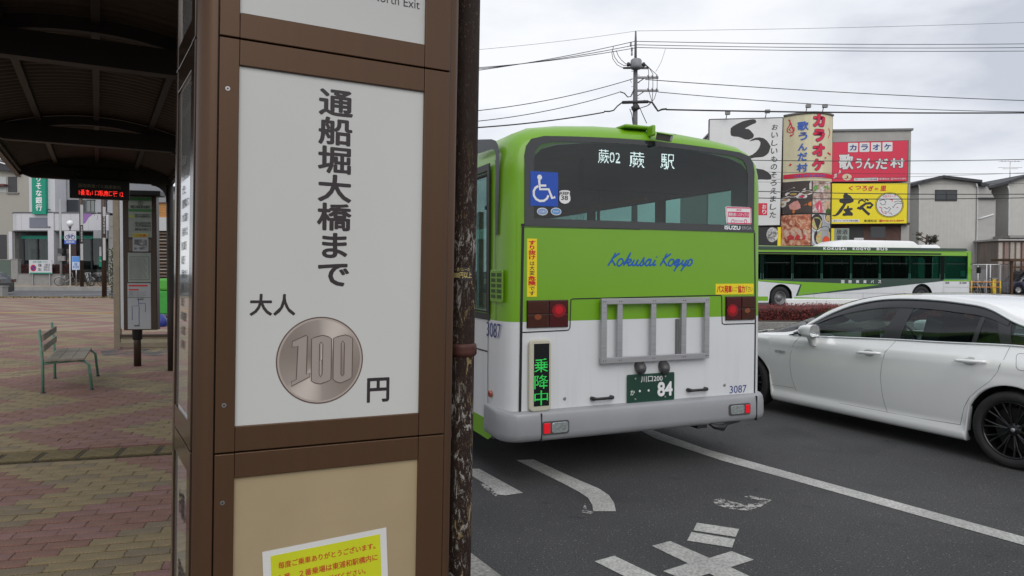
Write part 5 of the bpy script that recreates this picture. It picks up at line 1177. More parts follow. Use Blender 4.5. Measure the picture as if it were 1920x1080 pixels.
for k, (y0, y1) in enumerate(((77.5, 80.0), (84, 87), (89, 93.5))):
    line((1194, y0), (R_, y1 + (y1 - y0) * .2), UPY, UPY + 4, .021, -.0 + .12, ('highest', 'second highest', 'third highest')[k] + ' of three thick overhead lines running right from the pole top')
line((1194, 58), (R_, 37), UPY, UPY + 4, .011, .1, 'thin topmost wire running right from the tip of the utility pole')
line((1210, 149), (R_, 192.5), UPY, UPY + 4, .026, .15, 'overhead cable running right from the upper crossarm of the pole')
line((1234, 172.5), (R_, 210), UPY, UPY + 4, .024, .3, 'overhead cable running right from the lower crossarm of the pole')
line((1249, 205.5), (R_, 210.5), UPY, UPY + 4, .050, .1, 'thick bundled cable running right just above the karaoke billboards')
line((1249, 205.5), (1000, 225), UPY, UPY, .0, 0) if False else None
for k, (y0, y1) in enumerate(((77.5, 128.5), (84.5, 126.5), (90, 125))):
    line((1190, y0), (820, y1 + 13 - k * 3), UPY, UPY - 4, .021, .15, ('highest', 'middle', 'lowest')[k] + ' of three close overhead lines running left from the pole top')
line((1190, 58.5), (820, 99), UPY, UPY - 4, .010, .1, 'thin topmost wire running left from the tip of the utility pole')
line((1186, 148), (820, 214), UPY, UPY - 4, .024, .3, 'single cable descending left from the upper crossarm level of the pole')
line((1161, 173), (820, 233), UPY, UPY - 4, .024, .3, 'single cable descending left below the transformer of the pole')
line((1133, 210.5), (820, 243), UPY, UPY - 4, .040, .15, 'thick cable descending left just above the roof of the near bus')
for k, (x0, y0, y1, r) in enumerate(((1380, 300, 295.5, .026), (1380, 321, 323, .014), (1380, 340, 342, .012), (1380, 357.5, 362.5, .030), (1380, 370.5, 368, .030), (1380, 336.5, 318, .012))):
    line((x0, y0), (R_, y1), 41, 41, r, .12, ('dark line crossing the red karaoke billboard in the photo', 'thin line crossing the lower red billboard edge', 'thin line crossing just under the red billboard', 'thick line crossing the top of the yellow billboard', 'lower thick line crossing the yellow billboard', 'thin line rising right over the grey houses')[k], 'overhead lines crossing in front of the billboards')
for k, (a, b) in enumerate((((1300, 213), (R_, 262)), ((1230, 242), (R_, 243)))): pass

# ================================================================== KARAOKE / IZAKAYA BUILDING
KM = frame(pxY(1561, 500, 48).x, 48, 0, -5); KF = Face(KM, (0, 0, 0), (1, 0, 0))
kb = thing('building', 'grey rendered building with a brown brick ground floor behind the billboards', 'building', KM)
r_ = KF.rect(1330, 247, 1706.5, 430); zt = KF.uv(1700, 245)[1]; xr = KF.uv(1706, 400)[0]; xl = KF.uv(1332, 400)[0]; zb_ = KF.uv(1640, 418)[1]
M['render'] = mat('grey_render', (.37, .36, .34), .85, 0, .1, 1.2)
part('wall', MB().box(xl, xr, 0, 14, zb_, zt), 'render', kb); part('coping', MB().box(xl - .1, xr + .1, -.1, 14.1, zt, zt + .14), mat('coping', (.16, .16, .16), .6), kb)
part('brick_wall', MB().box(xl, KF.uv(1690, 440)[0], .1, 14, 0, zb_), mat('dark_brick', (.10, .055, .045), .85, 0, .2, 5), kb)
part('pillar', MB().box(KF.uv(1690, 440)[0], xr, .05, 1, 0, zb_), 'render', kb)
part('window', MB().fbox(KF, KF.uv(1633, 440)[0], KF.uv(1661, 440)[0], KF.uv(1640, 446)[1], KF.uv(1640, 425)[1], -.12, .0 - .08), 'pane_dark', kb)
part('doorway', MB().fbox(KF, KF.uv(1592, 440)[0], KF.uv(1620, 440)[0], 0.1, KF.uv(1640, 424)[1], -.12, -.08), 'black', kb)
part('soffit', MB().fbox(KF, xl, KF.uv(1702, 420)[0], zb_ - .15, zb_, -.1, .3), 'brown_d', kb)
def board(nm, label, pxs, m_, d0=.35, d1=.60, cat='billboard', frame_m='black'):
    t = thing(nm, label, cat, KM); pts = [KFb.uv(*p) for p in pxs]
    part('box', MB().fplate(KF, [KF2uv(p) for p in pxs], d0, d1 - .02), frame_m, t); return t
BFc = Face(KM, (0, -.60, 0), (1, 0, 0))
def mkboard(label, pxs, m_, fm='black'):
    t = thing('billboard', label, 'billboard', KM, 'billboards on the grey building'); P = [BFc.uv(*p) for p in pxs]; c = (sum(p[0] for p in P) / len(P), sum(p[1] for p in P) / len(P))
    part('box', MB().fplate(BFc, P, -.35, -.01), fm, t)
    Q = [(c[0] + (u - c[0]) * .985, c[1] + (v - c[1]) * .982) for u, v in P]; part('face', MB().fplate(BFc, Q, -.01, .0), m_, t); return t
def bl(t, tx, r, m_, **k): return letters(BFc, tx, BFc.rect(*r), m_, t, d=k.pop('d', .012), **k)
M['b_red'] = mat('sign_red', (.62, .014, .060), .45, var=.04); M['b_yel'] = mat('sign_yellow', (.82, .67, .004), .45, var=.04); M['b_cream'] = mat('sign_cream', (.62, .57, .38), .5, var=.08, scale=1.2, stretch=(3, 1, .3)); M['b_white'] = mat('sign_white', (.66, .66, .66), .5, var=.05, scale=1)
M['pure_ink'] = mat('sign_ink', (.018, .017, .02), .5); M['b_blue'] = mat('sign_blue', (.05, .12, .45), .5); M['b_letter'] = mat('sign_red_letter', (.60, .012, .045), .5)
# red
t = mkboard('crimson billboard with white lettering above the yellow billboard', [(1560, 266.7), (1704, 262.8), (1702.2, 340), (1559.3, 341.3)], 'b_red')
def c6(x, y): return (1550 + x / 6, 250 + y / 6)
for k, ch in enumerate('カラオケ'):
    x0 = 240 + k * 129; r = BFc.rect(*c6(x0, 108 - k * 3), *c6(x0 + 112, 212 - k * 3)); tl = part('letter_tile', MB().fplate(BFc, rrect(*r, .05), .001, .012), 'b_white', t); bl(tl, ch, (*c6(x0 + 18, 128 - k * 3), *c6(x0 + 96, 194 - k * 3)), 'navy', bold=.035, d=.016)
for k, (ch, x0, y0, x1, y1) in enumerate((('歌', 135, 232, 300, 408), ('う', 322, 282, 398, 395), ('ん', 415, 280, 535, 398), ('だ', 548, 285, 690, 405), ('村', 712, 280, 876, 388))):
    bl(t, ch, (*c6(x0 - 4, y0 - 4), *c6(x1 + 4, y1 + 4)), 'pure_ink', bold=.065, d=.010 + k * .0001); bl(t, ch, (*c6(x0, y0), *c6(x1, y1)), 'b_white', bold=.035, d=.016)
r = BFc.rect(*c6(308, 500), *c6(580, 532)); part('strip', MB().fplate(BFc, rrect(*r, .03), .001, .008), 'b_white', t); bl(t, '生ビール・カラオケ飲み放題', (*c6(322, 507), *c6(566, 526)), 'pure_ink', bold=.01); bl(t, '東浦和店', (*c6(590, 500), *c6(705, 524)), 'b_white', bold=.01); bl(t, '☎048-810-8890', (*c6(718, 498), *c6(892, 522)), 'b_white', bold=.01)
bl(t, '♪', (*c6(128, 412), *c6(162, 455)), 'b_white', bold=.02); bl(t, '♫', (*c6(78, 452), *c6(112, 508)), 'b_white', bold=.02)
c_ = BFc.uv(*c6(228, 492)); part('round_print', MB().fplate(BFc, ell(c_[0], c_[1], .30, .22, 24), .001, .006), 'b_cream', t); bl(t, '♪', (*c6(210, 470), *c6(246, 515)), 'b_letter', bold=.02)
# yellow
t = mkboard('yellow billboard with black brush characters and a round emblem', [(1558.8, 343.5), (1703, 342.8), (1701.2, 419.3), (1557.3, 420.3)], 'b_yel')
for k, (ch, x0, y0, x1, y1) in enumerate((('く', 245, 590, 298, 642), ('つ', 322, 590, 385, 632), ('ろ', 395, 590, 455, 645), ('ぎ', 470, 590, 528, 648), ('の', 540, 612, 580, 640), ('里', 602, 588, 668, 648))): bl(t, ch, (*c6(x0, y0), *c6(x1, y1)), 'b_letter', bold=.03, shear=.1)
def blob(par, P, m_, d=.012): return part('brush_stroke', MB().poly([BFc.P(*BFc.uv(*c6(*p)), d) for p in P]), m_, par)
blob(t, [(62, 920), (95, 915), (125, 880), (160, 830), (185, 800), (180, 785), (150, 780), (140, 755), (150, 735), (190, 730), (185, 700), (205, 670), (225, 668), (240, 690), (265, 700), (285, 725), (305, 745), (300, 770), (265, 785), (225, 790), (200, 830), (170, 880), (130, 920), (95, 932), (65, 930)], 'pure_ink')
blob(t, [(235, 812), (248, 815), (250, 840), (290, 838), (292, 858), (262, 872), (285, 890), (295, 905), (290, 928), (240, 925), (190, 930), (175, 918), (185, 900), (210, 895), (205, 880), (188, 865), (195, 850), (225, 845)], 'pure_ink')
ya = MB(); ya.ribbon(BFc, [BFc.uv(*c6(*p)) for p in [(345, 835), (380, 850), (400, 820), (440, 790), (490, 785), (515, 805), (490, 835), (450, 830)]], .16, .012); ya.ribbon(BFc, [BFc.uv(*c6(*p)) for p in [(360, 790), (365, 760), (400, 750), (430, 770), (440, 740), (470, 760)]], .10, .013); ya.ribbon(BFc, [BFc.uv(*c6(*p)) for p in [(375, 820), (410, 850), (450, 890), (482, 915)]], .17, .0125); part('brush_stroke', ya, 'pure_ink', t)
c_ = BFc.uv(*c6(705, 806)); rr_ = abs(BFc.uv(*c6(868, 806))[0] - c_[0]); rv_ = rr_ * .92
for f_, m_, d_ in ((1, 'pure_ink', .006), (.97, 'b_yel', .008), (.93, 'pure_ink', .010), (.88, 'b_white', .012)): part('emblem_ring', MB().fplate(BFc, ell(c_[0], c_[1], rr_ * f_, rv_ * f_, 40), .001, d_), m_, t)
em = MB()
for P in ([(590, 760), (640, 745), (665, 770), (655, 800), (620, 805), (600, 780)], [(760, 775), (800, 760), (840, 770), (845, 790), (800, 785), (770, 800), (745, 840), (740, 820)], [(640, 830), (680, 850), (700, 830), (720, 845), (690, 890), (650, 880)], [(700, 900), (720, 895), (735, 915)]): em.ribbon(BFc, [BFc.uv(*c6(*p)) for p in P], .035, .014)
part('emblem_print', em, 'pure_ink', t); em = MB()
for P in ([(590, 830), (620, 840), (615, 870), (640, 900)], [(715, 750), (740, 745), (735, 770)], [(785, 835), (805, 838)], [(650, 895), (675, 905)]): em.ribbon(BFc, [BFc.uv(*c6(*p)) for p in P], .05, .0145)
part('emblem_print', em, 'b_letter', t); bl(t, '大庄グループ', (*c6(630, 696), *c6(778, 722)), 'b_letter', bold=.03, d=.0135)
r = BFc.rect(*c6(62, 968), *c6(368, 998)); part('strip', MB().fplate(BFc, rrect(*r, .03), .001, .008), 'b_white', t); bl(t, '生ビール・カラオケ飲み放題', (*c6(78, 974), *c6(352, 992)), 'pure_ink', bold=.01); bl(t, '東浦和店', (*c6(418, 970), *c6(565, 998)), 'pure_ink', bold=.01); bl(t, '☎048-810-8899', (*c6(582, 970), *c6(868, 996)), 'b_letter', bold=.02)
# white board with brush strokes
t = mkboard('tall white billboard with huge black brush strokes and a vertical slogan', [(1330, 223), (1468.5, 219.5), (1463, 423.5), (1326, 426)], 'b_white')
def c4(x, y): return (1320 + x / 7.68, 200 + y / 7.68)
def blob2(P): return part('brush_stroke', MB().fplate(BFc, [BFc.uv(*c4(*p)) for p in P], .001, .012), 'pure_ink', t)
blob2([(385, 310), (420, 280), (480, 245), (560, 210), (640, 190), (700, 180), (738, 185), (755, 215), (740, 238), (700, 252), (640, 282), (600, 305), (588, 318), (640, 322), (670, 345), (700, 380), (718, 405), (712, 440), (690, 458), (640, 475), (590, 470), (530, 445), (490, 432), (430, 428), (390, 415), (380, 370)])
blob2([(650, 500), (690, 470), (740, 448), (800, 442), (860, 455), (905, 490), (935, 530), (960, 575), (945, 620), (930, 665), (890, 702), (850, 722), (800, 728), (740, 732), (600, 760), (560, 740), (700, 690), (750, 650), (790, 600), (812, 545), (812, 510), (790, 482), (740, 478), (690, 492)])
blob2([(560, 850), (700, 880), (780, 895), (850, 905), (900, 930), (940, 960), (970, 1000), (972, 1030), (955, 1048), (900, 1052), (850, 1045), (800, 1048), (700, 1060), (600, 1050)])
sl = 'おいしいものそろえました'; ysl = [(255, 340), (378, 450), (490, 560), (605, 672), (715, 790), (822, 888), (935, 1010)]
yy0 = 262
for k, ch in enumerate(sl):
    y0 = 200 + (255 + k * 114.5) / 7.68 * 1.0; x0 = 1449.5 - k * .35; h_ = 9.8 if ch not in 'ょ' else 6
    bl(t, ch, (x0 - 2.4 if k < 1 else x0 - 2.8, y0, x0 + 9.2, y0 + h_ * (1.12 if k > 7 else 1.05)), 'pure_ink', bold=.012, shear=.12)
r = BFc.rect(1419, 381, 1438.5, 403.5); st_ = part('seal', MB().fplate(BFc, rrect(r[0], r[1], r[2], r[3], .03), .001, .010), 'b_letter', t); bl(st_, 'お', (1429, 383.5, 1437, 391.5), 'b_white', bold=.03, d=.014); bl(st_, 'り', (1429, 393, 1437, 401.5), 'b_white', bold=.03, d=.014)
def lampB(x, y, par=None):
    A = BFc.P(*BFc.uv(x, y), 0); l = thing('floodlight', 'x', 'floodlight', KM @ Matrix.Translation(A), 'small floodlights on the billboards')
    part('arm', MB().tube([(0, .3, -.35), (0, -.1, .12), (0, -.35, .22)], .03, 6), 'alu', l); part('head', MB().box(-.16, .16, -.5, -.28, .05, .28), mat('lamp%d' % x, (.2, .2, .2), .5), l, .03); return l
for (x, y, lb_) in ((1362, 219, 'grey floodlight on the left top edge of the white billboard'), (1436, 216, 'grey floodlight on the right top edge of the white billboard'), (1512, 206, 'left floodlight above the curved cream billboard'), (1543, 206, 'right floodlight above the curved cream billboard')): lampB(x, y)['label'] = lb_
# curved cream column sign
CR = Face(KM, (0, -.60, 0), (1, 0, 0)); ul, ur = CR.uv(1468.5, 350)[0], CR.uv(1560, 350)[0]; um_ = (ul + ur) / 2; hw_ = (ur - ul) / 2
def bulge(u, v, d=0): k = (u - um_) / hw_; return (u, -.60 - .95 * (1 - k * k) - d, v)
ct = thing('billboard', 'curved cream and red billboard with food pictures between the white and crimson boards', 'billboard', KM, 'billboards on the grey building')
def curved(nm, x0, y0, x1, y1, m_, d=0, n=10):
    r = CR.rect(x0, y0, x1, y1); us = np.linspace(r[0], r[2], n + 1); return part(nm, MB().grid([[bulge(u, v, d) for u in us] for v in (r[1], (r[1] + r[3]) / 2, r[3])]), m_, ct)
zt_, zb2 = CR.uv(1515, 218.5)[1], CR.uv(1515, 470)[1]
us = np.linspace(ul, ur, 15); part('back', MB().grid([[(u, -.05, v) for u in us] for v in (zb2, zt_)]).poly([bulge(u, zt_) for u in us] + [(ur, -.05, zt_), (ul, -.05, zt_)]).poly([bulge(ul, zb2), bulge(ul, zt_), (ul, -.05, zt_), (ul, -.05, zb2)]).poly([bulge(ur, zb2), bulge(ur, zt_), (ur, -.05, zt_), (ur, -.05, zb2)]), 'brown_d', ct)
part('top_trim', MB().tube([bulge(u, zt_ + .05) for u in us], .09, 6), mat('trim', (.14, .13, .12), .6), ct)
curved('cream_face', 1468.5, 219, 1560, 342, 'b_cream', 0, 14); curved('red_band', 1468.5, 328, 1560, 336, 'b_letter', .02, 14)
def cl(tx, r, m_, bold=.03, d=.03, sh_=0): r = CR.rect(*r); return letters(CR, tx, r, m_, ct, bold=bold, shear=sh_, mapf=lambda u, v, e=0: bulge(u, v, d + e))
def c4r(x0, y0, x1, y1): return (*c4(x0, y0), *c4(x1, y1))
for k, (ch, q) in enumerate((('カ', (1500, 145, 1690, 330)), ('ラ', (1505, 360, 1690, 540)), ('オ', (1490, 565, 1690, 745)), ('ケ', (1485, 780, 1680, 950)))):
    cl(ch, c4r(q[0] - 4, q[1] - 4, q[2] + 4, q[3] + 4), 'navy', .095, .02 + k * .0002); cl(ch, c4r(*q), 'b_letter', .065, .03)
for ch, q in (('歌', (1298, 248, 1440, 375)), ('う', (1312, 400, 1425, 515)), ('ん', (1305, 560, 1420, 662)), ('だ', (1300, 690, 1422, 808)), ('村', (1288, 840, 1425, 962))): cl(ch, c4r(*q), 'b_blue', .035)
cl('MY PLEASURE', c4r(1265, 1003, 1695, 1037), 'b_blue', .01, .035)
def note(P, w, m_='b_letter'): q = [CR.uv(*c4(*p)) for p in P]; mb = MB(); mb.ribbon(CR, q, w, 0); mb.v = [bulge(a, c, .03) for a, b, c in mb.v]; part('music_note', mb, m_, ct)
note([(1225, 440), (1250, 420), (1250, 360), (1225, 260), (1200, 195), (1215, 215), (1215, 270), (1185, 330), (1185, 370), (1220, 392), (1262, 370), (1262, 325), (1225, 310), (1205, 345), (1225, 365)], .05)
for P in ([(1215, 440), (1235, 425)], [(1750, 470), (1772, 435), (1790, 385), (1760, 330)], [(1740, 680), (1805, 700)], [(1690, 765), (1715, 752)], [(1205, 860), (1228, 838)]): note(P, .10 if len(P) == 2 else .05)
# food pictures: printed panels
def food(nm, c0, c1, c2, scale, seed):
    m, t_, b, L = nodes(nm); tcn = t_.nodes.new('ShaderNodeTexCoord'); mp_ = t_.nodes.new('ShaderNodeMapping'); mp_.inputs['Location'].default_value = (seed, seed, 0); L.new(tcn.outputs['Object'], mp_.inputs['Vector'])
    v = t_.nodes.new('ShaderNodeTexNoise'); v.inputs['Scale'].default_value = scale; v.inputs['Detail'].default_value = 6; v.inputs['Distortion'].default_value = 1.5; L.new(mp_.outputs['Vector'], v.inputs['Vector'])
    r = t_.nodes.new('ShaderNodeValToRGB'); r.color_ramp.elements[0].position = .35; r.color_ramp.elements[0].color = (*c0, 1); r.color_ramp.elements[1].position = .62; r.color_ramp.elements[1].color = (*c2, 1); e_ = r.color_ramp.elements.new(.5); e_.color = (*c1, 1)
    L.new(v.outputs['Fac'], r.inputs['Fac']); L.new(r.outputs['Color'], b.inputs['Base Color']); b.inputs['Roughness'].default_value = .4; return m
def c7(x, y): return (1400 + x / 7.712, 330 + y / 7.712)
def fpoly(P, m_, d, nm='food_print'): mb = MB(); mb.poly([bulge(*CR.uv(*c7(*p)), d) for p in P]); return part(nm, mb, m_, ct)
curved('food_back', 1468.5, 342, 1560, 470, 'black', .005, 14)
fA = curved('food_panel', *c7(512, 97), *c7(870, 548), mat('food_dark', (.05, .035, .03), .4), .02, 6); fB = curved('food_panel', *c7(884, 97), *c7(1195, 548), food('f_sashimi', (.25, .12, .10), (.45, .33, .28), (.65, .6, .58), 2.2, 3), .02, 6)
fC = curved('food_panel', *c7(500, 570), *c7(855, 1010), food('f_skewer', (.25, .05, .03), (.55, .20, .10), (.66, .46, .32), 2.4, 7), .02, 6); fD = curved('food_panel', *c7(872, 570), *c7(1190, 1010), mat('food_grey', (.35, .37, .40), .4), .02, 6)
W_ = mat('rice', (.62, .58, .54), .5, var=.15, scale=5)
fpoly([(560, 215), (640, 180), (760, 120), (868, 98), (868, 215), (760, 225)], W_, .03)
for (x, y, rx, ry) in ((640, 275, 95, 45), (805, 262, 80, 32), (740, 315, 70, 35), (545, 350, 60, 38), (520, 410, 40, 45)): fpoly(ell(x, y, rx, ry, 16), W_, .032 + x * 1e-6); fpoly(ell(x, y, rx * .45, ry * .4, 10), 'magenta' if x == 740 else food('fill%d' % x, (.35, .08, .06), (.5, .25, .1), (.2, .3, .08), 5, x), .034 + x * 1e-6)
fpoly([(512, 545), (640, 500), (780, 430), (868, 385), (868, 450), (740, 515), (640, 548)], mat('salmon', (.62, .16, .02), .4, var=.3, scale=3), .030); fpoly([(585, 430), (640, 385), (690, 370), (720, 430), (725, 480), (670, 505), (600, 490)], mat('ginger', (.62, .28, .24), .5, var=.15, scale=6), .036)
fpoly([(890, 190), (930, 150), (1020, 130), (1090, 160), (1160, 170), (1150, 210), (1050, 190), (950, 215), (920, 250)], mat('garnish', (.12, .35, .06), .5, var=.4, scale=6), .03)
fpoly([(920, 430), (960, 390), (1000, 370), (1030, 430), (1040, 520), (1030, 546), (980, 546), (940, 500)], mat('tuna', (.62, .08, .14), .4, var=.25, scale=7), .031); fpoly([(1060, 440), (1110, 370), (1170, 380), (1190, 470), (1150, 500), (1090, 520)], mat('bream', (.60, .40, .28), .4, var=.2, scale=7), .032); fpoly([(1105, 500), (1150, 470), (1190, 490), (1190, 546), (1100, 546)], mat('leaf', (.03, .10, .03), .5), .033)
for k in range(4): x = 525 + k * 75; fpoly([(x, 790), (x + 25, 770), (x + 55, 800), (x + 75, 900), (x + 60, 920), (x + 25, 905)], mat('bacon%d' % k, (.58, .40, .30), .4, var=.25, scale=5), .03 + k * .001)
for k in range(3): fpoly([(560 + k * 90, 890 + k * 12), (600 + k * 90, 850), (650 + k * 70, 880), (640 + k * 70, 925), (580 + k * 80, 930)], mat('sauce%d' % k, (.5, .03, .03), .35, var=.3, scale=6), .036 + k * .0005)
for (x, y, rx, ry, a0, fm_) in ((940, 680, 110, 130, 0, 'f1'), (1150, 610, 85, 80, 0, 'f2'), (1080, 890, 215, 180, 0, 'f3')):
    cl_ = lambda P: [(min(max(a, 874), 1188), min(max(b, 572), 1008)) for a, b in P]
    fpoly(cl_(ell(x, y, rx, ry, 30)), 'b_white', .030 + rx * 1e-5); fpoly(cl_(ell(x + 8, y - 2, rx * .86, ry * .86, 30)), 'ink', .033 + rx * 1e-5); fpoly(cl_(ell(x + 6, y + ry * .12, rx * .72, ry * .68, 24)), food(fm_, (.55, .25, .05), (.6, .48, .25), (.25, .4, .08), 5, rx), .036 + rx * 1e-5)
fpoly(ell(1110, 935, 70, 60, 18), mat('roe', (.75, .08, .02), .35, var=.1, scale=20), .042)
# lower signs
t = thing('shop_sign', 'yellow edged dark shop sign partly hidden by the near bus', 'sign', KM); P = BFc.rect(1402, 426, 1464, 470); part('box', MB().fbox(BFc, P[0], P[2], P[1], P[3], -.3, 0), 'b_yel', t); part('face', MB().fbox(BFc, P[0], P[0] + (P[2] - P[0]) * .9, P[1], P[3], 0, .01), 'black', t)
c_ = BFc.uv(1448, 440); part('emblem_print', MB().fplate(BFc, ell(c_[0] + .0, c_[1], .38, .5, 24), .01, .014), food('emb', (.1, .1, .1), (.35, .34, .33), (.6, .6, .6), 3, 2), t)
t = thing('shop_sign', 'pale green upright shop sign with dark writing beneath the yellow billboard', 'sign', KM); P = BFc.rect(1564, 428, 1592, 470); part('box', MB().fbox(BFc, P[0], P[2], P[1], P[3], -.2, 0), mat('pale_green', (.25, .30, .26), .5), t); letters(BFc, '居酒\n宴会\n焼鳥', BFc.rect(1568, 430, 1589, 462), 'pure_ink', t, bold=.01, line=1.1, d=.01)
part('edge', MB().fbox(BFc, P[0] - .35, P[0] - .01, P[1], P[3], -.2, .01), 'b_yel', t)
t = thing('shop_sign', 'small white sign on the brick wall just above the roof of the far bus', 'sign', KM); P = BFc.rect(1602, 446, 1619, 458); part('box', MB().fbox(BFc, P[0], P[2], P[1], P[3], -.1, 0), 'b_white', t); bl(t, 'P 駐車場', (1604, 449, 1617, 453), 'pure_ink')

# ================================================================== GREY HOUSES AT RIGHT
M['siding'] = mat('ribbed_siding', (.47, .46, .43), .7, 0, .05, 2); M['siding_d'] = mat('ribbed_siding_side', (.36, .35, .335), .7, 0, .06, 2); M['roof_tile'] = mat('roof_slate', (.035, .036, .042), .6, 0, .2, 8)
def house(label, x0, x1, Y, ztop, pk, depth=9, ang=0, window=None, spouts=(), sidew=1.2, eave=0, group='grey sided houses right of the billboards'):
    A = pxY(x0, 500, Y); W = pxY(x1, 500, Y).x - A.x; HM = frame(A.x, Y, 0, ang); h = thing('house', label, 'house', HM, group); F_ = Face(HM, (0, 0, 0), (1, 0, 0))
    def V(x, y): return F_.uv(x, y)
    pr_ = [(0, 0)] + [(min(max(V(x, y)[0], 0), W), V(x, y)[1]) for x, y in reversed(ztop)] ; pts = [(0, 0), (W, 0)] + [(min(max(V(x, y)[0], 0), W), V(x, y)[1]) for x, y in reversed(ztop)]
    part('wall', MB().fplate(F_, pts, -depth, 0), 'siding', h)
    rib = MB(); zt0 = min(p[1] for p in pts[2:])
    n = int(W / .30)
    for k in range(n): rib.fbox(F_, .05 + k * .30, .11 + k * .30, .3, zt0 - .25, 0, .006)
    part('siding_rib', rib, 'siding', h, kind='stuff')
    rf = MB(); T_ = [(V(x, y)[0], V(x, y)[1]) for x, y in ztop]
    for (a, b) in zip(T_, T_[1:]):
        rf.fplate(F_, [(a[0] - .02, a[1]), (b[0] + .02, b[1]), (b[0] + .02, b[1] + .22), (a[0] - .02, a[1] + .22)], -depth - .4, .45)
    part('roof', rf, 'roof_tile', h)
    for s_ in spouts: part('downpipe', MB().tube([F_.P(V(s_, 400)[0], .1, .08), F_.P(V(s_, 400)[0], zt0 - .1, .08), F_.P(V(s_, 400)[0] - .25, zt0 + .25, .3)], .055, 8), 'white', h)
    if window:
        r = (V(window[0], 400)[0], V(0, 0)[1], V(window[2], 400)[0], 0); z0, z1 = V((window[0] + window[2]) / 2, window[3])[1], V((window[0] + window[2]) / 2, window[1])[1]
        w = part('window', MB().fbox(F_, r[0], r[2], z0, z1, .0, .05), 'black', h)
        for q in (0, 1): m0 = r[0] + (r[2] - r[0]) * (q * .5 + .03); m1 = r[0] + (r[2] - r[0]) * (q * .5 + .47); part('pane', MB().fbox(F_, m0, m1, z0 + .1, z1 - .1, .05, .06), 'pane_dark', w)
    return h, F_
h1, F1 = house('pale grey sided house with one dark upper window just right of the billboards', 1720, 1865, 60, [(1706, 350), (1726, 344), (1764, 334.5), (1835, 343.5)], None, window=(1752.5, 356, 1793.5, 377), spouts=(1722, 1831))
part('wall', MB().fplate(F1, [F1.uv(1832, 520), F1.uv(1864, 520), F1.uv(1866, 374), F1.uv(1850, 350), F1.uv(1832, 345)], -9, .06), 'siding_d', h1); part('side_roof', MB().fplate(F1, [F1.uv(1833, 343.5), F1.uv(1848, 346), F1.uv(1848, 349.5), F1.uv(1833, 349.5)], -9, .5), 'roof_tile', h1); part('ledge', MB().fplate(F1, [F1.uv(1832, 371), F1.uv(1867, 371), F1.uv(1867, 373), F1.uv(1832, 373)], -1, .3), 'black', h1)
part('side_wall', MB().fbox(F1, F1.uv(1695, 500)[0], F1.uv(1719, 500)[0], 0, F1.uv(1712, 350)[1], -9, -2), 'siding_d', h1)
part('pipe', MB().tube([F1.P(*F1.uv(1832, 411), .12), F1.P(*F1.uv(1861, 402), .12)], .06, 6), 'white', h1)
part('side_window', MB().fbox(F1, F1.uv(1709, 500)[0], F1.uv(1716.5, 500)[0], F1.uv(1712, 440)[1], F1.uv(1712, 426)[1], -2, -1.95), 'pane_dark', h1)
h2, F2 = house('second grey sided house at the right edge with a television aerial above it', 1888, 2010, 63, [(1846, 355), (1888, 344), (1925, 331), (2000, 350)], None, spouts=(1890,))
part('side_wall', MB().fbox(F2, F2.uv(1866, 500)[0], F2.uv(1888, 500)[0], 0, F2.uv(1868, 350)[1], -9, -2.2), 'siding_d', h2)
part('side_window', MB().fbox(F2, F2.uv(1867, 500)[0], F2.uv(1872, 500)[0], F2.uv(1870, 440)[1], F2.uv(1870, 428)[1], -2.2, -2.1), 'pane_dark', h2); part('side_window', MB().fbox(F2, F2.uv(1875, 500)[0], F2.uv(1880, 500)[0], F2.uv(1878, 440)[1], F2.uv(1878, 426)[1], -2.2, -2.1), 'pane_dark', h2)
part('roof_box', MB().fplate(F2, [F2.uv(1866, 347), F2.uv(1888, 347), F2.uv(1888, 340), F2.uv(1866, 340)], -7, -4), 'concrete', h2)
an = MB(); b0 = pxY(1893.5, 338, 65); tz = pxY(1893.5, 302, 65).z - b0.z
an.tube([(0, 0, 0), (0, 0, tz)], .03, 6)
for z, w in ((tz - .02, .9), (tz * .66, 1.1), (tz * .6, .7)): an.tube([(-w, 0, z), (w, 0, z)], .018, 5)
for x in (-.9, -.6, -.3, .3, .6, .9): an.tube([(x, -.3, tz - .02), (x, .3, tz - .02)], .012, 4)
t = thing('aerial', 'thin television aerial standing on the roof at the right edge', 'aerial', Matrix.Translation(b0)); part('mast', an, 'steel', t)
# ribbed light wall / low roofs at far right
t = thing('shed', 'brownish corrugated shed with weathered panels at the right edge', 'shed', frame(pxY(1870, 500, 57).x, 57, 0, -4)); SF_ = Face(t.matrix_world.copy(), (0, 0, 0), (1, 0, 0))
part('wall', MB().fbox(SF_, 0, 6, 0, SF_.uv(1880, 452)[1], -4, 0), mat('shed_wall', (.24, .20, .18), .85, var=.25, scale=1.5, stretch=(4, 1, .3)), t)
for k in range(13): part('panel', MB().fbox(SF_, .02 + k * .45, .30 + k * .45, .2, SF_.uv(1880, 452)[1] - .12 + .03 * (k % 3), 0, .10), mat('shed_panel%d' % (k % 3), ((.42, .37, .33), (.26, .18, .16), (.38, .34, .30))[k % 3], .8, var=.15), t)
part('roof', MB().fbox(SF_, -.2, 6.2, SF_.uv(1880, 452)[1] + .02, SF_.uv(1880, 452)[1] + .16, -4.2, .35), mat('shed_roof', (.40, .39, .38), .7, var=.2, scale=2), t)
part('roof', MB().fbox(SF_, 1.4, 6.2, SF_.uv(1880, 452)[1] + .3, SF_.uv(1880, 452)[1] + .5, -4.2, -.8), 'concrete', t)
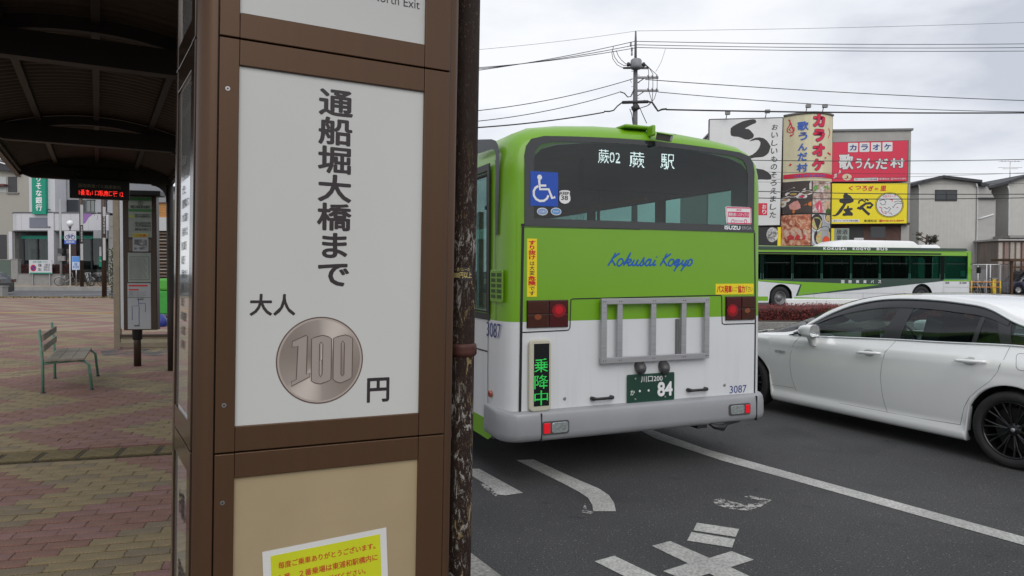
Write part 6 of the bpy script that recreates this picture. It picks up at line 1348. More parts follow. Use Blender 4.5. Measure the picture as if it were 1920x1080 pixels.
# bike shelter
t = thing('bike_shelter', 'small brown framed open shelter above the dark minivan', 'shelter', frame(pxY(1896, 500, 54).x, 54, 0, 0)); s2F = Face(t.matrix_world.copy(), (0, 0, 0), (1, 0, 0)); zt3 = s2F.uv(1900, 487)[1]
part('roof', MB().fbox(s2F, -.2, 4, zt3 - .1, zt3 + .08, -2, .2), 'brown', t)
for u in (.1, 3.6): part('post', MB().fbox(s2F, u, u + .14, 0, zt3 - .1, -.3, -.1), 'brown', t)
part('rail', MB().fbox(s2F, .26, 3.58, zt3 - .62, zt3 - .5, -.25, -.15), 'brown', t)
# mesh fence
t = thing('mesh_fence', 'pale wire mesh fence between the far bus and the dark minivan', 'fence', frame(pxY(1822, 500, 55).x, 55, 0, 0)); F3 = Face(t.matrix_world.copy(), (0, 0, 0), (1, 0, 0)); zf = F3.uv(1850, 496)[1]; wf_ = F3.uv(1898, 500)[0]
for x in (1834, 1850, 1857, 1875.5, 1896): part('post', MB().tube([F3.P(F3.uv(x, 500)[0], 0, 0), F3.P(F3.uv(x, 500)[0], zf + .03, 0)], .035, 6), 'white', t)
part('top_rail', MB().tube([F3.P(0, zf, 0), F3.P(wf_, zf, 0)], .03, 6), 'white', t)
wr_ = MB()
for k in range(30): wr_.box(0, wf_, -.004, .004, .1 + k * (zf - .1) / 30 - .005, .1 + k * (zf - .1) / 30 + .005)
for k in range(28): wr_.box(k * wf_ / 28 - .005, k * wf_ / 28 + .005, -.004, .004, .1, zf)
part('wire_mesh', wr_, 'steel', t, kind='stuff')
t = thing('wall_panel', 'dull grey panel wall behind the wire fence beside the far bus', 'wall', frame(pxY(1822, 500, 58).x, 58, 0, 0)); F4 = Face(t.matrix_world.copy(), (0, 0, 0), (1, 0, 0))
for k in range(8): part('panel', MB().fbox(F4, k * .62, k * .62 + .6, 0, 1.9, -.1, .02 * (k % 2)), mat('wp%d' % k, [(.20, .195, .185), (.26, .255, .245), (.15, .145, .14)][k % 3], .8, var=.15), t)
# orange railing
t = thing('railing', 'orange and yellow tubular railing behind the far bus nose', 'railing', frame(pxY(1822, 540, 49).x, 49, 0, 0)); F5 = Face(t.matrix_world.copy(), (0, 0, 0), (1, 0, 0)); M['orange'] = mat('orange_paint', (.55, .22, .04), .5); M['yel_post'] = mat('yellow_post', (.55, .38, .03), .5, var=.2, scale=8)
for y in (529, 538.5): z = F5.uv(1850, y)[1]; part('rail', MB().tube([F5.P(-1, z, 0), F5.P(F5.uv(1876, 500)[0], z, 0)], .035, 8), 'orange', t)
for x in (1822, 1862.5, 1876): part('post', MB().tube([F5.P(F5.uv(x, 500)[0], 0, 0), F5.P(F5.uv(x, 500)[0], F5.uv(x, 526)[1], 0)], .05, 8), 'yel_post', t)
t = thing('bollard', 'yellow and grey square bollard behind the orange railing', 'bollard', Matrix.Translation((pxY(1863, 530, 50).x, 50, 0))); part('post', MB().box(-.13, .13, -.1, .1, 0, pxY(1863, 523, 50).z), 'yel_post', t, .02); part('cap', MB().box(-.2, .2, -.12, .12, pxY(1863, 523, 50).z, pxY(1863, 521, 50).z), 'concrete', t)
# bicycles
def bicycle(Mx, label, group, basket=True, cm='black'):
    b = thing('bicycle', label, 'bicycle', Mx, group)
    for x in (-.52, .52):
        w = part('wheel', MB().tube([(x + .32 * math.cos(a), 0, .33 + .32 * math.sin(a)) for a in np.linspace(0, 2 * math.pi, 25)[:-1]], .02, 6, closed=True), 'rubber', b)
        sp_ = MB()
        for k in range(12): a = math.pi * k / 12; sp_.tube([(x - .3 * math.cos(a), 0, .33 - .3 * math.sin(a)), (x + .3 * math.cos(a), 0, .33 + .3 * math.sin(a))], .003, 3)
        part('spokes', sp_, 'steel', w, kind='stuff')
    f = MB().tube([(-.52, 0, .33), (-.08, 0, .30), (.36, 0, .72)], .016, 6).tube([(-.08, 0, .30), (-.2, 0, .82)], .016, 6).tube([(-.52, 0, .33), (-.17, 0, .72)], .012, 6).tube([(.52, 0, .33), (.36, 0, .72), (.32, 0, .95)], .016, 6)
    part('frame', f, cm, b); part('handlebar', MB().tube([(.18, -.26, .98), (.33, -.12, 1.0), (.33, .12, 1.0), (.18, .26, .98)], .012, 6), 'steel', b); part('saddle', MB().lathe([(.001, .90), (.09, .89), (.10, .86), (.03, .82)], (-.22, 0, 0), n=10), 'black', b)
    part('mudguard', MB().tube([(-.52 + .35 * math.cos(a), 0, .33 + .35 * math.sin(a)) for a in np.linspace(.3, 2.9, 12)], .022, 5), 'steel', b)
    if basket:
        k_ = MB()
        for z in (.75, .83, .91, .98): k_.tube([(.42, -.16, z), (.72, -.16, z), (.72, .16, z), (.42, .16, z)], .006, 4, closed=True)
        for q in range(6):
            for y in (-.16, .16): k_.tube([(.42 + q * .06, y, .73), (.42 + q * .06, y, .98)], .005, 4)
        part('basket', k_, 'steel', b)
    return b
gB = 'bicycles parked behind the orange railing'
for k in range(6): bicycle(Matrix.Translation((pxY(1827 + k * 7.5, 530, 51).x, 51 + .3 * (k % 2), .1)) @ Matrix.Rotation(R(35 + k * 7), 4, 'Z') @ Matrix.Rotation(R(-6), 4, 'X'), ('nearest the far bus nose, first', 'second from the left, black frame', 'third from the left, with a wire basket', 'fourth from the left, tilted', 'fifth from the left, with a wire basket', 'last before the yellow post')[k] + ' bicycle behind the orange railing', gB, k % 2 == 0, 'black' if k % 3 else 'interior_d')
# small pine
def tree(nm, label, Mx, h, cr_, n, mc, seed, flat_=.6, leaf=.09):
    rnd = random.Random(seed); t = thing(nm, label, 'tree', Mx); tr = MB(); tips = []
    tr.tube([(0, 0, 0), (.05, 0, h * .4), (-.03, .03, h * .75), (.02, 0, h * .95)], [h * .035, h * .028, h * .018, h * .008], 8)
    for k in range(14):
        z0 = h * rnd.uniform(.45, .9); a = rnd.uniform(0, 6.28); r = cr_ * rnd.uniform(.5, 1.0); e_ = Vector((math.cos(a) * r, math.sin(a) * r, z0 + rnd.uniform(.1, .35) * h * .4)); tr.tube([(0, 0, z0), (e_.x * .5, e_.y * .5, z0 + (e_.z - z0) * .3), e_], [h * .012, h * .008, .008], 5); tips.append(e_)
    part('trunk', tr, mat(nm + 'bark', (.07, .05, .04), .9), t); c_ = MB()
    for k in range(n):
        e_ = rnd.choice(tips); p = e_ + Vector((rnd.gauss(0, cr_ * .16), rnd.gauss(0, cr_ * .16), rnd.gauss(0, cr_ * .10))); d = Vector((rnd.gauss(0, 1), rnd.gauss(0, 1), rnd.gauss(0, 1))).normalized(); s_ = d.orthogonal().normalized() * leaf * .35; c_.poly([p - d * leaf, p + s_, p + d * leaf, p - s_])
    part('foliage', c_, mc, t, kind='stuff'); return t
tp = pxY(1738, 433, 46); tree('pine_tree', 'small sparse pruned pine tree behind the roof of the far bus', Matrix.Translation((tp.x, 46, 0)), tp.z, .55, 900, mat('pine', (.06, .055, .035), .8, var=.4, scale=6), 3)
# dark minivan
def small_car(label, Mx, prof, glassr, Lc, Wc, col, wx, wr_=.31):
    c = thing('car', label, 'car', Mx, None); m_ = mat('car_' + label.split()[0] + str(len(label)), col, .3, .0, coat=.3); n = 24; rows = []
    up_ = [(Lc * a, z) for a, z in prof]
    for k in range(0, n * 2 + 1):
        y = Lc * k / (n * 2); zt = slerp(up_, y); e_ = min(1, (min(y, Lc - y) / .35)) ** .5 if min(y, Lc - y) < .35 else 1; w = Wc / 2 * (.78 + .22 * e_)
        zb = .22
        for q in wx:
            if abs(y - q) < wr_ * 1.15: zb = max(zb, wr_ + math.sqrt((wr_ * 1.15) ** 2 - (y - q) ** 2))
        zw = min(.98, zt); 
        h_ = [(w * .97, zb), (w, min(zb + .2, zw - .02)), (w, zw * .98 - .02 if zw > .5 else zw - .01), (w * .985, zw)] + ([(w * .90, zw + (zt - zw) * .6), (w * .80, zw + (zt - zw) * .93), (w * .6, zt), (0, zt + .01)])
        rows.append([(-x, y, z) for x, z in h_] + [(x, y, z) for x, z in reversed(h_[:-1])])
    K = 8
    def isg(a, b):
        y = Lc * (a + .5) / (n * 2); lv_ = b if b < K - 1 else 2 * K - 3 - b; return glassr[0] < y < glassr[1] and lv_ in (3, 4) and slerp(up_, y) > 1.12 and not any(abs(y - q) < .06 for q in glassr[2:])
    def isw(a, b):
        y = Lc * (a + .5) / (n * 2); lv_ = b if b < K - 1 else 2 * K - 3 - b; s_ = abs(slerp(up_, y + .05) - slerp(up_, y - .05)) / .1; return lv_ >= 4 and s_ > .45 and slerp(up_, y) > 1.02
    part('body', MB().grid(rows, skip=lambda a, b: isg(a, b) or isw(a, b)).poly(rows[0]).poly(list(reversed(rows[-1]))), m_, c); part('windows', MB().grid(rows, skip=lambda a, b: not (isg(a, b) or isw(a, b))), mat('cg' + label[:6] + str(len(label)), (.05, .06, .07), .08, spec=.8), c)
    part('underbody', MB().box(-Wc / 2 + .1, Wc / 2 - .1, .2, Lc - .2, .18, .5), 'black', c)
    for q in wx:
        for s in (-1, 1): wheel(c, (s * (Wc / 2 - .12), q, wr_), wr_, .2, wr_ * .66, 'simple', s)
    return c
vb = at(1910, 551, 0)
van = small_car('dark navy minivan facing left at the right edge beyond the white saloon', frame(vb.x - 1.05, vb.y + .85, 0, 90), [(0, 1.0), (.05, 1.55), (.12, 1.72), (.5, 1.78), (.68, 1.70), (.84, 1.06), (.96, .88), (1, .55)], (.5, 3.4, 1.5, 2.6), 4.4, 1.72, (.012, .014, .04), (.85, 3.55))
van.matrix_world = frame(vb.x + 3.55, vb.y + .86, 0, 90)
part('headlight', MB().box(-.86, -.60, 4.02, 4.22, .74, .90), 'chrome', van, .03); part('headlight', MB().box(.60, .86, 4.02, 4.22, .74, .90), 'chrome', van, .03); part('number_plate', MB().box(-.17, .17, 4.40, 4.42, .42, .58), 'yellow', van); part('door_mirror', MB().box(-1.02, -.86, 3.1, 3.2, 1.02, 1.18), 'black', van, .02)

# ================================================================== TRAFFIC ISLAND
ic = [at(x, y, .0) for x, y in ((1300, 618), (1426, 617), (1500, 617.5))]
ip = [(2.5, 22.2), (4.0, 21.0), (6.5, 20.65), (9.5, 20.6), (14, 20.9), (18, 21.6), (20, 23.0), (20, 26.5), (17, 27.8), (8, 28), (3.5, 26.5), (2.3, 24.2)]
def smooth(P, n=5):
    out_ = []; N = len(P)
    for i in range(N):
        p0, p1_, p2_, p3 = P[i - 1], P[i], P[(i + 1) % N], P[(i + 2) % N]
        for k in range(n): t_ = k / n; out_.append(tuple(.5 * ((2 * p1_[a]) + (-p0[a] + p2_[a]) * t_ + (2 * p0[a] - 5 * p1_[a] + 4 * p2_[a] - p3[a]) * t_**2 + (-p0[a] + 3 * p1_[a] - 3 * p2_[a] + p3[a]) * t_**3) for a in (0, 1)))
    return out_
ips = smooth(ip); iF = Face(Matrix(), (0, 0, 0), (1, 0, 0), (0, 1, 0))
isl = struct(part('traffic_island', MB().fplate(iF, ips, 0, .20), 'kerb')); cxi, cyi = 11, 24.3
struct(part('soil', MB().fplate(iF, [(cxi + (x - cxi) * .97, cyi + (y - cyi) * .93) for x, y in ips], .2, .215), mat('soil', (.05, .035, .025), .95, var=.3, scale=6)))
hg = thing('hedge', 'clipped dark red hedge on the traffic island behind the white saloon', 'hedge', Matrix.Translation((9, 22, .2))); rnd = random.Random(5)
M['hedge_core'] = mat('hedge_core', (.035, .012, .010), .95, var=.4, scale=12); M['hedge_leaf'] = mat('hedge_leaf', (.16, .022, .020), .7, var=.5, scale=9, var2=(.07, .02, .015))
HX0, HX1, HY0, HY1 = -6.0, 9.0, -.75, 1.3
def hz(x, y): return .40 + .02 * math.sin(x * 2.1) + .02 * math.sin(x * 5.3 + y * 3)
rows = []
for i in range(61):
    x = HX0 + (HX1 - HX0) * i / 60; rows.append([(x, HY0 + .1, 0), (x, HY0 + .06, .25), (x, HY0 + .1, hz(x, 0) - .08), (x, HY0 + .3, hz(x, 0) - .04), (x, HY1 - .3, hz(x, 1) - .04), (x, HY1 - .1, hz(x, 1) - .1), (x, HY1 - .1, 0)])
part('core', MB().grid(rows), 'hedge_core', hg); lf = MB()
for k in range(26000):
    x = rnd.uniform(HX0, HX1)
    if rnd.random() < .55: y, z = HY0 + rnd.gauss(.05, .035), rnd.uniform(0.02, hz(x, 0))
    else: y = rnd.uniform(HY0, HY1); z = hz(x, y) + rnd.gauss(-.01, .03)
    p = Vector((x, y, z)); d = Vector((rnd.gauss(0, 1), rnd.gauss(0, 1), rnd.gauss(.5, 1))).normalized(); l = rnd.uniform(.018, .038); s_ = d.orthogonal().normalized() * l * .45; lf.poly([p - d * l, p + s_, p + d * l, p - s_])
part('foliage', lf, 'hedge_leaf', hg, kind='stuff')
A = pxY(1473, 560, 25.0); gd = thing('guard_beam', 'long white guard beam behind the red hedge beside the far bus', 'barrier', Matrix.Translation((A.x, 25, 0)))
part('beam', MB().box(0, 7.5, -.04, .04, .47, A.z), 'white', gd, .03)
for k in range(4): part('post', MB().box(.4 + k * 2.2, .5 + k * 2.2, .045, .12, .2, A.z - .02), 'white', gd)

# ================================================================== PLAZA: BENCH, STOP SIGN, NOTICE BOARD
P_ = [at(x, y, PZ) for x, y in ((80.6, 737), (169.5, 734), (103, 709.5), (178, 708))]
o_ = (P_[0] + P_[2]) / 2; ax = (P_[2] - P_[0]); Lb = ax.length; ang = math.degrees(math.atan2(ax.y, ax.x)); D_ = ((P_[1] - P_[0]).length + (P_[3] - P_[2]).length) / 2
bM = Matrix.Translation((P_[0].x, P_[0].y, PZ)) @ Matrix.Rotation(R(ang), 4, 'Z')      # x along the bench, -y towards the open front
be = thing('bench', 'weathered slatted bench with pale green tubular legs on the brick plaza', 'bench', bM)
sg = -1
for x in (0.0, Lb):
    D1 = D_ * 1.0
    part('leg', MB().tube([(x, 0, 0), (x, 0, .40), (x, .03, .80)], .017, 8), 'bench_green', be)
    part('leg', MB().tube([(x, sg * D1, 0), (x, sg * (D1 - .03), .33), (x, sg * (D1 - .09), .385), (x, sg * (D1 - .2), .39), (x, sg * .02, .37)], .017, 8), 'bench_green', be)
    for yy in (0, sg * D1): part('foot', MB().lathe([(.03, 0), (.03, .012), (.001, .013)], (x, yy, 0), n=10), 'black', be)
for k in range(6):
    y = sg * (.06 + k * (D_ - .10) / 6); part('seat_slat', MB().box(-.05, Lb + .05, y - .036, y + .036, .392 + .004 * (k % 2), .418 + .004 * (k % 2)), 'wood', be, .004)
for z in (.52, .66): part('back_slat', MB().box(-.04, Lb + .04, -.035 + .01, -.012 + .01, z, z + .085), 'wood', be, .004)
part('stretcher', MB().tube([(.0, sg * .25, .375), (Lb, sg * .25, .375)], .013, 6).tube([(0, sg * .42, .375), (Lb, sg * .42, .375)], .013, 6), 'bench_green', be)
sp0 = at(258, 686, PZ); bsM = Matrix.Translation((sp0.x, sp0.y, PZ)) @ Matrix.Rotation(R(12), 4, 'Z'); BS = Face(bsM, (0, -.09, 0), (1, 0, 0))
bs = thing('bus_stop_sign', 'brown framed bus stop sign with timetables on a thick round pole', 'sign', bsM)
part('pole', MB().tube([(0, 0, -.02), (0, 0, .75)], .055, 16), 'brown_d', bs); part('collar', MB().lathe([(.056, .42), (.075, .44), (.075, .62), (.09, .66), (.09, .68)], (0, 0, 0), n=16), 'black', bs)
rS = BS.rect(230.5, 360, 294, 619); u0, v0, u1, v1 = rS
part('cabinet', MB().fbox(BS, u0, u1, v0, v1 - .05, -.17, 0), 'brown_d', bs, .01); part('hood', MB().fbox(BS, u0 - .06, u1 + .08, v1 - .06, v1 + .02, -.22, .08), 'black', bs, .008)
M['dimpaper'] = mat('dim_paper', (.27, .30, .26), .4, var=.08, scale=4); M['dimwhite'] = mat('dim_white', (.36, .37, .38), .35, var=.05, scale=4); M['dimtext'] = mat('dim_text', (.06, .07, .06), .5); M['dgreen'] = mat('dim_green', (.05, .17, .06), .5)
def bsr(x0, y0, x1, y1, m_, nm, d=.004): r = BS.rect(x0, y0, x1, y1); return part(nm, MB().fbox(BS, r[0], r[2], r[1], r[3], -.002, d), m_, bs)
def bst(tx, r, m_, par=bs, bold=.01): return letters(BS, tx, BS.rect(*r), m_, par, bold=bold, d=.012)
p1_ = bsr(241, 369, 284.5, 445, 'dimpaper', 'route_panel'); bsr(241.5, 370, 284, 376, 'dgreen', 'green_strip', .006); bsr(241.5, 392, 284, 397, 'dgreen', 'green_strip', .006); bst('①', (259, 376.5, 268, 384.5), 'dimtext'); bst('東浦和駅', (244, 385, 282, 390.5), 'dimtext', bold=.02)
bsr(241.5, 403, 252, 408, mat('lime', (.32, .38, .08), .5), 'lime_strip', .006)
for k, (tx, y) in enumerate((('東川口駅南口', 401), ('浦和美園駅西口', 404.5), ('西山団地中央', 416), ('大門経由', 421), ('蕨駅東口', 428))): bst(tx, (253, y, 283, y + (3 if k < 2 else 4.6)), 'dimtext')
bsr(242, 449, 283, 470, mat('back_tan', (.13, .10, .075), .6), 'back_panel', .002); bsr(249, 437, 278.5, 471.5, 'dimwhite', 'poster', .010); bsr(249.2, 437.5, 278.3, 445, mat('poster_y', (.42, .36, .04), .5), 'poster_band', .012); bsr(252, 449, 276, 468, food('poster_pic', (.05, .06, .07), (.2, .2, .2), (.4, .4, .4), 9, 5), 'poster_print', .012)
bst('ご注意', (254, 439.5, 274, 443.5), 'red', bold=.02)
bsr(240, 474, 283, 529, 'dimpaper', 'timetable'); bsr(243.5, 481, 280, 525, mat('tt_rim', (.10, .10, .10), .5), 'timetable_rim', .006); bsr(244.5, 482, 279, 524, 'dimpaper', 'timetable_sheet', .008)
for k in range(18): bst('06 12 25 38 51 58' if k % 3 else '7 05 18 30 44', (246, 484 + k * 2.15, 271 + (k * 7 % 6), 485.3 + k * 2.15), 'dimtext', bold=-.005)
bsr(239.5, 531, 283, 617, 'dimwhite', 'route_map'); bsr(241.5, 534, 277, 537, 'red', 'red_strip', .006); bsr(241.5, 542, 260, 544.5, 'red', 'red_strip', .006); bsr(239.8, 557.5, 282.5, 558.3, 'dimtext', 'rule', .006)
for k in range(6): bst('国際興業バスをご利用いただきありがとう', (242, 546 + k * 1.9, 279 - (k * 5 % 9), 547.2 + k * 1.9), 'dimtext', bold=-.01)
rm = MB()
for P in ([(260, 560), (260, 573), (248, 574), (248, 600)], [(260, 569), (273, 569), (273, 585)], [(261, 574), (261, 612)]): rm.ribbon(BS, [BS.uv(*p) for p in P], .008, .006)
part('route_lines', rm, 'navy', bs); bst('蕨駅', (252, 609, 262, 612), 'dimtext'); bst('東浦和', (257, 559.5, 270, 562), 'dimtext')
# second board behind (brown framed notice board)
nb0 = at(220, 653, PZ); nM = Matrix.Translation((nb0.x, nb0.y, PZ)) @ Matrix.Rotation(R(8), 4, 'Z'); NB = Face(nM, (0, 0, 0), (1, 0, 0)); nbz = thing('notice_board', 'tan framed freestanding notice board behind the bus stop sign', 'notice board', nM)
ur_ = NB.uv(316, 600)[0]; ztn = NB.uv(220, 372)[1]; M['tan'] = mat('tan_frame', (.17, .135, .095), .6, var=.15, scale=5)
part('post', MB().fbox(NB, -.06, .05, 0, ztn, -.1, 0), 'tan', nbz); part('post', MB().fbox(NB, ur_, ur_ + .11, 0, ztn, -.1, 0), 'tan', nbz)
part('base_panel', MB().fbox(NB, .052, ur_ - .002, .10, NB.uv(260, 634)[1], -.06, -.02), mat('base_beige', (.25, .22, .15), .7, var=.1), nbz); part('bottom_rail', MB().fbox(NB, .052, ur_ - .002, .02, .098, -.08, .01), 'tan', nbz); part('middle_rail', MB().fbox(NB, .052, ur_ - .002, NB.uv(260, 633)[1], NB.uv(260, 627)[1], -.08, .01), 'brown_d', nbz)
part('notice_strip', MB().fbox(NB, NB.uv(225, 500)[0], NB.uv(231, 500)[0], NB.uv(228, 616)[1], NB.uv(228, 376)[1], -.03, -.01), 'dimwhite', nbz)
# ================================================================== BACKGROUND LEFT: timber kiosk, bank, houses
KY = 30.0; kk = pxY(280, 500, KY); TM = Matrix.Translation((kk.x, KY, PZ)); TF = Face(TM, (0, 0, 0), (1, 0, 0)); tk = thing('kiosk', 'small building with orange timber cladding and a louvred screen behind the shelter column', 'kiosk', TM)
def tfr(x0, y0, x1, y1, m_, nm, d0=-.2, d1=0, par=tk): r = TF.rect(x0, y0, x1, y1); return part(nm, MB().fbox(TF, r[0], r[2], r[1], r[3], d0, d1), m_, par)
tfr(150, 300, 170, 301, 'black', 'vent') if False else None
tfr(284, 432, 345, 585, mat('kiosk_dark', (.07, .05, .04), .8), 'wall', -3, -.1); tfr(284, 366, 345, 380, mat('kiosk_grey', (.22, .23, .24), .6), 'roof_band', -3, .1); tfr(284, 408, 345, 433, mat('kiosk_white', (.42, .43, .44), .6), 'awning_band', -3, .15)
for k in range(6): tfr(284, 380.5 + k * 4.6, 345, 384.8 + k * 4.6, mat('cedar%d' % k, (.36 + .02 * (k % 3), .17 + .015 * (k % 2), .055), .7, var=.12, scale=4, stretch=(1, 1, 8)), 'plank', -2, 0)
for k in range(16): tfr(290, 436 + k * 6.2, 320, 438 + k * 6.2, mat('slat%d' % (k % 3), ((.22, .16, .12), (.15, .11, .09), (.28, .24, .2))[k % 3], .6), 'slat', -.06, .02)
M['bin_lid'] = mat('bin_lid', (.06, .30, .03), .6); gb = at(306, 588, PZ); t = thing('crate_bin', 'bright green covered bin beside the louvred screen of the kiosk', 'bin', Matrix.Translation((gb.x, gb.y, PZ)))
part('body', MB().box(-.35, .45, -.3, .3, 0, pxY(306, 545, gb.y).z - PZ), mat('bin_green', (.03, .26, .03), .6, var=.1), t, .04); part('lid', MB().box(-.05, .5, -.3, .3, pxY(306, 545, gb.y).z - PZ + .005, pxY(306, 522, gb.y).z - PZ), 'bin_lid', t, .08)
bb_ = at(298, 612, PZ); t = thing('sack', 'dark blue bundle on the ground beneath the green bin', 'sack', Matrix.Translation((bb_.x, bb_.y, PZ))); part('body', MB().lathe([(.001, .35), (.12, .33), (.2, .2), (.22, .05), (.18, 0)], (0, 0, 0), n=12), 'navy', t)
def BY(Y, m0=None): return Face(Matrix(), (0, Y, 0), (1, 0, 0))
Y0 = 55.0; bkM = Matrix.Translation((pxY(20, 500, Y0).x, Y0, .75)); B0 = Face(bkM, (0, 0, 0), (1, 0, 0)); bk = thing('bank_building', 'two storey white bank branch with curved balcony and green vertical sign', 'building', bkM)
def q(x0, y0, x1, y1, m_, nm, d0=-.3, d1=0, par=bk, bevel=0, kind=None): r = B0.rect(x0, y0, x1, y1); return part(nm, MB().fbox(B0, r[0], r[2], r[1], r[3], d0, d1), m_, par, bevel, kind=kind)
M['bank_white'] = mat('bank_white', (.52, .52, .55), .6, var=.04); M['bank_grey'] = mat('bank_grey', (.30, .31, .33), .6, var=.06); M['bank_green'] = mat('bank_green', (.0, .25, .16), .45); M['bank_dark'] = mat('bank_dark', (.045, .045, .05), .5)
q(60, 310, 206, 400, 'bank_grey', 'wall', -9, -1.5); q(6, 432, 206, 530, 'bank_dark', 'wall', -9, -1.6)
q(103, 371, 139, 398, 'pane_dark', 'window', -1.5, -1.45); q(141, 371, 158, 398, 'black', 'window', -1.5, -1.44); 
for (x0, x1) in ((142.5, 149), (150.5, 156.5)): q(x0, 373, x1, 394, mat('blind%d' % x0, (.18, .20, .19), .4), 'pane', -1.44, -1.42)
q(158, 374, 178, 398, 'bank_grey', 'window', -1.5, -1.42); q(178.5, 371, 181, 398, 'black', 'mullion', -1.5, -1.40); q(181.5, 374, 203, 398, 'bank_grey', 'window', -1.5, -1.42)
# curved balcony band
rows = []; xl_, zb3 = B0.uv(8, 432)[0], B0.uv(100, 433)[1]; zt4 = B0.uv(100, 398.5)[1]; xr_ = B0.uv(205, 400)[0]
path = [(xl_ + 1.2 - 1.2 * math.cos(a), .0 + 0 - 1.6 + 1.6 * math.sin(a)) for a in np.linspace(0, math.pi / 2, 9)]; path = [(x, -d) for x, d in path] + [(xr_, 0)]
part('balcony', MB().grid([[(x, y, z) for x, y in path] for z in (zb3, zt4)], sm=False).poly([(x, y, zb3) for x, y in path] + [(xr_, 1.6, zb3)]).poly([(x, y, zt4) for x, y in path] + [(xr_, 1.6, zt4)]), 'bank_white', bk)
for z in (zb3, zt4): part('balcony_trim', MB().tube([(x, y - .03, z) for x, y in path], .05, 5), mat('trim%d' % int(z * 10), (.12, .12, .13), .5), bk)
for x in (27, 39.5, 110, 132, 165, 190): part('panel_gap', MB().fbox(B0, B0.uv(x, 410)[0], B0.uv(x, 410)[0] + .03, zb3 + .06, zt4 - .06, 0, .008), 'interior', bk)
q(56, 408, 89, 427, mat('vent_grey', (.16, .17, .21), .5), 'vent', 0, .06)
q(56.5, 318, 65, 398, 'bank_white', 'sign_pylon', -1.2, .12); q(90, 318, 103, 400, 'bank_white', 'pillar', -1.4, 0.0); q(92, 400, 103, 500, 'bank_white', 'column', -.8, .14); q(13, 434, 19.5, 502, 'bank_white', 'column', -.8, -.2); q(20.5, 434, 22.5, 502, 'concrete', 'column', -.8, -.3)
for y in (392.5, 425): q(92.5, y, 97, y + 1.5, 'black', 'bracket', .14, .25)
gs = q(64.5, 318, 90, 402, 'bank_green', 'green_sign', -.6, .30)
letters(Face(bkM, (0, -.30, 0), (1, 0, 0)), vert('りそな銀行'), B0.rect(71.5, 330, 84, 396), 'white', gs, bold=.03, line=1.05, d=.02)
for (x0, x1) in ((30, 56), (58, 91), (140, 160), (160, 186)): q(x0, 446, x1, 505, 'glass_shop', 'shop_window', -.9, -.88)
q(26, 441, 91, 447, 'bank_green', 'green_strip', -.88, -.8); q(104, 441, 190, 447, 'bank_green', 'green_strip', -.88, -.8); q(55.5, 446, 58.5, 505, 'black', 'mullion', -.88, -.82); q(158, 446, 161, 505, 'black', 'mullion', -.88, -.82)
q(28, 448, 57, 500, mat('lobby_pale', (.25, .27, .27), .6), 'lobby_wall', -1.58, -1.5); q(60, 448, 90, 500, mat('lobby_pale2', (.20, .23, .22), .6), 'lobby_wall', -1.58, -1.5); q(160, 450, 190, 512, mat('lobby_pale3', (.22, .25, .25), .6), 'lobby_wall', -1.58, -1.5)
for x0 in (41, 74): m_ = q(x0, 465, x0 + 13, 493, mat('atm%d' % x0, (.02, .15, .08), .4), 'cash_machine', -1.4, -1.0); q(x0 + 3, 468, x0 + 10, 475, 'black', 'screen', -1.0, -.97, m_)
q(107, 466, 121, 494, food('poster_b', (.05, .05, .05), (.25, .2, .18), (.4, .38, .35), 2, 9), 'poster', -1.3, -1.2); q(175, 462, 188, 480, 'bank_white', 'window_poster', -.88, -.8); w_ = q(174, 481, 188, 500, 'bank_green', 'window_poster', -.88, -.8); letters(Face(bkM, (0, .78, 0), (1, 0, 0)), '相談窓口', B0.rect(176, 487, 186, 490), 'white', w_, d=.01)
q(178, 433, 204, 447, 'bank_grey', 'duct', -.3, .2); q(121, 446, 131, 500, mat('door_maroon', (.06, .035, .035), .5), 'door', -.9, -.8)
t = thing('concrete_wall', 'grey concrete block pillar wall at the right end of the bank', 'wall', Matrix.Translation((pxY(210, 500, 54).x, 54, .7)))
CWF = Face(t.matrix_world.copy(), (0, 0, 0), (1, 0, 0))
for k in range(6): r = CWF.rect(203.5, 404 + k * 21.5, 216, 425 + k * 21.5); part('block', MB().fbox(CWF, r[0], r[2], r[1], r[3], -3, -.01 * (k % 2)), 'concrete', t)
t = thing('building', 'far white and brown building glimpsed behind the bus stop sign', 'building', Matrix.Translation((pxY(240, 500, 66).x, 66, 0))); F6 = Face(t.matrix_world.copy(), (0, 0, 0), (1, 0, 0))
r = F6.rect(160, 355, 420, 560); part('wall', MB().fbox(F6, r[0], r[2], .5, r[3], -10, 0), mat('far_wall', (.30, .30, .31), .8, var=.06), t); r = F6.rect(203, 366, 226, 403); part('recess', MB().fbox(F6, r[0], r[2], r[1], r[3], 0, .03), mat('far_brown', (.07, .045, .035), .8), t); r = F6.rect(214, 405, 226, 430); part('band', MB().fbox(F6, r[0], r[2], r[1], r[3], .03, .2), 'bank_grey', t)
part('roof', MB().fbox(F6, F6.uv(155, 400)[0], F6.uv(425, 400)[0], F6.uv(250, 355)[1], F6.uv(250, 350)[1], -10.3, .4), 'roof_tile', t)
